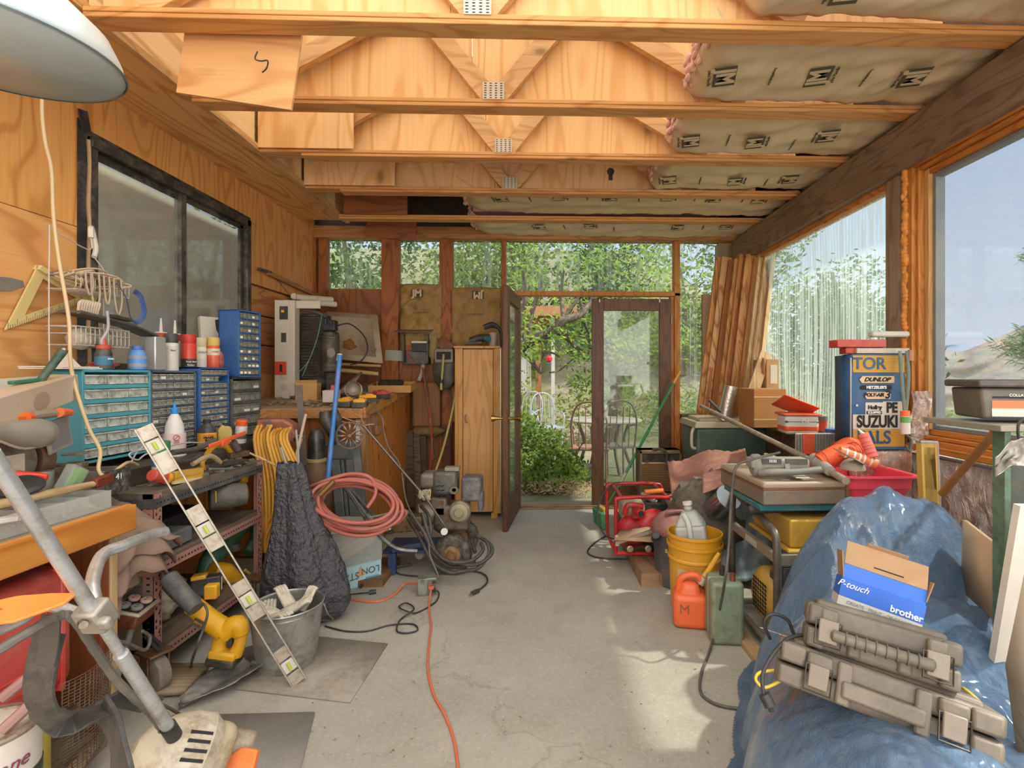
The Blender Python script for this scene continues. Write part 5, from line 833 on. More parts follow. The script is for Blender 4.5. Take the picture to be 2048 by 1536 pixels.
b=B(); b.bx((BX-.075,yF+.07,.0),(BX-.045,yF+.098,.98)); b.build('pvc_strip',pm('cfc7ba',.5),T); b=B(); b.bx((BX-.04,yF+.06,.0),(BX-.005,yF+.115,1.0)); b.build('post',wood('b88a58','94683a','Z',1.4,1.3),T)
BTN=rot(x=sl)
def onb(px,y): q=W(px,760,Y=y); q.z=bz(y)+.002; return q
# electrical panel, heater, tank, cardboard
T=thing('electric_panel','white steel electrical panel cover leaning at the back corner','electrical panel',onb(570,3.95)); x0=W(549,600,Y=3.9).x; x1_=W(592,600,Y=3.9).x; zt=W(560,600,Y=3.9).z; zb=bz(3.9)+.004; PW=pm('c6bcac',.5,.1,.08,6,.05,.2)
b=B(); b.bx((x0,3.9,zb),(x1_-.05,3.925,zt)); b.bx((x1_-.05,3.9,zb+.02),(x1_-.01,3.98,zt+.0)); b.bx((x0+.02,3.925,zt-.06),(x1_+.17,3.94,zt)); b.build('cover',PW,T,.003)
for z,h,w_,c_ in ((.87,.10,.06,'2c2a28'),(.62,.07,.035,'2c2a28')): 
    b=B(); b.box((x0+.07,3.897,zb+(zt-zb)*z),(w_,.006,h)); o=b.build('breaker_slot',pm(c_,.5),T)
b=B(); b.box((x0+.065,3.893,zb+(zt-zb)*.885),(.02,.006,.02)); b.build('yellow_switch',DWY,T)
b=B(); b.box((x0+.05,3.893,zb+(zt-zb)*.31),(.085,.012,.10)); o=b.build('red_plate',RED,T,.003); b=B(); b.box((x0+.055,3.886,zb+(zt-zb)*.31),(.018,.004,.055)); b.build('slot',INK,o)
for z in (.12,.22): b=B(); b.lathe([(.028,0),(.028,.002),(.024,.003)],20,tr((x0+.07,3.899,zb+(zt-zb)*z))@rot(x=90)); b.build('knockout',pm('b5ab9c',.5),T)
T=thing('radiator','black louvred steel heater with bent handle on the corner bench','heater',onb(615,4.05)); c=W(615,715,Y=4.05); x0=W(583,700,Y=4.05).x; x1_=W(646,700,Y=4.05).x; zt=W(610,628,Y=4.05).z; zb=bz(4.05)+.01; HB=pm('38332e',.5,.3,.15,14,.1,.25,dirt='57483c')
b=B(); b.bx((x0,4.06,zb),(x1_,4.20,zt)); b.bx((x0,4.035,zt-.02),(x1_,4.06,zt)); b.bx((x0,4.035,zb+.13),(x1_,4.06,zb+.145)); b.bx((x0,4.035,zb+.13),(x0+.012,4.06,zt)); b.build('casing',HB,T,.004)
b=B(); n_=19
for i in range(n_): z=zb+.16+(zt-zb-.2)*i/(n_-1); b.box(((x0+x1_)/2,4.045,z),(x1_-x0-.03,.018,.004),rot(x=35))
b.build('louvres',pm('5a5148',.5,.3),T); b=B(); b.bx((x0+.07,4.025,zb+.14),(x0+.078,4.04,zt-.02)); b.tube([(x0,4.03,zb+.165),(x0+.08,4.02,zb+.16),(x0+.1,4.02,zb+.15),(x1_,4.02,zb+.155)],.005,6); b.tube([(x0,4.03,zt-.05),(x0+.08,4.02,zt-.055)],.005,6); b.build('grille_rod',HB,T)
b=B(); b.tube([(x0+.04,4.0,zt+.035),(x0+.13,4.0,zt+.025),(x0+.21,4.02,zt+.01),(x1_+.02,4.06,zt-.02)],.015,10); b.build('handle',pm('443c36',.6),T)
b=B(); b.add([(x0,4.05,zb),(x1_+.02,4.05,zb),(x1_+.05,4.0,zb+.13),(x0,4.03,zb+.13)],[(0,1,2,3)]); b.build('lower_apron',BLACK,T,solid=.004)
T=bottle('gas_tank','small black pressure tank with embossed badge beside the heater','tank',W(661,765,Y=3.95)*0+V((W(661,765,Y=3.95).x,3.95,bz(3.95)+.2)),[(.02,0),(.06,.004),(.066,.02),(.066,.03),(.064,.034),(.066,.038),(.066,.06),(.064,.064),(.066,.068),(.066,.25),(.064,.254),(.066,.258),(.066,.27),(.064,.274),(.066,.278),(.06,.305),(.03,.32)],HB); b=LB(T); b.box((0,0,.36),(.09,.07,.08)); b.cyl((-.02,-.04,.36),(-.02,-.045,.41),.01); b.cyl((.02,-.04,.35),(.02,-.045,.40),.008); b.build('valve_block',BLACK,T,.005); b=LB(T); b.lathe([(.026,0),(.029,.002),(.029,.003),(.024,.001)],24,tr((.028,-.060,.15))@rot(x=90,z=25),sy=1.3); b.build('badge',pm('6a5f54',.5),T)
b=LB(T); b.bar((0.0,.02,-.2),(.01,.0,.0),.07,.05); b.build('bracket',HB,T,.004); b=LB(T); b.box((.028,-.03,-.12),(.025,.002,.04),rot(z=20,y=10)); b.build('warning_sticker',pm('d85a50',.5),T)
q=W(692,680,Y=4.3); b=B(); b.tube([W(672,652,Y=4.0),W(700,648,Y=4.15),W(728,672,Y=4.25),W(735,700,Y=4.3),W(722,722,Y=4.3),W(700,730,Y=4.3)],.006,8); one(b,'hose',BLACK,'thin black hose arching in front of the dirty cardboard','hose',sm=True)
T=thing('cardboard_sheet','dirty printed cardboard sheet with brown stain at the back corner','cardboard',W(700,727,Y=4.62)); CBD=pm('b3a28a',.85,0,.08,5,.1,.1,dirt='a08c70'); b=B(); b.add([W(640,632,Y=4.62),W(655,623,Y=4.64),W(755,630,Y=4.70),W(766,727,Y=4.52),W(640,715,Y=4.52)],[(0,1,2,3,4)]); b.build('sheet',CBD,T,solid=.006)
b=B(); 
for i in range(13): a_=W(752-(i%4)*0-R(30,42)+i*.3,664+i*3.1,Y=4.52); c_=W(752+i*.3,665+i*3.1,Y=4.52); b.bar(a_,c_,.003,.0015)
b.build('print_lines',pm('7a6a58',.8),T); b=blob(W(698,690,Y=4.545),(.05,.003,.045),5,.6,10); b.build('brown_stain',pm('8a5f2a',.9),T,sm=True)
q=W(749,700,Y=4.52); b=B(tr(q)); b.lathe([(.018,0),(.018,.001)],20,rot(x=90)); b.build('round_mark',pm('6b5d4c',.8),T)
T=thing('pvc_pipe','short white plastic pipes tied on the wall above the heater','pipe',W(630,600,Y=4.5)); 
for k,(a_,e_,r) in enumerate((((592,594),(665,600),.026),((600,604),(672,609),.024),((588,592),(600,604),.028))): b=B(); b.cyl(W(*a_,Y=4.35),W(*e_,Y=4.6),r); b.build('pipe',PIPEW,T,.004)
b=B(); b.tube([W(635,585,Y=4.4),W(632,612,Y=4.35),W(612,606,Y=4.35)],.002,5); b.build('tie_wire',pm('c9832f',.5),T)
b=B(); b.bar(W(535,545,X=XL+.03),W(636,592,X=XL+.03),.02,.035); one(b,'wood_batten',wood('b8854a','93622c','Y',1.4,1.3),'wooden batten screwed to the wall above the white pipes','batten')
b=B(); b.tube([W(518,538,X=XL+.03),W(541,545,X=XL+.03)],.013,8,k=1); b.tube([W(541,545,X=XL+.03),W(560,566,X=XL+.04),W(575,585,X=XL+.05),W(592,603,X=XL+.05)],.003,5); one(b,'wire_lead',pm('4a3a2c',.7),'dark cable end with bare wires poking from the left wall','cable',sm=True)
b=B(); b.tube([W(644,628,Y=3.9),W(636,670,Y=3.88),W(618,720,Y=3.86),W(597,745,Y=3.85)],.003,5); b.tube([W(643,634,Y=3.9),W(632,685,Y=3.88),W(616,725,Y=3.86),W(605,752,Y=3.85)],.003,5); one(b,'green_wire',pm('5b8a74',.5),'pair of thin green wires dangling over the heater louvres','wire',sm=True)
# small stuff on the bench top
T=thing('carton','small open cardboard carton at the front of the corner bench','box',onb(617,3.72)); q=W(617,785,Y=3.72); q.z=bz(3.72)+.075; b=B(tr(q)@rot(z=8)); b.box((0,0,0),(.145,.11,.145)); b.build('carton_body',CARD,T,.003); b=B(tr(q)@rot(z=8)); b.box((-.03,.04,.075),(.15,.05,.004),rot(x=40)); b.build('flap',CARD,T)
obox('switch_box','square white junction box with red stripe on the corner bench','box',W(663,792,Y=3.62)+V((0,0,0)),(.10,.08,.085),pm('bdb1a6',.5),rz=5,rx=3,bev=.004)
b=B(); b.add([W(665,790,Y=3.9)+V((0,0,-.02)),W(700,778,Y=3.8),W(724,744,Y=4.2),W(680,770,Y=4.3)],[(0,1,2,3)]); one(b,'plywood_scrap',wood('a3927c','83715c','X',1.6,1.2),'grey tilted board lying over clutter on the corner bench','board',solid=.012)
T=thing('can_light','white recessed light can lying on its side on the corner bench','light fitting',onb(707,3.85)); q=W(707,780,Y=3.72); b=B(tr(q)@rot(x=80,z=18)); b.lathe([(.058,0),(.062,.003),(.055,.01),(.052,.09)],28,cap=False); b.build('housing',pm('b9ac9c',.5),T); b=B(tr(q)@rot(x=80,z=18)); b.lathe([(.052,.012),(.03,.02),(.001,.02)],28,cap=False); b.build('baffle',pm('8f8272',.6),T,sm=True); b=B(tr(q)@rot(x=80,z=18)); b.ball((0,0,.01),(.033,.033,.02),16); b.build('bulb',pm('a09488',.4),T,sm=True)
for i,(px,py,y,w_,lab) in enumerate(((690,795,3.56,.12,'yellow tool battery nearest the blue pole on the corner bench'),(720,796,3.53,.10,'square yellow tool battery at the right on the bench edge'),(734,775,3.72,.15,'large yellow and grey tool battery lying behind the others'),(761,772,3.9,.13,'red and black cordless tool at the right of the bench'))):
    T=thing('tool_battery',lab,'battery',onb(px,y)); q=W(px,py,Y=y); q.z=bz(y)+.03; b=B(tr(q)@rot(z=-15+i*22,x=6)); b.box((0,0,-.008),(w_,.075,.036)); b.build('base',pm('34302e',.5),T,.005); b=B(tr(q)@rot(z=-15+i*22,x=6)); b.box((0,0,.02),(w_*.8,.06,.022)); b.box((w_*.1,0,.034),(w_*.35,.05,.01)); b.build('shell',DWY if i<3 else pm('b03028',.5),T,.004)
T=thing('cardboard_tray','shallow cardboard tray at the right rear of the corner bench','tray',onb(790,4.45)); q=onb(786,4.35)+V((0,0,.0)); m=tr(q)@rot(x=sl,z=4); b=B(m)
for c_,d_ in (((0,-.13,.03),(.34,.005,.06)),((0,.13,.03),(.34,.005,.06)),((-.17,0,.03),(.005,.26,.06)),((.17,0,.03),(.005,.26,.06)),((0,0,.003),(.34,.26,.005))): b.box(c_,d_)
b.build('tray_body',pm('b5844a',.85),T); b=B(m); b.box((-.02,.02,.06),(.2,.12,.05)); b.build('black_cloth',pm('221c18',.9,0,.2,20,.4,.1),T,.02)
b=B(); b.tube([W(655,739,Y=4.3),W(700,742,Y=4.35),W(757,748,Y=4.4)],.018,10,k=1); b.tube([W(672,728,Y=4.45),W(762,732,Y=4.5)],.012,10,k=1); one(b,'cardboard_tube',pm('b08d58',.7),'long tan tubes lying in front of the dirty cardboard','tube',sm=True)
random.seed(21); b=B()
for i in range(70):
    y=R(3.55,4.3); x=R(-1.95,-1.3); b.box((x,y,bz(y)+.012),(R(.015,.06),R(.01,.05),R(.008,.02)),rot(R(-15,15),R(-15,15),R(0,180)))
for i in range(8): x=R(-1.9,-1.3); y=R(3.55,3.9); b.tube([(x,y,bz(y)+.02),(x+R(-.1,.1),y+R(-.03,.03),bz(y)+.035),(x+R(-.15,.15),y+.02,bz(y)+.015)],.004,5)
tag(b.build('bench_clutter',pm('7d6c58',.8,0,.5,30,.3,.3)),'dusty small scraps and wire ends strewn over the corner bench','scraps',kind='stuff')
obox('note_card','pale green card pinned on the post left of the fuse box','card',W(788,711,Y=YB-.045),(.165,.004,.10),pm('a9ae9b',.7),ry=3,bev=0)
# fuse box, reel, red strap, hanging batt
T=thing('fuse_box','open grey fuse box with lifted lid on the back wall','fuse box',W(830,730,Y=YB-.05)); a_,e_=W(806,668,Y=YB-.12),W(857,728,Y=YB-.12); FB=pm('57534e',.5,.3,.12,12,.1,.3)
b=B(); 
for c1,c2 in (((a_.x,YB-.14,e_.z),(a_.x+.012,YB-.04,a_.z)),((e_.x-.012,YB-.14,e_.z),(e_.x,YB-.04,a_.z)),((a_.x,YB-.14,e_.z),(e_.x,YB-.04,e_.z+.012)),((a_.x,YB-.055,e_.z),(e_.x,YB-.045,a_.z))): b.bx(c1,c2)
b.build('enclosure',FB,T,.002); b=B(); q=W(828,662,Y=YB-.14); b.box(q+V((0,-.02,.0)),(.33,.20,.008),rot(x=10)); b.build('lid',pm('6f6a62',.5,.3),T,.003)
b=B(); b.box(((a_.x+e_.x)/2+.03,YB-.08,a_.z-.12),(.15,.04,.09)); b.build('breaker',BLACK,T,.004); b=B(); b.box(((a_.x+e_.x)/2+.03,YB-.1,a_.z-.075),(.15,.01,.018)); b.build('terminal_strip',pm('b5aca0',.4,.5),T); b=B(); b.tube([(a_.x+.05,YB-.1,a_.z-.1),(a_.x+.04,YB-.12,a_.z-.2),(a_.x+.09,YB-.12,a_.z-.25),(a_.x+.05,YB-.12,a_.z-.28)],.005,6); b.build('red_lead',RED,T); b=B(); b.tube([(e_.x-.06,YB-.08,e_.z+.01),(e_.x-.06,YB-.1,e_.z-.05),(e_.x-.09,YB-.12,e_.z-.16)],.02,10); b.build('conduit',pm('a89c8c',.5),T)
T=thing('hose_reel','black wall mounted hose reel left of the tall yellow cabinet','hose reel',W(890,735,Y=4.7)); c=W(891,738,Y=4.70); b=B(tr(c)@rot(x=90)); b.lathe([(.02,-.06),(.15,-.06),(.165,-.045),(.165,.045),(.15,.06),(.02,.06)],36,sx=.66,sy=1.15); b.build('drum',pm('2f2b27',.5),T,sm=True); b=B(); b.box(c+V((.0,-.03,.12)),(.17,.12,.13)); b.build('housing',pm('7a7060',.5),T,.01); b=B(); b.box(c+V((.0,-.092,.12)),(.13,.008,.07)); b.build('window',INK,T,.003); b=B(); b.tube([c+V((0,-.095,.13)),c+V((.0,-.12,.05)),c+V((-.01,-.11,-.05)),c+V((-.02,-.1,-.13))],.011,8); b.build('hose_end',pm('a59b5c',.5),T); b=B(); b.cyl(c+V((-.015,-.1,-.06)),c+V((-.02,-.1,-.13)),.015); b.build('hose_stop',BLACK,T); b=B(); b.box(c+V((-.0,.03,.22)),(.13,.06,.10),rot(y=40)); b.build('wall_bracket',pm('6d3d20',.6),T)
b=B(); b.cyl(c+V((-.02,-.1,-.13)),c+V((-.02,-.1,-.19)),.012); b.tube([W(913,775,Y=4.62),W(905,820,Y=4.6),W(888,890,Y=4.5),W(872,940,Y=4.4),W(858,985,Y=4.3)],.011,8); one(b,'hose',pm('aaa04e',.5),'olive yellow air hose running down in front of the post','hose',sm=True)
b=B(); b.tube([W(845,735,Y=4.75),W(852,780,Y=4.7),W(860,840,Y=4.65),W(864,900,Y=4.6),W(856,955,Y=4.4)],.008,6,flat=.4); one(b,'red_strap',pm('8c3a2c',.7),'dark red strap hanging below the fuse box','strap',sm=True)
b=B(); b.tube([W(852,735,Y=4.7),W(858,830,Y=4.68),W(868,900,Y=4.6),W(880,945,Y=4.45)],.005,6); one(b,'thin_cable',pm('3a342f',.7),'thin dark cable hanging right of the red strap','cable',sm=True)
T=thing('hanging_board','scuffed brown cardboard wrapped bundle hanging below the fuse box','bundle',W(852,850,Y=4.8)); b=B(); a_,e_=W(827,765,Y=4.8),W(882,852,Y=4.8); b.bx((a_.x,4.76,e_.z),(e_.x,4.85,a_.z)); b.build('board',wood('8f6238','734a26','Z',1.4,1.2),T,.008); b=blob(W(856,862,Y=4.78),(.15,.06,.05),7,.3,12); b.build('torn_paper',pm('7a5f38',.9,0,.2,9,.5),T,sm=True)
b=blob(W(868,700,Y=4.84),(.05,.04,.14),11,.35,12); one(b,'foam_scrap',pm('a08a5c',.9,0,.2,12,.5),'yellowed foam lump beside the fuse box','foam',sm=True)
for k,(px,py0,py1,c_) in enumerate(((818,860,1000,'5f4a34'),(832,868,1000,'6c5940'),(845,872,990,'4d3a2a'),(893,850,1000,'6b3517'))):
    b=B(); b.bar(W(px,py0,Y=4.72+.03*k),W(px+4,py1+15,Y=4.66+.03*k),.07,.02,up=(0,1,0)); one(b,'board_offcut',wood(c_,'3d2c1e','X',1.4,1.3),['narrow dark board standing right of the corner bench','second dark board standing under the hanging bundle','third dark board, shortest, under the hanging bundle','reddish board standing just left of the tall cabinet'][k],'board')
# tall yellow cabinet
x0=W(914,800,Y=4.55).x; x1_=W(1000,800,Y=4.55).x; zt=W(950,692,Y=4.55).z; T=thing('cabinet','tall narrow yellow wooden cabinet beside the open door','cabinet',((x0+x1_)/2,4.7,0)); YW=wood('d0a060','b07c3a','Z',1.2,1.2,c3='b9853f')
b=B(); b.bx((x0-.02,4.55,.045),(x0+.05,4.86,zt-.02)); b.bx((x1_-.06,4.55,.045),(x1_,4.86,zt-.02)); b.bx((x0+.05,4.60,.045),(x1_-.06,4.86,zt-.02)); b.bx((x0-.03,4.53,zt-.02),(x1_+.0,4.88,zt)); b.bx((x0,4.56,0.0),(x0+.06,4.62,.05)); b.bx((x1_-.08,4.56,0.0),(x1_-.02,4.62,.05)); b.build('cabinet_body',YW,T,.003)
b=B(); b.bx((x0+.053,4.56,.06),(x1_-.064,4.585,zt-.03)); d=b.build('door',wood('d9a866','c08f4c','Z',1.2,1.2),T,.003); b=B(); b.tube([W(933,828,Y=4.55),W(930,835,Y=4.54),W(931,842,Y=4.54),W(935,846,Y=4.55)],.005,6); b.build('handle',pm('9a9084',.4,.7),d); b=B(); b.bx((x1_+.0,4.555,.045),(x1_+.008,4.58,zt-.02)); b.build('metal_strip',pm('b0a898',.4,.5),T)
T=thing('cordless_drill','dark cordless drill with teal chuck end on the tall cabinet','power tool',(x0+.15,4.65,zt)); q=W(972,676,Y=4.62); b=B(); b.tube([W(940,682,Y=4.62),W(960,676,Y=4.62),W(978,676,Y=4.6)],[.03,.036,.033],12); b.build('housing',pm('33302f',.5),T); b=B(); b.cyl(W(972,677,Y=4.59),W(978,678,Y=4.57),.026); b.build('chuck_ring',pm('2c6f80',.4),T); b=B(); b.bar(W(930,688,Y=4.62),W(965,685,Y=4.62),.05,.02); b.build('battery',BLACK,T)
T=thing('coffee_can','small pale can and black tool at the cabinet top right','can',(x1_-.06,4.66,zt)); q=V((W(985,680,Y=4.68).x,4.68,zt)); b=B(tr(q)); b.lathe([(.035,0),(.035,.13)],20); b.build('can_body',pm('a99c88',.5),T); b=B(); b.tube([W(968,655,Y=4.66),W(985,650,Y=4.66),W(1000,660,Y=4.66),W(1003,690,Y=4.66)],[.025,.03,.015,.012],10); b.build('black_lid',BLACK,T)
# ---------------- cylinder, pole, sawhorse, cycle sculpture ----------------
T=bottle('gas_cylinder','brown steel gas cylinder with black domed cap','gas cylinder',(W(633,900,Y=3.33).x,3.33,0),[(.09,0),(.1,.01),(.1,.60),(.096,.66),(.075,.71),(.05,.735),(.046,.745)],rust('6d5a48',amt=.4),[(.052,.742),(.052,.86),(.047,.90),(.034,.93),(.015,.945),(.001,.947)],pm('262224',.3)); b=LB(T); b.lathe([(.05,.73),(.062,.728),(.062,.745),(.05,.75)],24); b.build('neck_ring',pm('a08a58',.5),T)
b=B(); b.cyl(W(680,710,Y=3.25),W(654,975,Y=3.1),.0145); T=one(b,'blue_pole',pm('2f6fb5',.4),'bright blue painted pole leaning by the corner bench','pole'); 
T['label']='bright blue pole with worn white tip leaning on the corner bench'; b=B(); b.v=[]; b.cyl(W(680,708,Y=3.255),W(678,722,Y=3.247),.0155); WORLD[0]=True; b.build('pole_tip',pm('b9c0b8',.5),T)
T=thing('sawhorse','folded dark grey plastic sawhorse in front of the corner bench','sawhorse',(W(690,950,Y=3.42).x,3.42,0)); SH=pm('4a5054',.55,0,.12,10,.1,.25)
for a_,e_,w_ in (((670,905),(690,1120),.06),((700,900),(718,1120),.06),((684,905),(704,1120),.02),((712,885),(735,1120),.05)): b=B(); b.bar(W(*a_,Y=3.42),W(*e_,Y=3.25),w_,.03,up=(0,1,0)); b.build('leg',SH,T,.004)
b=B(); b.box(W(684,900,Y=3.41),(.17,.05,.12)); b.box(W(664,889,Y=3.41),(.1,.04,.03)); b.build('top_rail',SH,T,.008)
T=thing('work_glove','black rubber boot shaped glove leaning on the bench front','glove',W(662,845,Y=3.42)); b=B(); b.tube([W(652,822,Y=3.40),W(655,840,Y=3.40),W(668,868,Y=3.41),W(676,895,Y=3.42)],[.04,.048,.04,.03],12); b.build('shell',pm('2b2725',.4),T,sm=True); b=B(); b.tube([W(668,818,Y=3.36),W(675,838,Y=3.36),W(680,860,Y=3.37)],[.02,.028,.02],10); b.build('finger',pm('2b2725',.4),T,sm=True)
T=thing('cycle_sculpture','small rusty wire tricycle ornament hanging at the bench corner','ornament',W(740,850,Y=3.32)); RS=rust('7a6a5c',amt=.8); 
def wheel(cp,r,az,n,nm,wide):
    m=tr(cp)@rot(z=az)@rot(x=90); b=B(m); b.tube([(r*math.cos(i*PI/16),r*math.sin(i*PI/16),0) for i in range(32)],.006,6,closed=True,k=1); w=b.build(nm,RS,T); b=B(m)
    for i in range(n):
        a=2*PI*i/n; u=V((math.cos(a),math.sin(a),0)); v=V((-math.sin(a),math.cos(a),0))
        if wide: b.add([u*.01,u*r*.95+v*r*.11+V((0,0,.004)),u*r*.95-v*r*.08],[(0,1,2)])
        else: b.cyl(u*.008,u*r,.0018,n=5)
    b.build('spokes',pm('8a7d76',.5,.5) if wide else RS,w,solid=.0015 if wide else 0); b=B(m); b.cyl((0,0,-.012),(0,0,.012),.011,n=10); b.build('hub',RS,w)
wheel(W(700,871,Y=3.22),.082,8,12,'front_wheel',True); wheel(W(752,848,Y=3.30),.072,-35,16,'rear_wheel',False)
b=B(); b.tube([W(684,834,Y=3.26),W(710,843,Y=3.26),W(725,842,Y=3.26)],.003,5); b.tube([W(718,822,Y=3.26),W(728,850,Y=3.26),W(733,852,Y=3.28)],.003,5); b.tube([W(700,871,Y=3.22),W(728,852,Y=3.26),W(752,848,Y=3.30)],.004,5); b.tube([W(684,843,Y=3.26),W(715,850,Y=3.26)],.003,5); b.build('frame_wire',pm('b08868',.5,.4),T)
b=B(); b.cyl(W(726,850,Y=3.24),W(838,980,Y=3.3),.008); b.cyl(W(848,990,Y=3.3),W(895,1060,Y=3.32),.007); one(b,'lance_rod',pm('6a6460',.4,.6),'long thin steel lance slanting from the ornament down to the engine','rod')
b=B(); b.tube([W(735,800,Y=3.5),W(760,830,Y=3.35),W(775,890,Y=3.3),W(800,930,Y=3.3),W(812,1000,Y=3.2),W(832,1040,Y=3.05),W(855,1075,Y=2.95),W(860,1110,Y=2.85),W(876,1150,Y=2.78),W(877,1165,Y=2.72),W(860,1172,Y=2.66)],.0045,6); one(b,'extension_cord',pm('5e5650',.5),'grey cord running from the bench down to the outlet box on the floor','cord',sm=True)
# ---------------- red hose coil on handle, tote ----------------
RH=pm('a85c50',.6,0,.12,9,.1,.25); T=thing('garden_hose','big coil of faded red hose hung over the washer handle','hose',W(715,1010,Y=2.92)); random.seed(9)
for k in range(12):
    cx=712+R(-9,9); cy=1008+R(-8,10); rx=R(68,92); ry=R(44,60); P=[]
    for i in range(14): a=2*PI*i/14; P.append(W(cx+rx*math.cos(a),cy+ry*math.sin(a)+8*math.cos(a+.6),Y=2.92-.10*math.sin(a)-.012*k+R(-.004,.004)))
    b=B(); b.tube(P,.0105,8,closed=True,k=4); b.build('strand',RH,T,sm=True)
b=B(); b.tube([W(612,978,Y=2.9),W(650,962,Y=2.88),W(700,948,Y=2.9),W(740,955,Y=2.9),W(752,985,Y=2.86),W(735,1015,Y=2.84)],.0105,8); b.tube([W(770,1040,Y=2.9),W(805,1022,Y=2.95),W(812,1028,Y=2.95),W(795,1045,Y=2.95),W(770,1048,Y=2.9)],.0105,8); b.build('strand',RH,T,sm=True)
b=B(); b.cyl(W(668,962,Y=2.84),W(640,990,Y=2.82),.016); b.build('brass_coupling',pm('8c6a3c',.4,.6),T)
T=thing('plastic_tote','clear plastic tote holding folded cloth, with a blue box end below','storage tote',W(700,1120,Y=2.85)); a_=W(668,1082,Z=.0); 
m=tr(W(690,1182,Z=0)+V((-.03,.15,0)))@rot(z=40); b=B(m); 
for c_,d_ in (((0,-.14,.25),(.30,.004,.22)),((0,.14,.25),(.30,.004,.22)),((-.15,0,.25),(.004,.28,.22)),((.15,0,.25),(.004,.28,.22)),((0,0,.142),(.3,.28,.004))): b.box(c_,d_)
b.build('tub',CLEAR,T,.002); b=B(m); b.box((0,0,.365),(.32,.30,.02)); b.build('rim',pm('cfcabf',.3,alpha=.7),T,.006); 
b=B(m)
for k in range(5): b.tube([(-.12,-.10+.05*k,.18+.02*k),(0,-.11+.05*k,.22+.02*k),(.12,-.09+.05*k,.27)],.02,8)
b.build('contents',pm('b5784e',.7),T,sm=True)
T2=thing('salt_box','pale blue box printed STAR upside down under the clear tote','box',W(700,1180,Z=0)); b=B(m); b.box((.005,0,.07),(.29,.27,.138)); b.build('carton',pm('a9cdd6',.6),T2,.003); M3=m.to_3x3()
txt('STAR',m@V((-.055,-.1365,.075)),M3@V((-1,0,0)),(0,0,-1),.045,pm('3a3f46',.7),T2,sx=.9); txt('LON',m@V((.08,-.1365,.09)),M3@V((-1,0,0)),(0,0,-1),.04,pm('3a3f46',.7),T2); b=B(m); b.box((.09,-.1362,.035),(.08,.001,.03)); b.build('blue_stripe',pm('4a9cc0',.6),T2); b=B(m); b.prism([(-.03,-.03),(.03,-.02),(.0,.04)],.002,tr((.02,-.136,.09))@rot(x=90)); b.build('picture',pm('c9a070',.6),T2)
# ---------------- pressure washer ----------------
T=thing('pressure_washer','old pressure washer with grey engine, blue frame and hose loops','pressure washer',(-.75,3.45,0))
b=B(); b.tube([W(662,958,Y=3.0),W(690,975,Y=3.02),W(745,1055,Y=3.15),W(790,1095,Y=3.2),W(835,1102,Y=3.22)],.0125,10); b.tube([W(676,957,Y=3.06),W(720,1000,Y=3.12),W(770,1060,Y=3.3)],.0125,10); b.cyl(W(662,958,Y=3.0),W(676,956,Y=3.06),.013); b.build('handle',pm('8d8f90',.35,.8,dirt='6a5a48'),T); b=B(); b.bar(W(684,963,Y=2.98),W(740,1040,Y=3.08),.03,.006); b.tube([W(738,1035,Y=3.1),W(790,1020,Y=3.25),W(786,985,Y=3.3),W(765,975,Y=3.3)],.007,8); b.build('bracket',pm('b0aeab',.35,.7),T,.002)
FBL=pm('2a4878',.5,.2,.15,12,.1,.2,dirt='4a3a30'); fr0=W(775,1100,Z=.14); b=B(); b.box((W(840,1090,Z=.13).x,3.47,.13),(.42,.28,.02)); b.bar(W(785,1100,Y=3.28),W(855,1085,Y=3.28),.03,.045,up=(0,1,0)); b.bx((W(783,1100,Y=3.3).x-.02,3.28,0),(W(783,1100,Y=3.3).x+.03,3.32,.14)); b.build('frame',FBL,T,.004)
wc=W(905,1094,Y=3.30); wc.z=.125
for dy,nm in ((0,'wheel'),(.36,'wheel')): 
    m=tr(wc+V((0,dy,0)))@rot(z=-8)@rot(x=90); b=B(m); b.lathe([(.065,-.03),(.10,-.04),(.122,-.03),(.126,0),(.122,.03),(.10,.04),(.065,.03)],40,cap=False)
    for i in range(48): a=2*PI*i/48; b.box((.1235*math.cos(a),.1235*math.sin(a),.012*(1 if i%2 else -1)),(.008,.008,.022),rot(z=math.degrees(a)))
    w=b.build('tire',pm('423d38',.8,0,.2,20,.3,.5),T,sm=True); b=B(m); b.lathe([(.001,.012),(.025,.014),(.028,.03),(.034,.014),(.055,.012),(.068,.03),(.068,-.03),(.001,-.02)],32,cap=False); b.build('rim',rust('b3946a','8a5c30',amt=.7),w)
ec=W(905,985,Y=3.55); EG=pm('4f5052',.5,.2,.15,12,.15,.35,dirt='6a5c4c'); OLD=rust('7c7264',amt=.7)
b=B(); b.box(W(868,958,Y=3.66),(.17,.17,.11)); b.build('fuel_tank',pm('8d8a80',.4,.2,.1,9,.1,.4,dirt='6a6256'),T,.03,seg=4); b=B(); b.box(W(893,957,Y=3.56)+V((0,0,-.02)),(.165,.15,.16)); b.build('muffler_shroud',EG,T,.025,seg=3)
b=B(); b.box(W(945,975,Y=3.6),(.14,.16,.17)); b.box(W(962,1000,Y=3.57),(.04,.1,.14)); b.build('air_box',pm('4a4e56',.5,0,.15,12,.1,.3,dirt='7a7468'),T,.02,seg=3); b=B(); mm=tr(W(908,980,Y=3.475))@rot(x=90); b.lathe([(.012,0),(.016,.008),(.03,.008),(.033,0)],18,mm,sy=.9); b.build('exhaust_port',pm('7d7468',.4,.6),T)
b=B()
for i in range(6): b.box(W(876+(i%2)*9,972+(i//2)*9,Y=3.483),(.028,.004,.008),rot(y=-15))
b.build('louvres',INK,T); b=B(); b.box(W(905,950,Y=3.56)+V((0,0,.045)),(.1,.07,.03)); b.build('filler_cap',pm('8c8674',.5),T,.005)
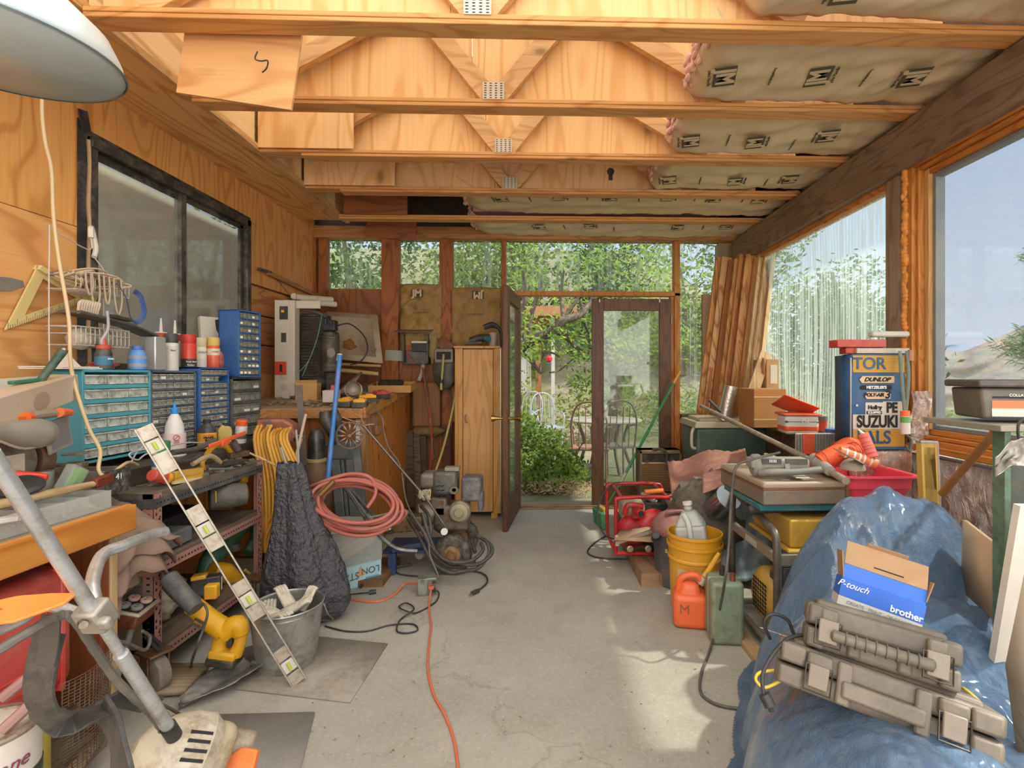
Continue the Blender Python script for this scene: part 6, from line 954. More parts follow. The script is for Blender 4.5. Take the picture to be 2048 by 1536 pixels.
b=B(); b.box(W(905,1030,Y=3.62),(.24,.18,.18)); b.box(W(880,1010,Y=3.6),(.12,.14,.14)); b.build('engine_block',OLD,T,.02); b=B(tr(W(918,1025,Y=3.50))@rot(x=90)); b.lathe([(.01,.02),(.03,.02),(.034,.012),(.06,.01),(.066,0),(.075,-.01),(.078,-.05)],28); b.build('starter_cover',pm('a2977e',.4,.4,.12,10,.1,.3),T,.001)
b=B(tr(W(850,1028,Y=3.55))@rot(y=90,z=20)); b.lathe([(.03,-.06),(.075,-.05),(.085,0),(.075,.05),(.03,.06)],28); b.build('bell_housing',pm('867c6c',.4,.4,dirt='5a4c3c'),T); 
pc=W(815,1045,Y=3.38); b=B(); b.box(pc,(.19,.11,.10),rot(z=10)); b.box(pc+V((-.11,-.02,.0)),(.06,.09,.12)); b.build('pump',rust('5c5040',amt=.9),T,.012)
for i in range(3): b=B(); b.cyl(pc+V((-.055+.055*i,-.05,-.02)),pc+V((-.055+.055*i,-.075,-.025)),.018,n=6); b.cyl(pc+V((-.055+.055*i,-.05,.035)),pc+V((-.055+.055*i,-.065,.035)),.013,n=6); b.build('valve_cap',pm('9a7a44',.35,.7),T)
b=B(); b.cyl(W(772,1048,Y=3.22),W(780,1062,Y=3.2),.022); b.cyl(W(762,1040,Y=3.3),W(775,1050,Y=3.25),.016); b.build('inlet_coupling',pm('9c988e',.3,.8),T)
b=B(); b.cyl(W(875,1055,Y=3.3),W(888,1063,Y=3.2),.024); b.build('oil_filter',pm('2c2a2c',.4),T); b=B(); b.cyl(W(888.2,1063.1,Y=3.2),W(888.6,1063.3,Y=3.195),.022); b.build('filter_end',pm('d0cdc6',.4),T)
HO=pm('3b3735',.5,0,.12,9,.1,.18); HH=[[(812,1030,3.35),(840,1075,3.25),(866,1125,3.16),(900,1145,3.1),(925,1142,3.12),(958,1135,3.1),(978,1105,3.15),(970,1080,3.2),(945,1075,3.3),(950,1105,3.2)],[(815,1022,3.3),(842,1055,3.22),(862,1092,3.18),(895,1122,3.12),(940,1122,3.1),(965,1102,3.12),(962,1086,3.2)],[(845,1025,3.25),(858,1070,3.2),(882,1115,3.15),(945,1130,3.1),(980,1112,3.12),(982,1090,3.18),(955,1072,3.25)],[(850,1060,3.25),(862,1100,3.2),(890,1128,3.15),(920,1134,3.12),(950,1122,3.1)],[(842,1012,3.4),(856,1030,3.3),(862,1060,3.25),(858,1090,3.22)]]
for h in HH: b=B(); b.tube([W(x,y,Y=yy) for x,y,yy in h],.0115,8); b.build('hose_loop',HO,T,sm=True)
b=B(); [b.tube([W(848+R(-12,14),990+R(-12,12),Y=3.42),W(852+R(-12,10),985+R(-8,14),Y=3.40),W(850+R(-12,12),990+R(-12,14),Y=3.42)],.005,5) for i in range(22)]; b.build('string_knot',pm('b5a98e',.8,0,.3,40),T,sm=True)
b=B(); b.tube([W(838,1110,Z=.09)]*1+[W(860,1098,Z=.08)],.03,10,k=1); b.build('clear_bowl',CLEAR,T)
# power box & cords on the floor
T=thing('outlet_box','grey metal outlet box with cords plugged in, on the open floor','outlet box',W(847,1190,Z=0)); m=tr(W(850,1193,Z=0)+V((0,.05,0)))@rot(z=14); b=B(m); b.box((0,0,.05),(.105,.08,.098)); b.build('box_body',pm('8f958c',.4,.4,.15,14,.1,.3,dirt='5e5c50'),T,.003); b=B(m); b.bx((.0,-.043,.008),(.048,-.041,.09)); b.build('outlet_plate',pm('6d6f69',.5,.3),T); b=B(m); b.box((.022,-.055,.055),(.03,.03,.025)); b.build('orange_plug',pm('d8653c',.4),T,.004); b=B(m); b.box((.04,-.05,.03),(.02,.02,.02)); b.box((.04,-.05,.075),(.02,.02,.02)); b.build('black_plug',BLACK,T,.003)
q0=m@V((.022,-.07,.05)); OC=pm('cf6e4a',.5,0,.08,9,.05,.15)
b=B(); b.tube([q0,W(858,1215,Z=.006),W(862,1250,Z=.006),W(858,1290,Z=.006),W(856,1340,Z=.006),W(868,1390,Z=.006),W(890,1430,Z=.006),W(908,1480,Z=.006),W(916,1536,Z=.006),W(920,1600,Z=.006)],.0055,8); one(b,'extension_cord',OC,'orange extension cord snaking down the middle of the floor','cord',sm=True)
b=B(); b.tube([m@V((-.053,0,.06)),W(810,1168,Z=.03),W(790,1188,Z=.006),W(765,1201,Z=.006),W(735,1203,Z=.006),W(690,1196,Z=.006),W(670,1190,Z=.006)],.0065,8); one(b,'extension_cord',OC,'orange extension cord from the outlet box toward the black sack','cord',sm=True)
q1=m@V((.055,-.055,.03)); b=B(); b.tube([q1,W(878,1188,Z=.006),W(870,1205,Z=.006),W(835,1225,Z=.006),W(818,1224,Z=.02),W(798,1214,Z=.014),W(812,1206,Z=.012),W(828,1218,Z=.02),W(800,1240,Z=.006),W(794,1262,Z=.006),W(815,1266,Z=.006),W(835,1260,Z=.006),W(825,1248,Z=.006),W(780,1250,Z=.006),W(735,1262,Z=.006),W(690,1262,Z=.006),W(650,1252,Z=.006)],.004,6); one(b,'extension_cord',BLACK,'thin black cord looping on the floor left of the outlet box','cord',sm=True)
T=thing('extension_cord','thick black cord curling to a plug on the open floor','cord',W(960,1180,Z=0)); b=B(); b.tube([W(782,1136,Z=.008),W(800,1148,Z=.008),W(850,1152,Z=.008),W(900,1143,Z=.008),W(945,1142,Z=.008),W(970,1150,Z=.008),W(974,1165,Z=.008),W(955,1182,Z=.008)],.0055,8); b.build('cable',RUB,T,sm=True); b=B(); b.cyl(W(957,1181,Z=.012),W(944,1187,Z=.012),.013); b.build('plug',BLACK,T); b=B(); b.cyl(W(944,1186,Z=.012),W(939,1189,Z=.012),.003); b.cyl(W(946,1189,Z=.012),W(940,1191,Z=.012),.003); b.build('prongs',STEEL,T)
b=B(); b.tube([W(822,1129,Z=.014),W(790,1135,Z=.014),W(750,1150,Z=.014),W(730,1165,Z=.014),W(721,1174,Z=.014)],.0095,8); one(b,'hose',HO,'short black hose end lying on the floor beside the tote','hose',sm=True)
T=thing('extension_cord','short black cord with socket end near the black sack','cord',W(720,1188,Z=0)); b=B(); b.tube([W(690,1190,Z=.008),W(715,1187,Z=.008),W(740,1185,Z=.01)],.004,6); b.build('cable',BLACK,T); b=B(); b.cyl(W(738,1185,Z=.012),W(752,1183,Z=.012),.013); b.build('socket',BLACK,T)
b=B(); b.bx((-1.35,3.1,0),(-.95,3.5,.04)); one(b,'timber_offcut',wood('8d6a45','6d4f30','X',1.4,1.2),'flat boards on the floor under the grey sawhorse','board')
# ================= right rear corner =================
random.seed(31); BW=['d9a45e','b9783a','d6ab70','a86a32','d3a05c','c98f4c','c08040','d9a864','cf9a58','b8793c','d8b98a','d4b282','e0c59a','d6b588']
for i in range(14):
    top=W(1439+8.0*i+R(-2,2),517+R(-8,8)+(4 if i<3 else 0),Y=4.74-.028*i); bot=W(1372+8.4*i,1040,Y=4.35-.03*i); bot.z=.002; wd=.085 if i%3 else .035
    b=B(); b.bar(top,bot,.034 if wd>.05 else .05,wd,up=(0,1,0)) if i not in (2,8) else b.bar(top,bot,wd*1.1,.02,up=(0,1,0))
    T=one(b,'lumber_board',wood(BW[i],'9a6230' if i<9 else 'b8925c','Z',1.4,1.5,knots=i%4==1),['leftmost orange board of the leaning lumber stack','second board from the left in the lumber stack, slightly separated','broad flat faced board third from the left in the lumber stack','fourth lumber board, dark orange, standing deep in the stack','fifth lumber board from the left of the leaning stack','sixth lumber board from the left of the leaning stack','seventh lumber board, near the middle of the leaning stack','eighth lumber board, just right of the stack middle','wide flat board left of the pale boards in the stack','first of the pale edges right of the wide flat board','second pale edge board right of the wide flat board','third pale edge board right of the wide flat board','fourth pale edge board, next to the outermost one','outermost pale board at the right of the lumber stack'][i],'board','lumber leaning in the right rear corner',bev=.002)
b=B(); b.bar(W(1532,705,Y=3.95),W(1487,840,Y=3.9),.09,.02,up=(0,1,0)); one(b,'lumber_board',wood('d8b888','b3905c','Z',1.4,1.5),'short pale board leaning right of the tall lumber stack','board')
a_,e_=W(1402,590,Y=4.84),W(1440,850,Y=4.84); b=B(); b.bx((a_.x,4.80,.30),(a_.x+.25,4.83,a_.z)); one(b,'brown_panel',pm('8f6f58',.7,0,.06,3),'brown smooth panel standing behind the lumber stack','panel')
T=thing('foil_tube','silver foil wrapped tube leaning at the foot of the lumber','tube',W(1455,835,Y=3.9)); b=B(); b.cyl(W(1462,772,Y=3.88),W(1447,840,Y=3.9),.052); b.build('tube_body',pm('c3bfb6',.3,.8,.15,20,.8,.1),T)
# boxes and tubs on the ledge
LZ=.906
T=thing('carton','tall narrow cardboard carton on the right ledge, behind the lower one','box',(1.9,4.1,LZ)); b=B(); a_,e_=W(1533,717,Y=3.9),W(1552,780,Y=3.9); b.bx((a_.x,3.9,LZ),(a_.x+.10,4.15,W(1533,718,Y=3.9).z)); b.build('carton_body',pm('b0875a',.85),T,.003); b=B(); b.bx((a_.x+.03,3.897,e_.z+.05),(a_.x+.085,3.8985,a_.z-.05)); b.build('paper_label',pm('c9bda8',.7),T); b=B(); b.add([W(1525,715,Y=3.92),W(1532,718,Y=3.9),W(1528,750,Y=3.9),W(1519,742,Y=3.95)],[(0,1,2,3)]); b.build('flap',pm('a57a48',.85),T,solid=.004)
T=thing('carton','wide taped cardboard carton on the right ledge beside the lumber','box',(1.8,3.7,LZ)); x0=W(1508,800,Y=3.62).x; x1_=W(1578,800,Y=3.62).x-.02; b=B(); b.bx((x0,3.62,LZ),(min(x1_,1.985),3.92,W(1540,778,Y=3.62).z)); b.build('carton_body',pm('a8733a',.85,0,.1,4),T,.004); b=B(); 
for f in (.2,.78): z=LZ+(W(1540,778,Y=3.62).z-LZ)*f; b.bx((x0-.001,3.617,z),(1.93,3.6195,z+.008))
b.build('tape',pm('c9a676',.5),T)
T=thing('detergent_tub','white tub with orange lid propped open on the right ledge','tub',(1.8,3.3,LZ)); c=W(1600,858,Y=3.25); m=tr((c.x,3.28,LZ))@rot(z=-8); b=B(m); b.box((0,0,.062),(.205,.17,.125),tp=1.06); b.build('tub_body',pm('d8d2c8',.4),T,.02,seg=3); b=B(m); b.box((0,0,.038),(.209,.174,.06),tp=1.02); b.build('orange_band',pm('e0552a',.45),T,.02,seg=3); b=B(m); b.box((0,0,.083),(.2125,.178,.028)); b.build('blue_band',pm('3a4f80',.45),T,.02,seg=3); b=B(m); b.box((0,0,.128),(.235,.20,.014)); b.build('rim',pm('dc5a2c',.4),T,.006); b=B(m@tr((.0,.05,.175))@rot(x=-24,y=22)); b.box((0,0,0),(.235,.20,.010)); l=b.build('lid',pm('dc5a2c',.4),T,.004); b=B(m@tr((.0,.05,.175))@rot(x=-24,y=22)); b.box((0,0,.006),(.19,.155,.004)); b.build('lid_panel',pm('cfc0b4',.5),l); ltxt(T,'Oxi',loc(T,m@V((.02,-.091,.086))),(1,0,0),(0,0,1),.026,WINK)
T=bottle('flashlight','red lantern flashlight standing on the right ledge','flashlight',V((W(1646,850,Y=3.1).x,3.1,LZ)),[(.03,0),(.032,.005),(.024,.03),(.023,.09),(.026,.095),(.026,.10)],pm('d8452c',.4)); b=LB(T); b.lathe([(.033,0),(.033,.012),(.025,.036),(.02,.036)],20); b.build('base_ring',DGREY,T); b=LB(T); b.lathe([(.027,.1),(.028,.125),(.02,.128)],20); b.build('head',pm('6d6a60',.5),T)
T=thing('wipes_tub','blue plastic wipes tub on the ledge beside the cabinet door','tub',V((W(1668,850,Y=2.98).x,2.98,LZ))); b=LB(T); b.lathe([(.045,0),(.05,.05),(.052,.055),(.052,.06),(.02,.065)],24,sy=.8); b.build('tub_body',pm('2c5fae',.4),T); b=LB(T); b.lathe([(.0505,.014),(.0512,.038)],24,sy=.8,cap=False); b.build('label',WHITE,T)
obox('organizer_rack','white divided plastic rack lying below the right ledge','rack',W(1636,888,Y=2.95),(.27,.01,.13),pm('cfcabf',.5),bev=.002)
T=bpy.data.objects['organizer_rack']; b=B()
c=W(1636,888,Y=2.943)
for i in range(15): b.box((c.x-.125+i*.018,2.942,c.z),(.013,.004,.115))
b.build('grooves',pm('6f6a62',.6),T); b=B(); b.box(W(1617,888,Y=2.935),(.068,.012,.125),tp=1); b.build('orange_divider',pm('d0502a',.45),T,.004)
# sticker cabinet on foil covered crate
T=thing('foil_crate','crate wrapped in crumpled silver foil below the sticker cabinet','crate',(1.75,2.6,0)); b=B(); b.grid(lambda u,v:(1.60+.32*u,2.56-.02*noise.noise(V((u*9,v*9,3)))-.012*abs(math.sin(u*30)),.002+.895*v),50,50); b.build('foil_face',FOIL,T,sm=True,solid=.002); b=B(); b.bx((1.60,2.575,0),(1.92,2.645,.90)); b.bx((1.60,2.575,.88),(1.92,2.64,.90)); b.build('crate_body',pm('8a7a68',.8),T)
NB=pm('1f4f7a',.45,0,.1,6,.05,.12); CY=2.56; cx0=W(1704,800,Y=CY).x; cx1=W(1811,800,Y=CY).x; cz1=W(1750,708,Y=CY).z; cz0=.903; CH=cz1-cz0; CW=cx1-cx0
T=thing('metal_cabinet','small blue metal cabinet plastered with racing stickers','cabinet',(cx0,CY,cz0)); b=B(); b.bx((cx0+.0,CY+.002,cz0),(cx1,CY+.085,cz1)); b.build('cabinet_body',NB,T,.003)
def cp(px,py): return W(px,py,Y=CY-.003)
def panel(px0,py0,px1_,py1_,mat,nm,off=.0): a=W(px0,py0,Y=CY-.0015-off); e=W(px1_,py1_,Y=CY-.0015-off); b=B(); b.bx((a.x,CY-.0015-off,e.z),(e.x,CY+.001-off,a.z)); return b.build(nm,mat,T)
YS=pm('dda83a',.5,0,.1,6,.02,.1); p1=panel(1706,711,1809,745,YS,'yellow_panel'); p2=panel(1706,859,1809,893,YS,'yellow_panel')
for p_,y0,y1 in ((p1,712,744),(p2,861,892)):
    b=B()
    for i in range(14): y=y0+(y1-y0)*i/13; a=W(1706,y,Y=CY-.0035); e=W(1809,y,Y=CY-.0035); b.bx((a.x,a.y,a.z-.0006),(e.x,a.y+.0006,a.z+.0006))
    b.build('stripes',pm('6a5a2c',.6),p_)
wp=panel(1706,829,1805,858,pm('d0c4b4',.6),'white_panel'); panel(1766,803,1805,829,pm('d0c4b4',.6),'white_panel'); panel(1731,805,1766,829,pm('cfc6ba',.6),'white_panel',.0005)
tx=lambda s,px,py,h,mt,**k: txt(s,W(px,py,Y=CY-.0045),(1,0,0),(0,0,1),h,mt,T,bold=k.pop('bold',.0012),**k)
tx('TOR',1739,728,.062,NB); tx('SUZUKI',1755,844,.062,INK,sx=.74,bold=.003); tx('EALS',1748,876,.068,NB,sx=.9,bold=.002); tx('PE',1784,816,.052,INK,sx=.8,bold=.003); tx('Holley',1750,815,.020,INK); b2=panel(1733,822,1764,828.5,INK,'black_strip',.001); tx('EQUIPPED',1749,825.3,.011,WINK,bold=.0004)
def plate(px,py,w_,h,mat,nm): a=W(px,py,Y=CY-.003); b=B(); q=h*.35; b.prism([(-w_/2+q,-h/2),(w_/2-q*.3,-h/2),(w_/2,0),(w_/2-q*.2,h/2),(-w_/2+q*1.2,h/2),(-w_/2,0)],.002,tr(a)@rot(x=90)); return b.build(nm,mat,T)
CRM=pm('d8b98c',.5,0,.05,6); plate(1754,759,.185,.036,CRM,'sticker'); tx('DUNLOP',1754,759.3,.021,INK,shear=.35,bold=.0014,sx=1.15); plate(1752,775,.165,.022,INK,'sticker'); tx("METZELER'S",1753,775,.0145,WINK,bold=.0008); plate(1755,791,.14,.036,CRM,'sticker'); tx('POLY-AIR',1748,790,.0175,INK,shear=.25,bold=.0014); tx('3',1775,790,.04,INK,shear=.2,bold=.002)
b=B(); b.ball(W(1714,811,Y=CY-.003),(.007,.003,.007),10); b.build('knob',pm('c8c4bc',.4),T)
hx=cx0; d1=W(1672,800,Y=CY+.17); b=B(); b.add([(hx-.004,CY,cz0+.01),(d1.x,CY+.17,cz0+.012),(d1.x,CY+.17,cz1-.005),(hx-.004,CY,cz1-.005)],[(0,1,2,3)]); dr=b.build('door',NB,T,solid=.012); b=B(); f=lambda t,z:(lerp(V((hx-.004,CY,0)),V((d1.x,CY+.17,0)),t)+V((.005,-.009,z))); b.add([f(.08,cz0+.02),f(.85,cz0+.02),f(.85,cz1-.02),f(.08,cz1-.02)],[(0,1,2,3)]); b.build('door_lining',pm('2c2723',.5),dr,solid=.003); b=B(); b.cyl((hx-.012,CY-.008,cz0),(hx-.012,CY-.008,cz1-.02),.004); b.build('hinge_rod',pm('b0a898',.4,.6),dr)
T=thing('tool_tray','red flat tool box lid on top of the sticker cabinet','box',(cx0,CY,cz1)); b=B(); b.bx((cx0-.07,CY+.01,cz1+.035),(cx0+.19,CY+.09,cz1+.075)); b.bx((cx0-.02,CY+.02,cz1+.002),(cx0+.20,CY+.08,cz1+.034)); b.build('red_box',pm('b5382c',.45),T,.004)
obox('parts_organizer','clear flat organizer full of bits on top of the sticker cabinet','case',(cx0+.17,CY+.03,cz1+.017),(.28,.05,.028),pm('b5ada0',.3,0,.3,50,.3,.3),bev=.003); obox('paper_roll','dirty white paper roll lying across the cabinet top','roll',(cx0+.22,CY+.035,cz1+.105),(.2,.045,.03),pm('c4bfb2',.6,0,.2,20),bev=.01)
b=B(); b.tube([W(1800,702,Y=2.5),W(1802,740,Y=2.49),W(1806,790,Y=2.48),W(1811,830,Y=2.48)],.010,8,flat=.5); b.tube([W(1814,702,Y=2.5),W(1817,745,Y=2.49),W(1815,790,Y=2.48),W(1811,830,Y=2.48)],.010,8,flat=.5); b.tube([W(1812,870,Y=2.48),W(1822,880,Y=2.48),W(1818,902,Y=2.48),W(1811,890,Y=2.48)],.009,8,flat=.5); T=one(b,'rubber_strap',pm('5c6a5c',.6),'grey green rubber bungee strap hanging at the cabinet edge','strap',sm=True)
T=thing('caulk_tube','white green and orange tube hanging under the rubber strap','caulk tube',W(1812,870,Y=2.46)); b=B(); b.cyl(W(1810,822,Y=2.46),W(1811,868,Y=2.46),.021); b.build('tube_body',pm('d5cfc2',.45),T,.002); b=B(); b.cyl(W(1810,821.5,Y=2.46),W(1810.2,832,Y=2.46),.0214); b.build('orange_band',ORANGE,T); b=B(); b.cyl(W(1810.2,833,Y=2.46),W(1810.5,845,Y=2.46),.0213); b.build('green_band',pm('4ea04c',.5),T); b=B(); b.cyl(W(1821,700,Y=2.5),W(1820,722,Y=2.5),.013,.016); b.build('wood_grip',pm('9a6038',.5),T)
b=B(); b.grid(lambda u,v:W(1822+38*u+4*math.sin(v*8),782+118*v,Y=2.52+.012*noise.noise(V((u*6,v*9,0)))-.02*u),24,50); one(b,'foil_sheet',FOIL,'torn silver foil strip hanging on the weathered post','foil',sm=True,solid=.001)
# green tote, heater, burlap, long handle
T=thing('storage_tote','dark green storage tote with tan lid by the rear right corner','storage tote',(1.4,3.95,.0)); tx0=W(1393,870,Y=3.85).x; tx1=tx0+.56; b=B(); b.box(((tx0+tx1)/2,4.05,.45),(.54,.38,.86),tp=1.03); b.build('tub',pm('3b5148',.5,0,.1,5,.05,.2),T,.02,seg=3); b=B(); b.box(((tx0+tx1)/2,4.05,.905),(.60,.43,.05),tp=.96); b.box(((tx0+tx1)/2,4.05,.94),(.50,.33,.03),tp=.95); b.build('lid',pm('a09680',.5,0,.08,6,.05,.3),T,.008); b=B(); b.tube([(tx0-.01,3.88,.88),(tx0-.03,3.87,.84),(tx0-.03,3.87,.74),(tx0-.0,3.88,.72)],.012,8); b.build('latch',pm('bdb29c',.5),T)
T=thing('heater','vintage brown portable heater with slatted grille by the closed door','heater',(W(1320,960,Y=4.3).x,4.4,0)); hx0,hx1=W(1280,900,Y=4.3).x,W(1364,900,Y=4.3).x; hz1=W(1320,902,Y=4.3).z; hz0=.28; BRN=pm('7a6248',.5,.1,.1,8,.1,.2); b=B(); b.bx((hx0,4.3,hz0),(hx0+.02,4.5,hz1)); b.bx((hx1-.02,4.3,hz0),(hx1,4.5,hz1)); b.bx((hx0,4.3,hz1-.025),(hx1,4.5,hz1)); b.bx((hx0,4.36,hz0),(hx1,4.5,hz1)); b.bx((hx0+.02,4.3,.0),(hx1-.02,4.5,hz0)); b.build('casing',BRN,T,.004); b=B()
for i in range(15): z=hz0+.02+i*.0165; b.box(((hx0+hx1)/2-.01,4.30,z),(hx1-hx0-.05,.02,.009),rot(x=30))
b.build('grille',pm('9a7c58',.5,.2),T); b=B(); b.bx((hx0+.02,4.32,hz0),(hx1-.02,4.36,hz1-.03)); b.build('dark_inside',pm('2a231d',.7),T); b=B(); b.tube([(hx0+.12,4.33,hz1+.005),(hx0+.17,4.27,hz1+.02),(hx0+.22,4.26,hz1-.02),(hx0+.225,4.27,hz1-.15)],.013,8); b.build('handle',pm('4a4038',.5),T); b=B(); b.cyl((hx1-.14,4.4,hz1),(hx1-.14,4.4,hz1+.02),.018); b.build('knob',BLACK,T)
BUR=pm('98695a',.95,0,.15,30,.8,.3); b=B()
b.grid(lambda u,v:W(lerp(V((1335,895,0)),V((1490,872,0)),u).x+8*v,922-34*u*(1-.2*u)+v*(70-38*u)+5*math.sin(u*9)+(3*noise.noise(V((u*20,0,0))) if v<.1 else 0),Y=3.7-.35*v-.2*u+.03*math.sin(u*6+v*4)),50,20); one(b,'burlap_sheet',BUR,'ragged reddish brown carpet scrap draped over the pile','carpet scrap',sm=True,solid=.006)
b=B(); b.grid(lambda u,v:W(1405+100*u,948-30*u+v*(40-10*u),Y=3.2-.2*v+.02*math.sin(u*8)),20,10); one(b,'carpet_scrap',pm('8a5f55',.95,0,.15,30,.8,.3),'second reddish scrap tucked beneath the ragged one','carpet scrap',sm=True,solid=.006)
T=thing('long_handle','long grey weathered handle slanting across the green tote','pole',W(1500,870,Y=3.3)); b=B(); b.tube([W(1402,812,Y=3.8),W(1540,880,Y=3.0),W(1640,930,Y=2.45),W(1692,962,Y=2.2)],[.014,.015,.016,.0175],12,k=1); b.build('shaft',wood('a39684','857867','X',1.4,1.2,knots=False),T); b=B(); b.cyl(W(1640,925,Y=2.43),W(1628,918,Y=2.5),.034,.03); b.cyl(W(1660,942,Y=2.33),W(1630,920,Y=2.48),.024,.034); b.build('ferrule',pm('a8a49a',.5,.4),T); b=B(); b.tube([W(1418,800,Y=3.8),W(1430,812,Y=3.78),W(1442,824,Y=3.76)],.012,8); b.build('black_clip',BLACK,T)
# green broom
T=thing('broom','green handled broom leaning against the closed door','broom',W(1200,1045,Z=0)); g0=W(1360,742,Y=4.72); g1=W(1243,962,Y=4.45); g2=W(1206,1030,Y=4.32); g2.z=.11; b=B(); b.cyl(lerp(g0,g1,.12),g1,.0125); b.cyl(g1,g2,.009); b.build('handle',pm('2c8a4e',.4),T); b=B(); b.cyl(g0,lerp(g0,g1,.13),.0125); b.build('grip_tip',pm('d89a2c',.4),T); b=B(); b.cyl(lerp(g0,g1,.93),lerp(g0,g1,1.04),.016); b.build('joint',pm('b5b8b0',.4),T)
q=V((g2.x-.03,g2.y-.02,.0)); b=B(tr(q)@rot(z=12)); b.box((0,0,.07),(.05,.24,.135),rot(y=-6)); b.build('bristles',pm('3f8a5e',.85,0,.25,60,.8),T,.012); b=B(tr(q)@rot(z=12)); b.box((.02,0,.15),(.035,.16,.03),rot(y=-6)); b.build('head',pm('c9a63c',.4),T,.004)
# ---------------- red framed pump ----------------
PR=pm('b3202a',.35,0,.12,9,.05,.12,dirt='7a2a24'); T=thing('water_pump','petrol water pump in a red tubular roll frame','water pump',(.85,3.4,0)); fx0,fx1,fy0,fy1,fh=W(1232,1100,Y=3.35).x,W(1342,1000,Y=3.5).x,3.35,3.78,.47
z_=.10
for y,nm in ((fy0,'roll_frame'),(fy1,'roll_frame')): b=B(); b.tube([(fx0,y,z_),(fx0,y,fh-.05),(fx0+.03,y,fh),(fx1-.05,y,fh),(fx1,y,fh-.06),(fx1,y,z_)],.0135,10,k=3); b.build(nm,PR,T,sm=True)
for x,z in ((fx0+.04,fh),(fx1-.06,fh),(fx0,z_),(fx1,z_)): b=B(); b.cyl((x,fy0,z),(x,fy1,z),.0125,n=10); b.build('cross_tube',PR,T)
b=B(); b.cyl((fx0,fy0,z_),(fx1,fy0,z_),.0125,n=10); b.build('cross_tube',PR,T)
pc=V(((fx0+fx1)/2-.0,fy0+.06,.25)); m=tr(pc)@rot(x=90); b=B(m@tr((-.09,-.02,0))); b.lathe([(.02,.05),(.07,.045),(.10,.02),(.11,0),(.10,-.03),(.03,-.04)],30); b.build('pump_volute',PR,T); b=B(m@tr((.055,.02,.03))); b.lathe([(.002,.03),(.06,.026),(.105,.01),(.118,-.01),(.11,-.03),(.02,-.03)],36,sy=1.0); b.build('front_disc',pm('c9222a',.35),T,sm=True)
b=B(); b.cyl(pc+V((-.06,-.03,.08)),pc+V((-.06,-.03,.17)),.033); b.cyl(pc+V((-.06,-.04,.13)),pc+V((-.05,-.12,.13)),.028); b.tube([pc+V((-.14,-.03,.1)),pc+V((-.12,-.05,.17)),pc+V((-.02,-.05,.16))],.02,8); b.build('outlet_port',PR,T,.003); b=B(); b.cyl(pc+V((-.05,-.121,.13)),pc+V((-.05,-.123,.13)),.019); b.build('port_hole',INK,T)
b=B(); b.box(pc+V((-.05,.20,.08)),(.17,.2,.13)); b.build('fuel_tank',pm('b5a994',.45,0,.1,9,.1,.2),T,.02,seg=3); b=B(); b.box(pc+V((.10,.20,.09)),(.17,.2,.13)); b.cyl(pc+V((.02,.12,.17)),pc+V((.14,.12,.17)),.022); b.box(pc+V((.0,.22,-.05)),(.3,.2,.16)); b.build('engine',pm('2e2c2c',.45,dirt='5a5048'),T,.02,seg=3)
for i,x in enumerate((-.12,.0,.08)): b=B(tr(pc+V((x,-.10,-.10)))@rot(x=90)); b.lathe([(.02,0),(.022,.02),(.012,.022),(.011,.03)],16); b.build('drain_plug',pm('b8a88c',.4,.5),T)
b=B(); b.cyl(pc+V((-.02,-.0,.23)),pc+V((.06,-.06,.20)),.02); b.cyl(pc+V((.06,-.06,.2)),pc+V((.07,-.065,.195)),.012); b.build('grey_sprayer',pm('7d7870',.5,.4),T); b=B(); b.cyl(pc+V((.0,.0,.245)),pc+V((.13,.02,.25)),.016); b.build('orange_handle',pm('e07830',.4),T)
b=B(); b.add([W(1225,1080,Y=3.2),W(1325,1085,Y=3.15),W(1322,1050,Y=3.3),W(1240,1062,Y=3.34)],[(0,1,2,3)]); one(b,'cardboard_flap',pm('a48a6a',.85),'curved cardboard flap in front of the red pump','cardboard',solid=.005)
b=B(); b.bar(W(1232,1086,Y=3.22),W(1315,1058,Y=3.2),.02,.02); b.bar(W(1233,1070,Y=3.24),W(1234,1092,Y=3.22),.02,.02); one(b,'steel_angle',pm('9a8f80',.5,.4),'thin steel angle bar lying across the front of the pump','bar')
b=B(); b.bx((.62,3.05,0),(.98,3.9,.085)); one(b,'pallet_board',wood('a9896a','806448','Y',1.2,1.2),'low wooden pallet under the red framed pump','pallet'); b=B(); b.add([W(1250,1108,Z=.01),W(1282,1130,Z=.01),W(1310,1122,Z=.01),W(1300,1102,Z=.01)],[(0,1,2,3)]); one(b,'cardboard_scrap',pm('b49a78',.85),'small cardboard scrap on the floor before the pump','cardboard',solid=.012)
b=B(); b.tube([W(1240,965,Y=3.45),W(1222,970,Y=3.4),W(1200,1000,Y=3.35),W(1195,1040,Y=3.3),W(1210,1070,Y=3.25),W(1228,1078,Y=3.2)],.0055,6); b.tube([W(1215,1070,Z=.008),W(1190,1085,Z=.008),W(1175,1102,Z=.008),W(1185,1112,Z=.008),W(1215,1117,Z=.008),W(1260,1118,Z=.008)],.0055,6); one(b,'extension_cord',BLACK,'black cord looping on the floor left of the red pump','cord',sm=True)
T=thing('paper_box','grey and white flat box on the pile behind the shop vacuum','box',W(1380,1000,Y=3.3)); b=B(); b.box(W(1376,997,Y=3.35),(.24,.2,.07),rot(y=-24,z=10)); b.build('box_body',pm('b3aaa0',.6),T,.002); b=B(); b.box(W(1370,988,Y=3.33),(.2,.17,.02),rot(y=-24,z=10)); b.build('paper',WHITE,T)
T=thing('metal_duct','shiny galvanised duct piece poking out of the pile','duct',W(1440,1015,Y=3.1)); b=B(); a_,e_=W(1412,1032,Y=3.2),W(1458,994,Y=2.95); b.cyl(a_,e_,.075,n=28); b.build('duct_body',pm('b5bcc0',.18,.95,.1,9,.02,.05),T)
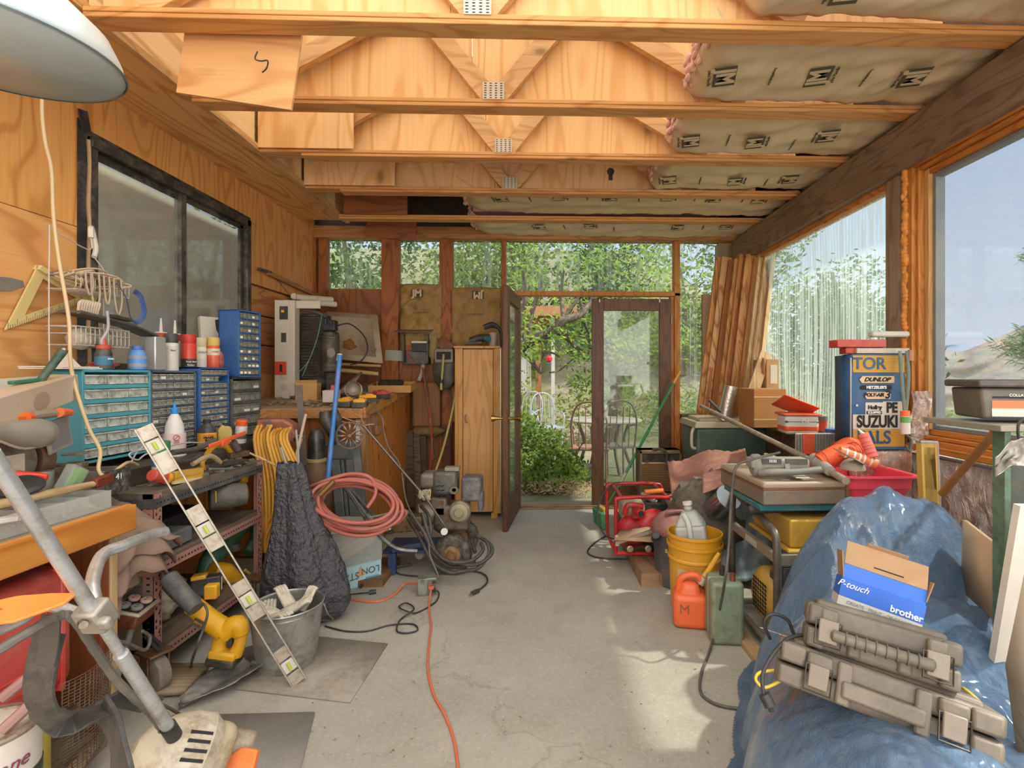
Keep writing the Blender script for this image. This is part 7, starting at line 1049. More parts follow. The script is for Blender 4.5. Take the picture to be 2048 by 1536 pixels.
b=blob(W(1420,1040,Y=3.25),(.26,.2,.30),15,.25,16); one(b,'junk_pile',pm('6a6258',.7,.1,.4,9,.6,.3,dirt='3c3834'),'dark heap of bagged odds and ends behind the yellow pails','pile',kind='stuff'); b=B(); b.grid(lambda u,v:(1.05+.4*u,3.0+.12*math.sin(v*3)+.03*noise.noise(V((u*6,v*6,0))),.05+.5*v),30,30); one(b,'plastic_sheet',pm('8fa0a8',.3,.2,.3,20,.9,.2),'crumpled blue grey plastic sheet behind the yellow pails','sheet',sm=True,solid=.002)
# shop vacuum, pails, jug
T=thing('shop_vacuum','dark shop vacuum with dusty maroon lid','vacuum',W(1335,1140,Z=0)); vc=V((W(1350,1080,Y=3.12).x,3.12,0)); b=B(tr(vc)); b.lathe([(.11,.0),(.12,.01),(.135,.33),(.13,.34)],36); b.build('drum',pm('454349',.5,0,.1,9,.1,.25),T); b=B(tr(vc)); b.lathe([(.145,.32),(.15,.335),(.145,.36),(.135,.38),(.10,.42),(.06,.44),(.01,.445)],36); b.build('lid',pm('8a5a58',.5,0,.1,9,.1,.4),T); b=B(tr(vc)); b.tube([(-.07,-.05,.425),(-.05,-.06,.45),(.03,-.06,.455),(.06,-.05,.43)],.014,8); b.build('handle',pm('7a4a4a',.5),T)
for ii,ch in enumerate('shop·vac'):
    a=math.radians(-128+ii*13); d_=V((math.cos(a),math.sin(a),0)); txt(ch,vc+d_*.131+V((0,0,.235)),(-d_.y,d_.x,0),(0,0,1),.034,pm('cfb54a',.5),T,bold=.001)
b=B(); b.tube([W(1312,1070,Y=3.0),W(1304,1100,Z=.03),W(1315,1130,Z=.03),W(1340,1150,Z=.03),W(1365,1148,Z=.03)],[.022],10); b.build('hose',RUB,T,sm=True)
YP_=pm('d69a22',.4,0,.08,5,.05,.15)
def pail(name,label,c,zb,h=.36,r=.145): 
    T=thing(name,label,'bucket',c); b=B(tr(V((c.x,c.y,zb)))); b.lathe([(.001,0),(r*.88,0),(r*.9,.005),(r*.97,h-.09),(r*1.02,h-.085),(r*1.02,h-.075),(r*.985,h-.07),(r*1.0,h-.02),(r*1.06,h-.015),(r*1.06,h),(r*1.0,h),(r*.96,h-.09),(r*.86,.01),(.001,.008)],44,cap=False); b.build('pail_body',YP_,T,sm=False); return T
pc1=V((W(1392,1190,Z=0).x,W(1392,1190,Z=0).y,0)); pc1=V((.87,2.80,0))
T=pail('bucket','lower yellow pail with worn label, holding the other pail',pc1,0.0); b=B(tr(pc1)); b.lathe([(.135,.06),(.1405,.24)],44,cap=False); b.f=[f for f in b.f if all(-2.7<math.atan2(b.v[i].y-pc1.y,b.v[i].x-pc1.x)<-.6 for i in f)]; b.build('worn_label',pm('c9b896',.6,0,.2,9,.05,.2,dirt='d69a22'),T); d_=V((-.28,-.96,0)).normalized(); txt('XTREME',pc1+d_*.1425+V((0,0,.16)),(-d_.y,d_.x,0),(0,0,1),.026,pm('8a4a2c',.6),T,bold=.001)
T=pail('bucket','upper yellow pail nested inside the lower one',pc1+V((0,0,.06)),.055,r=.143); b=B(tr(pc1+V((0,0,.055)))); b.tube([(.15,0,.33),(.16,.03,.2),(.05,.155,.12),(-.1,.12,.15)],.003,6); b.build('bail_handle',STEEL,T)
T=thing('milk_jug','translucent gallon jug sitting in the upper yellow pail','jug',pc1+V((0,0,.27))); m=tr(pc1+V((.0,-.01,.27)))@rot(y=-8,z=-20)@Matrix.Scale(1.08,4); b=B(m); b.box((0,0,.09),(.15,.15,.18)); b.box((0,0,.21),(.15,.15,.07),tp=.45); b.cyl((0,0,.24),(0,0,.275),.022); b.build('jug_body',pm('c9ccc6',.35,0,.05,5,.05,.1,alpha=.72),T,.022,seg=4); b=B(m); b.tube([(-.02,-.06,.24),(-.0,-.085,.2),(.0,-.088,.13),(.0,-.07,.10)],.013,8); b.build('handle',pm('d5d8d2',.35,alpha=.8),T); b=B(m); b.cyl((0,0,.275),(0,0,.29),.024); b.build('cap',WHITE,T)
# orange can, green battery can
T=thing('fuel_can','bright orange plastic petrol can with yellow spout','fuel can',W(1385,1255,Z=0)); c=W(1386,1258,Z=0)+V((0,.06,0)); m=tr(c)@rot(z=-12); OG=pm('ea6a35',.4,0,.06,5,.05,.08); b=B(m); b.box((0,0,.085),(.17,.15,.17)); b.box((-.0,0,.17),(.15,.13,.10),rot(y=0),tp=.55); b.build('can_body',OG,T,.028,seg=4); b=B(m); b.tube([(-.055,0,.16),(-.045,0,.225),(.0,0,.25),(.045,0,.245),(.06,0,.21)],.018,10); b.build('handle',OG,T,sm=True); b=B(m); b.cyl((.055,.0,.21),(.075,.0,.245),.02); b.build('collar',pm('b5aea2',.4),T); b=B(m); b.tube([(.075,0,.245),(.11,.01,.30),(.15,.015,.37)],[.016,.014,.010],10,k=1); b.build('spout',pm('d9a62c',.4),T); txt('M',m@V((-.03,-.0765,.10)),m.to_3x3()@V((1,0,0)),(0,0,1),.05,pm('9a4a2c',.6),T)
T=thing('metal_canister','pale green metal canister standing beside the orange can','canister',W(1455,1290,Z=0)); c=W(1459,1292,Z=0)+V((0,.07,0)); m=tr(c)@rot(z=-6); b=B(m); b.box((0,0,.15),(.155,.15,.30)); b.build('can_body',pm('8b9c86',.5,.2,.1,9,.1,.2,dirt='7c7a66'),T,.02,seg=3); b=B(m); b.cyl((.0,.03,.3),(.0,.03,.325),.016,n=10); b.cyl((.0,.03,.325),(.0,.03,.345),.011,n=8); b.build('terminal',pm('4a4440',.4,.5),T); b=B(m); b.cyl((.03,-.04,.3),(.03,-.04,.335),.014,n=8); b.build('filler_cap',pm('8a4a40',.4,.4),T); b=B(m); b.box((0,0,.15),(.158,.006,.302)); b.build('seam',pm('93a48e',.5),T,.003)
b=B(); b.tube([W(1560,905,Y=2.3),W(1500,920,Y=2.3),W(1472,935,Y=2.25),W(1463,990,Y=2.25),W(1458,1080,Y=2.25),W(1450,1160,Y=2.22),W(1435,1240,Z=.1),W(1420,1300,Z=.01),W(1402,1350,Z=.008),W(1402,1385,Z=.008),W(1425,1405,Z=.008),W(1460,1415,Z=.008),W(1500,1418,Z=.008)],.006,8); one(b,'extension_cord',pm('524e4a',.5),'long grey cord dropping over the case to a loop on the floor','cord',sm=True)
# ---------------- generator ----------------
GF=pm('56524c',.4,.4,.12,10,.1,.3); T=thing('generator','yellow portable generator in a dark tube frame','generator',(1.3,2.5,0))
gx0,gx1,gy0,gy1,gz=1.06,1.66,2.22,2.74,.645
for x in (gx0,gx1): b=B(); b.tube([(x,gy1,.03),(x,gy1,gz-.08),(x,gy1-.04,gz),(x,gy1-.14,gz-.005),(x,gy0+.08,gz-.05),(x,gy0,gz-.13),(x,gy0,.03)],.018,10,k=4); b.build('tube_frame',GF,T,sm=True)
b=B()
for y in (gy0,gy1): b.cyl((gx0,y,.05),(gx1,y,.05),.016); 
b.bx((gx0-.005,gy0+.0,gz-.20),(gx0+.02,gy1,gz-.16)); b.bx((gx0,gy0-.01,gz-.20),(gx1,gy0+.01,gz-.155)); b.cyl((gx0,gy0,.05),(gx0,gy1,.05),.014); b.bx((gx0-.004,gy0-.004,.05),(gx0+.004,gy0+.004,gz-.16)); b.build('cross_bar',pm('8c867c',.4,.4,.1,9,.05,.3),T,.002)
b=B(); b.bx((gx0-.007,gy0+.2,gz-.195),(gx0-.004,gy0+.33,gz-.165)); b.build('data_plate',pm('a5a89c',.5),T)
YT=pm('bf9a35',.4,0,.1,6,.05,.25,dirt='a88a3a'); b=B(); b.box(((gx0+gx1)/2+.02,2.48,gz-.085),(.46,.40,.13)); b.box(((gx0+gx1)/2+.02,2.48,gz-.16),(.50,.44,.02)); b.build('fuel_tank',YT,T,.03,seg=4); b=B(); b.bx((gx0+.27,gy0+.018,gz-.12),(gx0+.40,gy0+.028,gz-.085)); b.build('warning_label',BLACK,T)
b=B(); b.bx((gx0+.03,gy0+.0,.33),(gx1-.02,gy0+.08,.43)); b.build('control_panel',pm('3c3e48',.5),T,.004); b=B(); b.bx((gx0+.12,gy0-.003,.35),(gx0+.17,gy0,.40)); b.bx((gx0+.19,gy0-.003,.36),(gx0+.3,gy0,.40)); b.build('panel_sticker',pm('b58a9a',.5),T); b=B(tr((gx0+.07,2.46,.21))@rot(y=-90)); b.lathe([(.01,.05),(.09,.045),(.115,.02),(.12,-.02),(.11,-.06),(.02,-.06)],32,sx=1.15); mf=b.build('muffler_guard',YT,T,sm=True); b=B()
for i in range(6):
    for j in range(8): b.box((gx0+.0195-.0,2.38+i*.026,.14+j*.02),(.004,.014,.008),rot(x=30))
b.build('slots',INK,mf); b=B(); b.box((1.38,2.48,.22),(.34,.3,.26)); b.cyl((1.2,2.48,.22),(1.24,2.48,.22),.1); b.build('engine',rust('6b6458',amt=.6),T,.02); b=B(); b.box((1.36,2.26,.2),(.3,.05,.18)); b.build('side_cover',YT,T,.02); b=B(); b.tube([(1.13,2.40,.32),(1.12,2.36,.36),(1.15,2.33,.38)],.02,8); b.build('air_elbow',GF,T)
b=B(); b.bx((gx0-.1,2.2,.0),(gx0-.04,2.7,.03)); one(b,'wood_strip',wood('c9a97c','a5845a','Y',1.4,1.3),'pale wood strip on the floor beside the generator','board')
b=B(); b.tube([W(1500,790+230,Y=2.4),W(1560,1015,Y=2.35),W(1620,1010,Y=2.35),W(1690,1018,Y=2.35)],.022,10); b.tube([W(1490,1003,Y=2.5),W(1560,1000,Y=2.42),W(1640,1003,Y=2.4)],.018,10); one(b,'rubber_hose',RUB,'thick black hoses squeezed between the generator and the cases','hose',sm=True)
b=B(); b.box((1.24,2.53,.675),(.44,.46,.03)); T=one(b,'tool_case',pm('2f6a74',.4),'thin teal plastic case beneath the grey case on the generator','case',bev=.006)
T=thing('tool_case','worn grey metal tool case on top of the generator','case',(1.22,2.53,.69)); m=tr((1.215,2.53,.692))@rot(z=2); GC=pm('7d7468',.5,.2,.1,9,.1,.3,dirt='8f6a4c'); b=B(m); b.box((0,0,.037),(.40,.50,.072)); b.build('case_bottom',GC,T,.008); b=B(m); b.box((0,0,.092),(.40,.50,.034)); b.build('case_lid',pm('a3917a',.5,.1,.1,9,.1,.4),T,.012,seg=3); b=B(m); b.box((0,0,.0745),(.405,.505,.004)); b.box((.198,-.249,.05),(.02,.012,.1)); b.build('seam',rust('9a6a44'),T)
# nailer / sander on it
T=thing('pneumatic_nailer','dusty grey ribbed power tool with long grip on the grey case','power tool',(1.22,2.4,.81)); m=tr(W(1568,932,Y=2.35))@rot(z=-4); DG=pm('8a8a80',.55,0,.12,9,.1,.5); b=B(m); b.box((-.02,.03,.01),(.27,.09,.05)); b.lathe([(.03,-.145),(.052,-.14),(.052,-.10),(.03,-.09)],20,tr((0,.03,.0))@rot(y=90)); b.build('tool_body',DG,T,.012,seg=3); b=B(m); b.tube([(-.12,-.02,-.03),(-.08,-.045,-.02),(.03,-.05,-.018),(.15,-.04,-.008)],.016,10); b.bar((.0,-.045,-.02),(.01,0,.02),.02,.02); b.build('grip',pm('76746c',.5,0,.12,9,.1,.4),T,sm=True); b=B(m); b.bx((-.11,-.022,.012),(-.02,-.012,.036)); b.bx((.0,-.022,.012),(.10,-.012,.036)); b.build('side_panel',pm('4e4d48',.5),T); b=B(m)
for i in range(5): b.box((-.075+i*.007,-.024,.027),(.003,.003,.014))
b.build('vents',WINK,T); b=B(m); b.bx((.03,-.06,-.045),(.09,.05,-.04)); b.build('paper_sheet',WHITE,T)
b=B(); b.cyl(W(1530,909,Y=2.55),W(1545,912,Y=2.5),.008); b.cyl(W(1545,912,Y=2.5),W(1558,916,Y=2.5),.004); one(b,'screwdriver',pm('b5925c',.5),'small wood handled screwdriver behind the ribbed power tool','screwdriver')
# ---------------- pink tub and contents ----------------
PK=pm('e2485e',.35,0,.06,5,.03,.05); T=thing('plastic_basin','bright pink rectangular basin full of tubes and netting','basin',(1.56,2.42,.70)); m=tr((1.57,2.42,.692))@rot(z=0); b=B(m)
def rr(w,d,r,z,n=6): 
    o=[]
    for cx,cy,a0 in ((w/2-r,d/2-r,0),(-w/2+r,d/2-r,90),(-w/2+r,-d/2+r,180),(w/2-r,-d/2+r,270)):
        for i in range(n+1): a=math.radians(a0+90*i/n); o.append((cx+r*math.cos(a),cy+r*math.sin(a),z))
    return o
def loft(b,rings,closed0=True,closed1=False):
    n=len(rings[0]); vs=[p for r in rings for p in r]; fs=[(i*n+j,i*n+(j+1)%n,(i+1)*n+(j+1)%n,(i+1)*n+j) for i in range(len(rings)-1) for j in range(n)]
    if closed0: fs.append(tuple(range(n))[::-1])
    if closed1: fs.append(tuple((len(rings)-1)*n+j for j in range(n)))
    return b.add(vs,fs)
loft(b,[rr(.27,.27,.04,0),rr(.285,.285,.04,.07),rr(.31,.31,.04,.075),rr(.325,.325,.045,.135),rr(.36,.36,.05,.137),rr(.36,.36,.05,.128),rr(.355,.355,.05,.128),rr(.355,.355,.05,.133),rr(.315,.315,.04,.131),rr(.30,.30,.04,.08),rr(.26,.26,.035,.006)],True,True); b.build('basin_body',PK,T)
for k,(a_,e_,r,lab,c_) in enumerate((((1640,925,2.42),(1716,905,2.45),.045,'orange netted roll at the left in the pink basin','e25a2c'),((1672,905,2.55),(1722,892,2.60),.042,'orange netted roll standing behind in the pink basin','ea6030'))):
    TT=thing('safety_netting',lab,'netting roll',W(*a_[:2],Y=a_[2])); b=B(); b.tube([W(*a_[:2],Y=a_[2]),W((a_[0]+e_[0])/2,(a_[1]+e_[1])/2-8,Y=a_[2]),W(*e_[:2],Y=e_[2])],[r*.9,r,r*.8],16); b.build('roll',pm(c_,.55,0,.15,30,.8,.05),TT,sm=True); b=B(); p0,p1=W(*a_[:2],Y=a_[2]),W(*e_[:2],Y=e_[2])
    for i in range(9):
        q=lerp(p0,p1,(i+.5)/9)+V((0,0,.008)); dd=(p1-p0).normalized(); u=dd.orthogonal().normalized(); v=dd.cross(u); b.tube([q+(u*math.cos(a)+v*math.sin(a))*r*1.04 for a in [j*PI/6 for j in range(12)]],.0025,5,closed=True,k=1)
    b.build('mesh_ribs',pm('b8401e',.6),TT)
for a_,e_,lab,cc in (((1678,902),(1752,928),'orange and white striped caulk tube lying on the pink basin rim','e07840'),((1726,868),(1746,915),'pink caulk tube standing in the basin with its nozzle up','dd6a60')):
    p0,p1=W(*a_,Y=2.38),W(*e_,Y=2.34); TT=thing('caulk_tube',lab,'caulk tube',p1); b=B(); b.cyl(p0,p1,.025); b.build('tube_body',pm(cc,.45),TT,.002); b=B(); 
    for f in (.15,.35,.5,.62,.8): b.cyl(lerp(p0,p1,f),lerp(p0,p1,f+.05),.0256)
    b.build('white_bands',WHITE if cc[0]=='e' else pm('c94a3c',.5),TT)
    if a_[0]>1700: b=B(); b.cyl(p0,W(1702,862-5,Y=2.36)*0+W(1716,858,Y=2.38),.010,.002); b.build('nozzle',pm('d5d2c8',.4),TT)
    else: b=B(); b.cyl(p1,p1+(p1-p0)*.01,.024); b.build('end_plate',pm('b5806a',.5),TT)
b=B(); b.bar(W(1670,898,Y=2.3),W(1730,930,Y=2.28),.045,.003); one(b,'hand_saw',pm('9a968c',.4,.6),'short steel blade resting diagonally over the pink basin','saw blade')
T=thing('wire_mask','small perforated grey cup lying in the pink basin','strainer',W(1705,930,Y=2.32)); b=B(); b.grid(lambda u,v:W(1705,938,Y=2.33)+V((.055*math.cos(u*2*PI)*math.cos(v*1.4),.055*math.sin(u*2*PI)*math.cos(v*1.4),.05*math.sin(v*1.4))),24,10,cu=True); b.build('cup',pm('8f857a',.6,0,.3,60),T,sm=True)
# ---------------- things at the far right ----------------
T=thing('spirit_level','yellow box level standing upright beside the foil wall','spirit level',(1.75,2.1,.3)); q0,q1=W(1853,885,Y=2.12),W(1862,1100,Y=2.08); m=basis((q0-q1),V((1,.0,0)),q1); LL=(q0-q1).length; b=B(m); 
def slotted(b,L,w,t,wins,d):
    prev=0
    for c_,h_ in wins: a=c_-h_/2; b.box(((prev+a)/2,0,0),(a-prev,w,t)); prev=c_+h_/2
    b.box(((prev+L)/2,0,0),(L-prev,w,t))
for s_ in (-1,1): b.box((LL/2,s_*.030,0),(LL,.010,.03))
slotted(b,LL,.052,.027,((LL-.035,.03),(LL-.085,.03),(LL-.26,.13)),0); b.build('frame',pm('c3a24c',.45,0,.08,8,.05,.15),T); b=B(m); b.box((LL/2,.037,.0),(LL,.005,.034)); b.box((LL+.004,0,0),(.008,.075,.034)); b.build('edge_rail',pm('a5a7ac',.4,.5),T); b=B(m); b.tube([(LL-.085+.019*math.cos(a),.019*math.sin(a),.014) for a in [j*PI/8 for j in range(16)]],.004,6,closed=True,k=1); b.build('vial_ring',pm('cfc6a4',.4),T)
b=B(); b.cyl(W(2012,838,Y=1.72),W(1884,988,Y=2.05),.0145); one(b,'wooden_pole',pm('9a6a38',.5),'round brown wooden handle slanting in front of the right window','pole')
T=thing('nail_bin','black lidded bin of nails with printed label at the right edge','bin',W(2000,828,Y=1.42)); m=tr(W(2020,800,Y=1.42))@rot(z=-14); b=B(m); b.box((0.03,.06,-.01),(.21,.15,.09),tp=1.08); b.build('bin_body',pm('5c5750',.5),T,.008); b=B(m); b.box((0.03,.06,.048),(.25,.19,.022)); b.build('lid',pm('45423f',.5),T,.006); b=B(m); b.box((.02,-.017,-.012),(.15,.002,.07),rot(x=-3)); lb_=b.build('paper_label',pm('cfc8b8',.6),T); b=B(m); b.box((.02,-.0185,.014),(.15,.0015,.018),rot(x=-3)); b.build('black_strip',INK,T); b=B(m); b.box((-.01,-.0190,-.012),(.09,.0015,.022),rot(x=-3)); b.build('orange_strip',ORANGE,T); M3=m.to_3x3(); txt('COLLATED NAILS',m@V((.03,-.0205,.014)),M3@V((1,0,0)),(0,0,1),.008,WINK,T)
T=thing('metal_stand','green painted steel stand under the nail bin at the right edge','stand',(1.5,1.4,0)); GS=pm('5f7f6a',.5,.2,.2,14,.2,.2,dirt='4a4a44'); sx0=W(2010,900,Y=1.36).x
for x in (sx0,sx0+.3): b=B(); b.bx((x,1.36,.0),(x+.018,1.40,1.135)); b.build('leg',GS,T,.002)
b=B(); b.bx((sx0-.03,1.34,1.135),(sx0+.34,1.62,1.152)); b.build('top_plate',pm('8a8478',.5,.2),T,.002); b=B(); b.bx((sx0+.02,1.40,.2),(sx0+.3,1.42,1.1)); b.build('back_panel',pm('4a5048',.6,0,.3,5,.1,.2),T); b=B(); b.tube([W(2048,838,Y=1.34),W(2036,850,Y=1.34),W(2038,880,Y=1.34),W(2050,900,Y=1.34)],.004,5); b.build('wire_hook',BLACK,T)
b=B(); b.grid(lambda u,v:W(1990+80*u,915-38*math.sin(u*2.2)+v*(40+20*u)+6*noise.noise(V((u*4,v*4,0))),Y=1.28+.05*math.sin(v*3)+.02*noise.noise(V((u*6,v*6,1)))),30,16); one(b,'plastic_bag',pm('c3c0b8',.25,.0,.2,20,.7,.1,alpha=.8),'clear plastic bag hanging on the green stand','bag',sm=True,solid=.001)
b=B(); b.add([W(1930,1040,Y=1.75),W(1988,1085,Y=1.5),W(1990,1240,Y=1.5),W(1925,1180,Y=1.75)],[(0,1,2,3)]); one(b,'plywood_scrap',pm('c9ad88',.6,0,.08,5),'tan board edge rising behind the blue tarp','board',solid=.012)
b=B(); b.bar(W(2052,1010,Y=1.30),W(1990,1380,Y=1.38),.05,.02,up=(0,1,0)); one(b,'white_trim_board',pm('d9d3c8',.5),'white trim board leaning right of the tarp','board')
b=B(); b.add([W(2060,1100,Y=1.2),W(2012,1330,Y=1.24),W(2040,1540,Y=1.1),W(2140,1540,Y=1.1)],[(0,1,2,3)]); one(b,'plywood_sheet',pm('a39582',.7,0,.1,5),'greyish panel at the right frame edge behind the tarp','panel',solid=.012)
# ---------------- blue tarp with cases on it ----------------
TARP=pm('8db3de',.18,0,.16,6,.0,.12,dirt='a6c2e0')
TARP.node_tree.nodes['Principled BSDF'].inputs['Coat Weight'].default_value=.6; TARP.node_tree.nodes['Principled BSDF'].inputs['Coat Roughness'].default_value=.12; m_=TARP; nt=m_.node_tree; bs_=nt.nodes['Principled BSDF']; v=coords(nt,False); bumpn(nt,bs_,noi(nt,mapp(nt,v,(1,1,.55)),34,8,.75,.8),1.0,.10)
ax,ay,ah=1.35,1.93,.83
def hgt(x,y):
    def bump(cx,cy,rx,ry,H,p,q=1): 
        r=((abs(x-cx)/rx)**2+(abs(y-cy)/ry)**2)**.5; return H*(1-r**p)**q if r<1 else 0
    hs=[bump(1.38,1.95,.53,.36,.83,2.2,.9),bump(1.22,1.60,.54,.48,.54,3,.8),bump(.92,1.12,.42,.58,.50-.16*(x-.8),4,.6)]; h=max(hs)
    h=(sum(max(q,.001)**7 for q in hs))**(1/7); dx,dy=x-1.25,y-1.75
    a=math.atan2(dy,dx); rr_=math.hypot(dx,dy); h+=(.026*math.sin(a*8+3*noise.noise(V((x*3,y*3,0))))*min(1,rr_*2.2)+.03*(abs(noise.noise(V((x*6,y*6,0))))-.2)+.014*abs(noise.noise(V((x*15,y*15,3))))+.007*abs(noise.noise(V((x*34,y*34,7)))))*(1 if h>.1 else .4+h*5)
    return max(h,.006+.012*(1+noise.noise(V((x*9,y*9,5)))))
T=thing('tarp','rumpled blue tarp draped over a waist high heap','tarp',(1.2,1.5,0)); N=240; b=B(); x0,x1_,y0,y1=.30,1.9,.62,2.34
vs=[];ok=[]
for j in range(N):
    for i in range(N):
        x=x0+(x1_-x0)*i/(N-1); y=y0+(y1-y0)*j/(N-1); wv=.02*noise.noise(V((x*5,y*5,9))); vs.append(V((x+wv,y+wv,hgt(x,y)))); r1=math.hypot((x-1.38)/.59,(y-1.95)/.40); r2=math.hypot((x-.93)/.46,(y-1.15)/.66); r3=math.hypot((x-1.22)/.57,(y-1.6)/.54); ok.append(min(r1,r2,r3)<1+.05*noise.noise(V((x*3,y*3,7))))
b.v=vs; b.f=[(j*N+i,j*N+i+1,(j+1)*N+i+1,(j+1)*N+i) for j in range(N-1) for i in range(N-1) if ok[j*N+i] and ok[j*N+i+1] and ok[(j+1)*N+i]]
us=sorted({i for f in b.f for i in f}); mp={i:k for k,i in enumerate(us)}; b.v=[vs[i] for i in us]; b.f=[tuple(mp[i] for i in f) for f in b.f]; b.build('sheet',TARP,T,sm=True,solid=.002)
CSG=pm('605a50',.55,0,.08,6,.05,.35); CS2=pm('676056',.55,0,.08,6,.05,.35)
def toolcase(name,label,m,Ln,H,D,mat,latch,grip):
    T=thing(name,label,'case',m@V((0,0,0))); b=B(m); yb,yt=-H/2,H/2
    b.box((0,yb/2-.0,-D/2),(Ln,H/2-.003,D)); lo=b.build('case_base',mat,T,.014,seg=3); b=B(m); b.box((0,yt/2+.0,-D/2),(Ln,H/2-.003,D)); b.box((0,yt-.0,-D/2-.01),(Ln*.86,.02,D*.8)); b.build('case_lid',mat,T,.014,seg=3)
    for s_ in (-1,1):
        for c_,d2 in (((s_*Ln*.42,yt*.5,.006),(Ln*.13,H*.44,.016)),((s_*Ln*.42,-yt*.5,.006),(Ln*.13,H*.44,.016)),((s_*latch*Ln,yt*.55,.008),(Ln*.13,H*.34,.02)),((s_*Ln*.16,yb*.5,.002),(.03,H*.4,.012))): b=B(m); b.box(c_,d2,tp=.9); b.build('raised_panel',mat,T,.006)
    for s_ in (-1,1):
        b=B(m); b.box((s_*latch*Ln,-.004,.020),(.042,H*.5,.012)); l=b.build('latch',pm('7d7468',.45,.1),T,.003); b=B(m); b.tube([(s_*latch*Ln-.027,.018,.022),(s_*latch*Ln-.027,-.036,.026),(s_*latch*Ln+.027,-.036,.026),(s_*latch*Ln+.027,.018,.022)],.0025,6,closed=True,k=1); b.build('bail_wire',pm('4a443e',.4,.7),l)
    b=B(m)
    if grip: 
        b.tube([(-.10,-.005,0),(-.095,-.008,.03),(.095,-.008,.03),(.10,-.005,0)],.013,12,k=1); hd=b.build('handle',mat,T); b=B(m)
        for i in range(8): b.tube([(-.07+i*.02+.0,-.008+.0145*math.cos(a),.03+.0145*math.sin(a)) for a in [j*PI/6 for j in range(12)]],.0022,5,closed=True,k=1)
        b.build('grip_rings',mat,hd)
    else: b.box((0,-.01,.012),(Ln*.36,.035,.03)); b.box((-.17*Ln,-.0,.006),(.03,H*.9,.02)); b.box((.17*Ln,0,.006),(.03,H*.9,.02)); b.build('handle',mat,T,.006)
    return T
l0=W(1548,1316,Y=1.22); l1=W(2022,1490,Y=1.00); lm=basis((l1-l0),V((0,.42,1)),(l0+l1)/2); LC=toolcase('tool_case','long grey plastic tool case lying lowest on the blue tarp',lm,(l1-l0).length*.98,.10,.22,CS2,.29,False)
txt('CRAFTSMAN',lm@V((-.225,.052,-.06)),lm.to_3x3()@V((1,0,0)),lm.to_3x3()@V((0,0,-1)),.011,pm('c9a296',.5),LC)
u0=W(1625,1266,Y=1.25); u1=W(1925,1372,Y=1.12); um=lm@tr((-.012,.105,-.015))@rot(z=1.5); toolcase('tool_case','grey plastic tool case with ribbed handle, upper one on the tarp',um,(l1-l0).length*.70,.105,.22,CSG,.34,True)
# printed carton behind the cases
T=thing('carton','open blue and white carton tilted on the tarp behind the cases','box',W(1750,1220,Y=1.62)); c0=W(1680,1178,Y=1.42); c1=W(1848,1238,Y=1.34); d_=(c1-c0); LL=d_.length; m=basis(d_,V((0,.25,1)),(c0+c1)/2)@Matrix.Scale(.8,4); LL/=.8; b=B(m); h=.085
BB=pm('2c6ad0',.5,0,.04,5,0,.05); CBM=pm('a5825c',.8,0,.06,5)
b.box((0,-.035,-.05),(LL,.03,.1)); b.build('white_band',pm('c9c4bc',.6),T); b=B(m); b.box((0,.012,-.05),(LL,.063,.1)); b.build('blue_band',BB,T); b=B(m); b.box((0,.07,-.018),(LL,.055,.003),rot(x=-12)); b.build('lid_edge',BB,T); b=B(m@tr((0,.09,-.02))@rot(x=-22)); b.box((0,.045,0),(LL,.085,.003)); b.box((.0,.092,.004),(LL*.5,.02,.003),rot(x=60)); lf=b.build('lid_flap',CBM,T); b=B(m@tr((0,.09,-.02))@rot(x=-22)); b.box((.01,.02,.002),(LL*.36,.004,.002)); b.build('slot',INK,lf); b=B(m@tr((-LL/2,.06,-.05))@rot(z=14)); b.box((0,.03,0),(.003,.09,.09)); b.build('side_flap',CBM,T); b=B(m@tr((LL/2,.06,-.05))@rot(z=-8)); b.box((0,.03,0),(.003,.07,.09)); b.build('side_flap',CBM,T)
M3=m.to_3x3(); txt('brother',m@V((LL*.30,-.004,.0015)),M3@V((1,0,0)),M3@V((0,1,0)),.018,WINK,T,bold=.0005); txt('P-touch',m@V((-LL*.36,.024,.0015)),M3@V((1,0,0)),M3@V((0,1,0)),.018,WINK,T,shear=.4); txt('CREATE · PRINT · ORGANIZE',m@V((.0,-.034,.0015)),M3@V((1,0,0)),M3@V((0,1,0)),.009,pm('8fa8a0',.6),T)
b=B(); b.tube([W(1540,1278,Y=1.28),W(1528,1245,Y=1.28),W(1545,1228,Y=1.28),W(1575,1240,Y=1.28),W(1592,1275,Y=1.27),W(1630,1300,Y=1.21)],.0045,6); b.tube([W(1605,1270,Y=1.24),W(1575,1278,Y=1.23),W(1545,1310,Y=1.2),W(1525,1350,Y=1.17),W(1528,1390,Y=1.15)],.0045,6); b.cyl(W(1528,1388,Y=1.15),W(1540,1412,Y=1.14),.013); b.cyl(W(1540,1412,Y=1.14),W(1543,1422,Y=1.14),.006); one(b,'extension_cord',BLACK,'black cord with plug draped over the lower tool case','cord',sm=True)
b=B(); b.tube([W(1555,1340,Y=1.25),W(1520,1345,Y=1.25),W(1512,1360,Y=1.24),W(1530,1375,Y=1.23),W(1560,1362,Y=1.23)],.004,6); b.tube([W(1925,1375,Y=1.2),W(1950,1395,Y=1.16),W(1965,1410,Y=1.17)],.004,6); one(b,'extension_cord',YEL,'thin yellow cord peeking out from under the lower case','cord',sm=True)
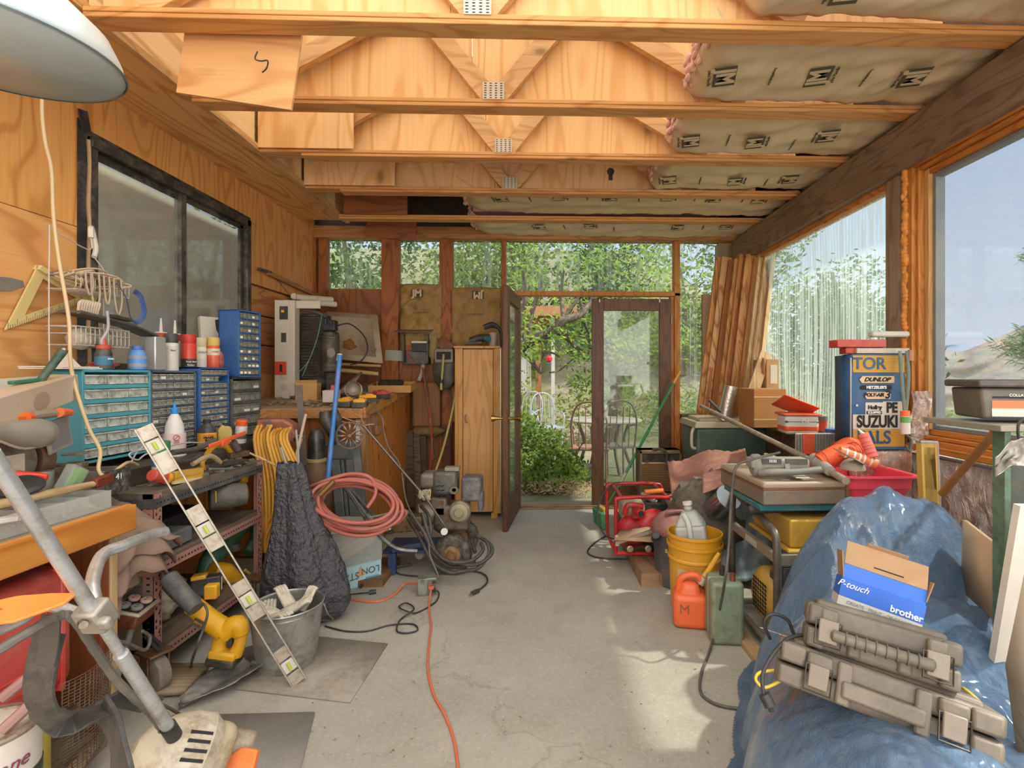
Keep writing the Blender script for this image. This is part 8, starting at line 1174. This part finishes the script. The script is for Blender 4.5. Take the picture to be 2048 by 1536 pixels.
# ================= outside: garden, trees, house, hills =================
def gz(x,y):
    s=max(0,min(1,(y-8.5)/13)); z=.0+.05*noise.noise(V((x*.7,y*.7,0)))*min(1,max(0,y-5.2))+6.5*s*s*(3-2*s)
    f=max(0,min(1,(x-3.5)/14)); return z*(1-f)-f*f*6-.02-(max(0,x-20)*.28)
def leafm(c,c2,tr_=.45):
    k=('leaf',c,c2)
    if k in MATS: return MATS[k]
    m,nt,b=base('leaves_'+c); MATS[k]=m; nt.nodes.remove(b); v=coords(nt,False); col=mixc(nt,ramp(nt,noi(nt,v,1.1,4,.7),[(.35,0),(.65,1)]),hexl(c),hexl(c2)); col=mixc(nt,ramp(nt,noi(nt,v,9,2),[(.4,0),(.65,.6)]),col,[x*1.25 for x in hexl(c2)])
    d=nd(nt,'ShaderNodeBsdfDiffuse'); t=nd(nt,'ShaderNodeBsdfTranslucent'); nt.links.new(col,d.inputs[0]); nt.links.new(col,t.inputs[0]); x=nd(nt,'ShaderNodeMixShader'); x.inputs[0].default_value=tr_; nt.links.new(d.outputs[0],x.inputs[1]); nt.links.new(t.outputs[0],x.inputs[2]); nt.links.new(x.outputs[0],nt.nodes['Material Output'].inputs[0]); return m
def leaves(b,blobs,n,sz,asp=.5):
    wsum=sum(r[0]*r[2] for _,r in blobs)
    for c,r in blobs:
        for i in range(int(n*r[0]*r[2]/wsum)):
            d=V((R(-1,1),R(-1,1),R(-1,1))); 
            if d.length>1: d.normalize(); d*=R(.6,1)
            p=V((c[0]+d.x*r[0],c[1]+d.y*r[1],c[2]+d.z*r[2])); a=V((R(-1,1),R(-1,1),R(-.8,.8))).normalized(); u=a.orthogonal().normalized(); k=sz*R(.6,1.3); n0=len(b.v)
            b.v+=[p,p+a*k*.5+u*k*asp*.5,p+a*k,p+a*k*.5-u*k*asp*.5]; b.f.append((n0,n0+1,n0+2,n0+3))
BARK=pm('5a4c3e',.9,0,.25,12,.6,.2,dirt='7d7264'); G1=leafm('42582a','80934a'); G2=leafm('33492a','5f7a44'); G3=leafm('5a7034','9aa758')
def tree(label,x,y,h,blobs,n,sz,mat,tr_=.14,group='trees on the slope behind the garden',asp=.5,name='leafy_tree'):
    z=gz(x,y); T=thing(name,label,'tree',(x,y,z),group=group); b=B(); b.tube([(x,y,z),(x+.1,y,z+h*.4),(x-.1,y+.1,z+h*.8)],[tr_,tr_*.7,tr_*.3],10); b.build('trunk',BARK,T,sm=True); b=B(); leaves(b,[((x+c[0],y+c[1],z+c[2]),c[3:]) for c in blobs],n,sz,asp); b.build('foliage',mat,T,sm=False)
# ground
def groundm():
    m,nt,b=base('garden_ground'); v=coords(nt,False); c=mixc(nt,ramp(nt,noi(nt,v,.9,6,.65),[(.42,0),(.6,1)]),hexl('8d8474'),hexl('66753f')); c=mixc(nt,ramp(nt,noi(nt,v,14,6,.75),[(.45,0),(.7,.7)]),c,hexl('63563f')); nt.links.new(c,b.inputs['Base Color']); b.inputs['Roughness'].default_value=.95; bumpn(nt,b,noi(nt,v,20,6),.6,.03); return m
b=B(); b.grid(lambda u,v:(lambda x,y:(x,y,gz(x,y)))(-22+62*u,5.03+35*v**1.4),110,90); struct(b,'ground_garden',groundm(),sm=True)
b=B(); b.grid(lambda u,v:(lambda x,y:(x,y,-.35-.28*max(0,x-2.1)))(2.06+38*u,-12+17*v),60,30); struct(b,'ground_slope',groundm(),sm=True)
# lush bank of trees behind
random.seed(77)
spots=[(-7,13,'bushy tree far to the left beyond the leftmost back pane'),(-4.6,12.2,'bushy tree behind the second narrow back window pane'),(-2.4,13.4,'bushy tree seen above the tall cabinet'),(-.6,12.3,'bushy tree behind the open doorway'),(1.4,13.3,'bushy tree seen above the closed glazed door'),(3.4,12.2,'bushy tree behind the pane left of the lumber stack'),(5.6,12.8,'bushy tree behind the corrugated sheet near the lumber'),(7.6,12.6,'bushy tree lower on the slope behind the middle of the corrugated wall')]
for i,(x,y,lb_) in enumerate(spots):
    top=5.2 if x<6 else 2.6
    bl=[(R(-.9,.9),R(-.5,.6),R(.6,top),R(1.0,1.6),R(.8,1.2),R(.8,1.3)) for k in range(13)]
    tree(lb_,x,y,4.2,bl,5200,.15,[G1,G2,G3][i%3])
for x,y,h,lb_ in ((5.6,9.5,3.0,'nearer tree showing green through the corrugated wall'),):
    tree(lb_,x,y,h,[(R(-.7,.7),R(-.7,.7),R(.8,h),R(.7,1.1),R(.7,1.0),R(.6,1.0)) for k in range(11)],4500,.13,G2)
# undergrowth bank (one could not count it)
b=B(); leaves(b,[((R(-4,6),R(9,11),gz(0,10)+R(.1,.7)),(R(.5,.9),R(.4,.7),R(.35,.6))) for k in range(34)],9000,.10); o=b.build('undergrowth',G3); tag(o,'bright green undergrowth covering the garden bank','shrubs',kind='stuff')
# apple tree with crooked branches
T=thing('apple_tree','crooked branching tree just outside the open doorway','tree',(W(1020,800,Y=7.2).x-.3,7.2,0)); AY=7.1; AB=pm('4a4038',.9,0,.25,14,.7,.2,dirt='7a705f')
for P,rr in (([(985,1000),(1005,800),(1025,715),(1062,682),(1100,665),(1125,642),(1155,632),(1178,610),(1200,575),(1215,540)],[.16,.12,.085,.075,.065,.055,.045,.035,.02]),([(1108,662),(1130,672),(1150,692),(1180,703),(1215,706)],[.05,.04,.035,.03,.02]),([(1127,640),(1124,610),(1122,585),(1128,540)],[.035,.03,.025,.015]),([(1030,700),(1055,715),(1078,742),(1082,746)],[.04,.03,.02]),([(1110,655),(1150,605),(1165,575)],[.035,.025,.015]),([(1060,685),(1060,640),(1072,600),(1085,560)],[.045,.04,.035,.02]),([(1040,700),(1042,650),(1050,590),(1046,540)],[.05,.045,.04,.02]),([(1130,668),(1160,672),(1185,680)],[.02,.015,.01]),([(1085,706),(1105,706),(1122,716)],[.02,.015,.01]),([(1078,738),(1090,700),(1095,680)],[.015,.012,.01]),([(1160,600),(1175,660),(1200,680),(1240,690)],[.02,.02,.015]),([(1100,745),(1120,740),(1150,715),(1168,705)],[.014,.012,.008])):
    b=B(); b.tube([W(px,py,Y=AY+.15*math.sin(i)) for i,(px,py) in enumerate(P)],rr,8); b.build('branch',AB,T,sm=True)
b=B(); random.seed(5); leaves(b,[(tuple(W(R(1030,1350),R(470,700),Y=AY+R(-.5,.8))),(.34,.3,.22)) for k in range(40)],2600,.085); leaves(b,[(tuple(W(R(1040,1180),R(660,770),Y=AY+R(-.4,.4))),(.2,.2,.14)) for k in range(9)],300,.07); b.build('foliage',leafm('5d7a34','9cb458'),T,sm=False)
tree('grey trunked tree seen through the closed glazed door',W(1222,800,Y=9).x,9,2.6,[(R(-.9,.9),R(-.4,.4),R(1.4,3),R(.5,.8),R(.4,.6),R(.4,.6)) for k in range(8)],1800,.1,G2,.17)
# bush by the door
T=thing('garden_bush','leafy bush growing right outside the open doorway','bush',(W(1080,960,Y=5.9).x,5.9,0)); b=B(); random.seed(2)
bl=[(tuple(W(px,py,Y=yy)),(rx,.28,rz)) for px,py,yy,rx,rz in ((1065,880,6.1,.22,.22),(1095,885,6.0,.25,.2),(1060,930,5.8,.25,.22),(1110,925,5.9,.28,.2),(1140,935,6.0,.22,.16),(1080,960,5.7,.28,.16),(1150,950,5.9,.15,.14),(1050,850,6.2,.16,.16))]; leaves(b,bl,3800,.055,.65); b.build('foliage',leafm('4d6a2e','7f9448'),T,sm=False); b=B(); 
for k in range(14): p=W(R(1050,1140),985,Y=5.85); b.tube([(p.x,5.85,0),(p.x+R(-.1,.1),5.9,.25),(p.x+R(-.25,.25),5.9,.5)],.006,5)
b.build('stems',BARK,T)
b=B(); leaves(b,[((W(px,965,Y=5.5).x,5.5+R(-.1,.2),.07),(.18,.15,.08)) for px in (1055,1080,1110,1135,1160)],900,.06,.2); tag(b.build('dry_leaves',pm('a8906c',.9,0,.3,30)),'dry pale leaves and twigs lying outside the threshold','leaf litter',kind='stuff')
b=B(); 
for k in range(90): p=W(1122+R(-10,14),985,Y=5.6); a=R(-1,1); p.z=0; b.tube([p,p+V((a*.08,R(-.05,.05),.12)),p+V((a*.2,R(-.1,.1),R(.08,.17)))],.003,4,k=2)
tag(b.build('grass_tuft',leafm('6a8a34','a3bc58')),'tuft of long green grass just outside the threshold','grass',kind='stuff')
# table, chairs, house
T=thing('garden_table','round grey garden table outside the doors','table',(W(1209,900,Y=6.9).x,6.9,0)); tc_=V((W(1209,840,Y=6.9).x,6.9,0)); TZ=W(1209,838,Y=6.9).z; b=B(tr(tc_)); b.lathe([(.49,TZ-.03),(.51,TZ-.02),(.51,TZ-.005),(.5,TZ),(.001,TZ)],40); b.build('tabletop',pm('a8a196',.6,0,.1,6,.1,.3),T)
for a in (20,110,200,290): b=B(); a=math.radians(a); b.tube([tc_+V((.4*math.cos(a),.4*math.sin(a),TZ-.03)),tc_+V((.3*math.cos(a),.3*math.sin(a),TZ*.5)),tc_+V((.42*math.cos(a),.42*math.sin(a),0))],.022,8); b.build('leg',pm('5f5348',.6),T)
def gchair(lb_,x,y,rz,mat,gr):
    T=thing('garden_chair',lb_,'chair',(x,y,gz(x,y)),rz,gr); b=LB(T); b.box((0,0,.43),(.46,.44,.02)); b.build('seat',mat,T)
    for sx in (-.2,.2):
        for sy in (-.19,.19): b=LB(T); b.cyl((sx,sy,0),(sx*.95,sy*.95,.43),.013,n=8); b.build('leg',mat,T)
    b=LB(T); b.tube([(-.2,.2,.43),(-.21,.25,.75),(-.14,.27,.95),(0,.28,1.0),(.14,.27,.95),(.21,.25,.75),(.2,.2,.43)],.012,8); b.build('back_frame',mat,T); b=LB(T)
    for i in range(4): b.tube([(-.12+.08*i,.21,.43),(-.12+.08*i,.265,.93)],.006,6,k=1)
    b.build('back_slats',mat,T)
    for sx in (-1,1): b=LB(T); b.tube([(sx*.21,.24,.70),(sx*.25,.0,.68),(sx*.24,-.17,.62),(sx*.21,-.19,.43)],.011,8); b.build('armrest',mat,T)
LAV=pm('a8adb8',.5,.1); gchair('pale metal garden chair beside the house post',W(1095,860,Y=8.6).x,8.6,20,LAV,'pale chairs by the house'); gchair('pale folding garden chair cut off by the open door edge',W(1050,860,Y=8.9).x,8.9,-30,LAV,'pale chairs by the house')
gchair('brown wooden garden chair behind the closed door frame',W(1182,900,Y=6.1).x,6.15,170,pm('8a6a52',.7),'brown chairs at the garden table'); gchair('grey garden chair at the table seen through the door glass',W(1228,900,Y=6.2).x,6.25,190,pm('6f6a64',.6),'grey chairs at the garden table')
T=thing('house','pale sided house with a window beyond the open doorway','house',(-1.6,12,0)); HY=11.2; hx0=W(985,700,Y=HY).x; hx1=W(1062,700,Y=HY).x; b=B(); b.bx((hx0-3,HY,0),(hx1,HY+.2,2.45)); w_=b.build('wall',pm('c9c3b0',.7),T); b=B()
for i in range(60): x=hx1-.02-i*.075; b.bx((x-.012,HY-.012,0),(x,HY,2.4))
b.build('siding_ribs',pm('b5ae9c',.7),w_); b=B(); b.bx((hx0+.25,HY-.03,.62),(hx1-.10,HY-.005,1.85)); f_=b.build('window',pm('d8d8d4',.5),T); b=B(); b.bx((hx0+.32,HY-.036,.70),(hx1-.22,HY-.03,1.78)); b.build('pane',pm('7b8288',.2,dust=0),f_); b=B(); b.bx((hx0-3,HY-1.6,2.42),(hx1+.9,HY+.4,2.6)); b.build('roof',pm('9a6a48',.8),T)
for px,y_,w2,lb2 in ((1077,HY-1.2,.11,'post'),(1106,HY-1.3,.07,'post')): p=W(px,700,Y=y_); b=B(); b.bx((p.x-w2/2,y_-w2/2,0),(p.x+w2/2,y_+w2/2,2.45)); b.build('post',wood('b07a44','8a5a2e','Z',1,1) if w2>.1 else pm('cfcabf',.6),T)
p=W(1098,718,Y=8.2); T=thing('bird_feeder','small red hummingbird feeder hanging from a branch','bird feeder',p); b=B(tr(p)); b.lathe([(.02,-.05),(.05,-.03),(.055,.02),(.03,.05),(.01,.055)],16); b.build('reservoir',pm('d8201c',.3,dust=0),T); b=B(tr(p)); b.lathe([(.05,-.075),(.05,-.06),(.02,-.05)],16); b.build('base_dish',pm('2f7a68',.4),T); b=B(); b.cyl(p+V((0,0,.05)),p+V((0,0,.4)),.003,n=5); b.build('hanging_wire',STEEL,T)
# far hills through the right window
HM=pm('8f867c',.95,0,.3,.05,0,0,dirt='6f7566'); HM2=pm('848f9f',.95,0,.08,.01,0,0)  # far ridge is grey-blue: distance haze put into its colour
def ridge(y,top,base_,seed,px0,px1):
    b=B()
    def f(u,v):
        px=px0+(px1-px0)*u; t=top(px)+4*noise.noise(V((px*.03,seed,0)))+2*noise.noise(V((px*.11,seed,0))); py=t+(base_-t)*v; yy=y*(1-.35*v)+y*.06*noise.noise(V((u*9,v*6,seed))); return W(px,py,Y=yy)
    b.grid(f,120,40); return b
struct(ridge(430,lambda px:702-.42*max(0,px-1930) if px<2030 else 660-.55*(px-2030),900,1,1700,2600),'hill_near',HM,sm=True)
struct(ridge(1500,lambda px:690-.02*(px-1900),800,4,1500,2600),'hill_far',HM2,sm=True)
NE=leafm('4a6a48','86a06c',.3)
def pine(lb_,x,y,z0,h,r,n,sz,s_):
    T=thing('pine_tree',lb_,'tree',(x,y,z0)); random.seed(s_); b=B(); b.tube([(x,y,z0),(x,y,z0+h)],[.16,.03],8,k=1)
    bl=[]
    for k in range(34): 
        t=k/34; a=R(0,6.28); rr_=r*(1-t*.85)*R(.5,1); z=z0+h*(.12+.86*t); e=V((x+rr_*math.cos(a),y+rr_*math.sin(a),z-.1)); b.tube([(x,y,z),tuple(e)],[.03,.01],5,k=1); bl+=[(tuple(e),(.28*sz/.1,.28*sz/.1,.14*sz/.1)),(tuple(lerp(V((x,y,z)),e,.55)),(.25*sz/.1,.25*sz/.1,.12*sz/.1))]
    b.build('trunk',BARK,T); b=B(); leaves(b,bl,n,sz*1.6,.13); b.build('foliage',NE,T,sm=False)
p=W(2062,700,Y=8.5); pine('pine tree outside at the right edge of the big window',p.x+.3,8.5,-3.0,7.0,1.5,9000,.11,3)
for k,(px,py,y,h,lb_) in enumerate(((1950,792,22,7,'dark conifer low behind the window, nearest the frame'),(1985,805,20,6,'second conifer low in the valley behind the window'),(2020,800,24,7,'third conifer in the valley, right of the others'),(1925,820,18,5,'small conifer low at the left edge of the window glass'))):
    p=W(px,py,Y=y); pine(lb_,p.x,y,p.z-h,h,2.2,4200,.22,20+k)
b=B(); random.seed(8); leaves(b,[(tuple(W(R(1900,2120),R(850,960),Y=R(12,17))),(1.3,1.2,.7)) for k in range(26)],7000,.2); tag(b.build('valley_brush',leafm('7d9058','b0ba80')),'pale green brush filling the slope below the right window','shrubs',kind='stuff')
# ================= floor litter =================
random.seed(44); b=B()
for k in range(260):
    p=W(R(380,1500),R(1060,1530),Z=.002); s_=R(.002,.008); a=R(0,6.28); u=V((math.cos(a),math.sin(a),0)); v=V((-math.sin(a),math.cos(a),0)); q=R(.15,.6)
    n0=len(b.v); b.v+=[p+u*s_,p+v*s_*q+V((0,0,.001)),p-u*s_,p-v*s_*q]; b.f.append((n0,n0+1,n0+2,n0+3))
tag(b.build('floor_litter',pm('857860',.9,0,.5,30)),'specks of dry leaf and dirt scattered on the concrete floor','litter',kind='stuff')
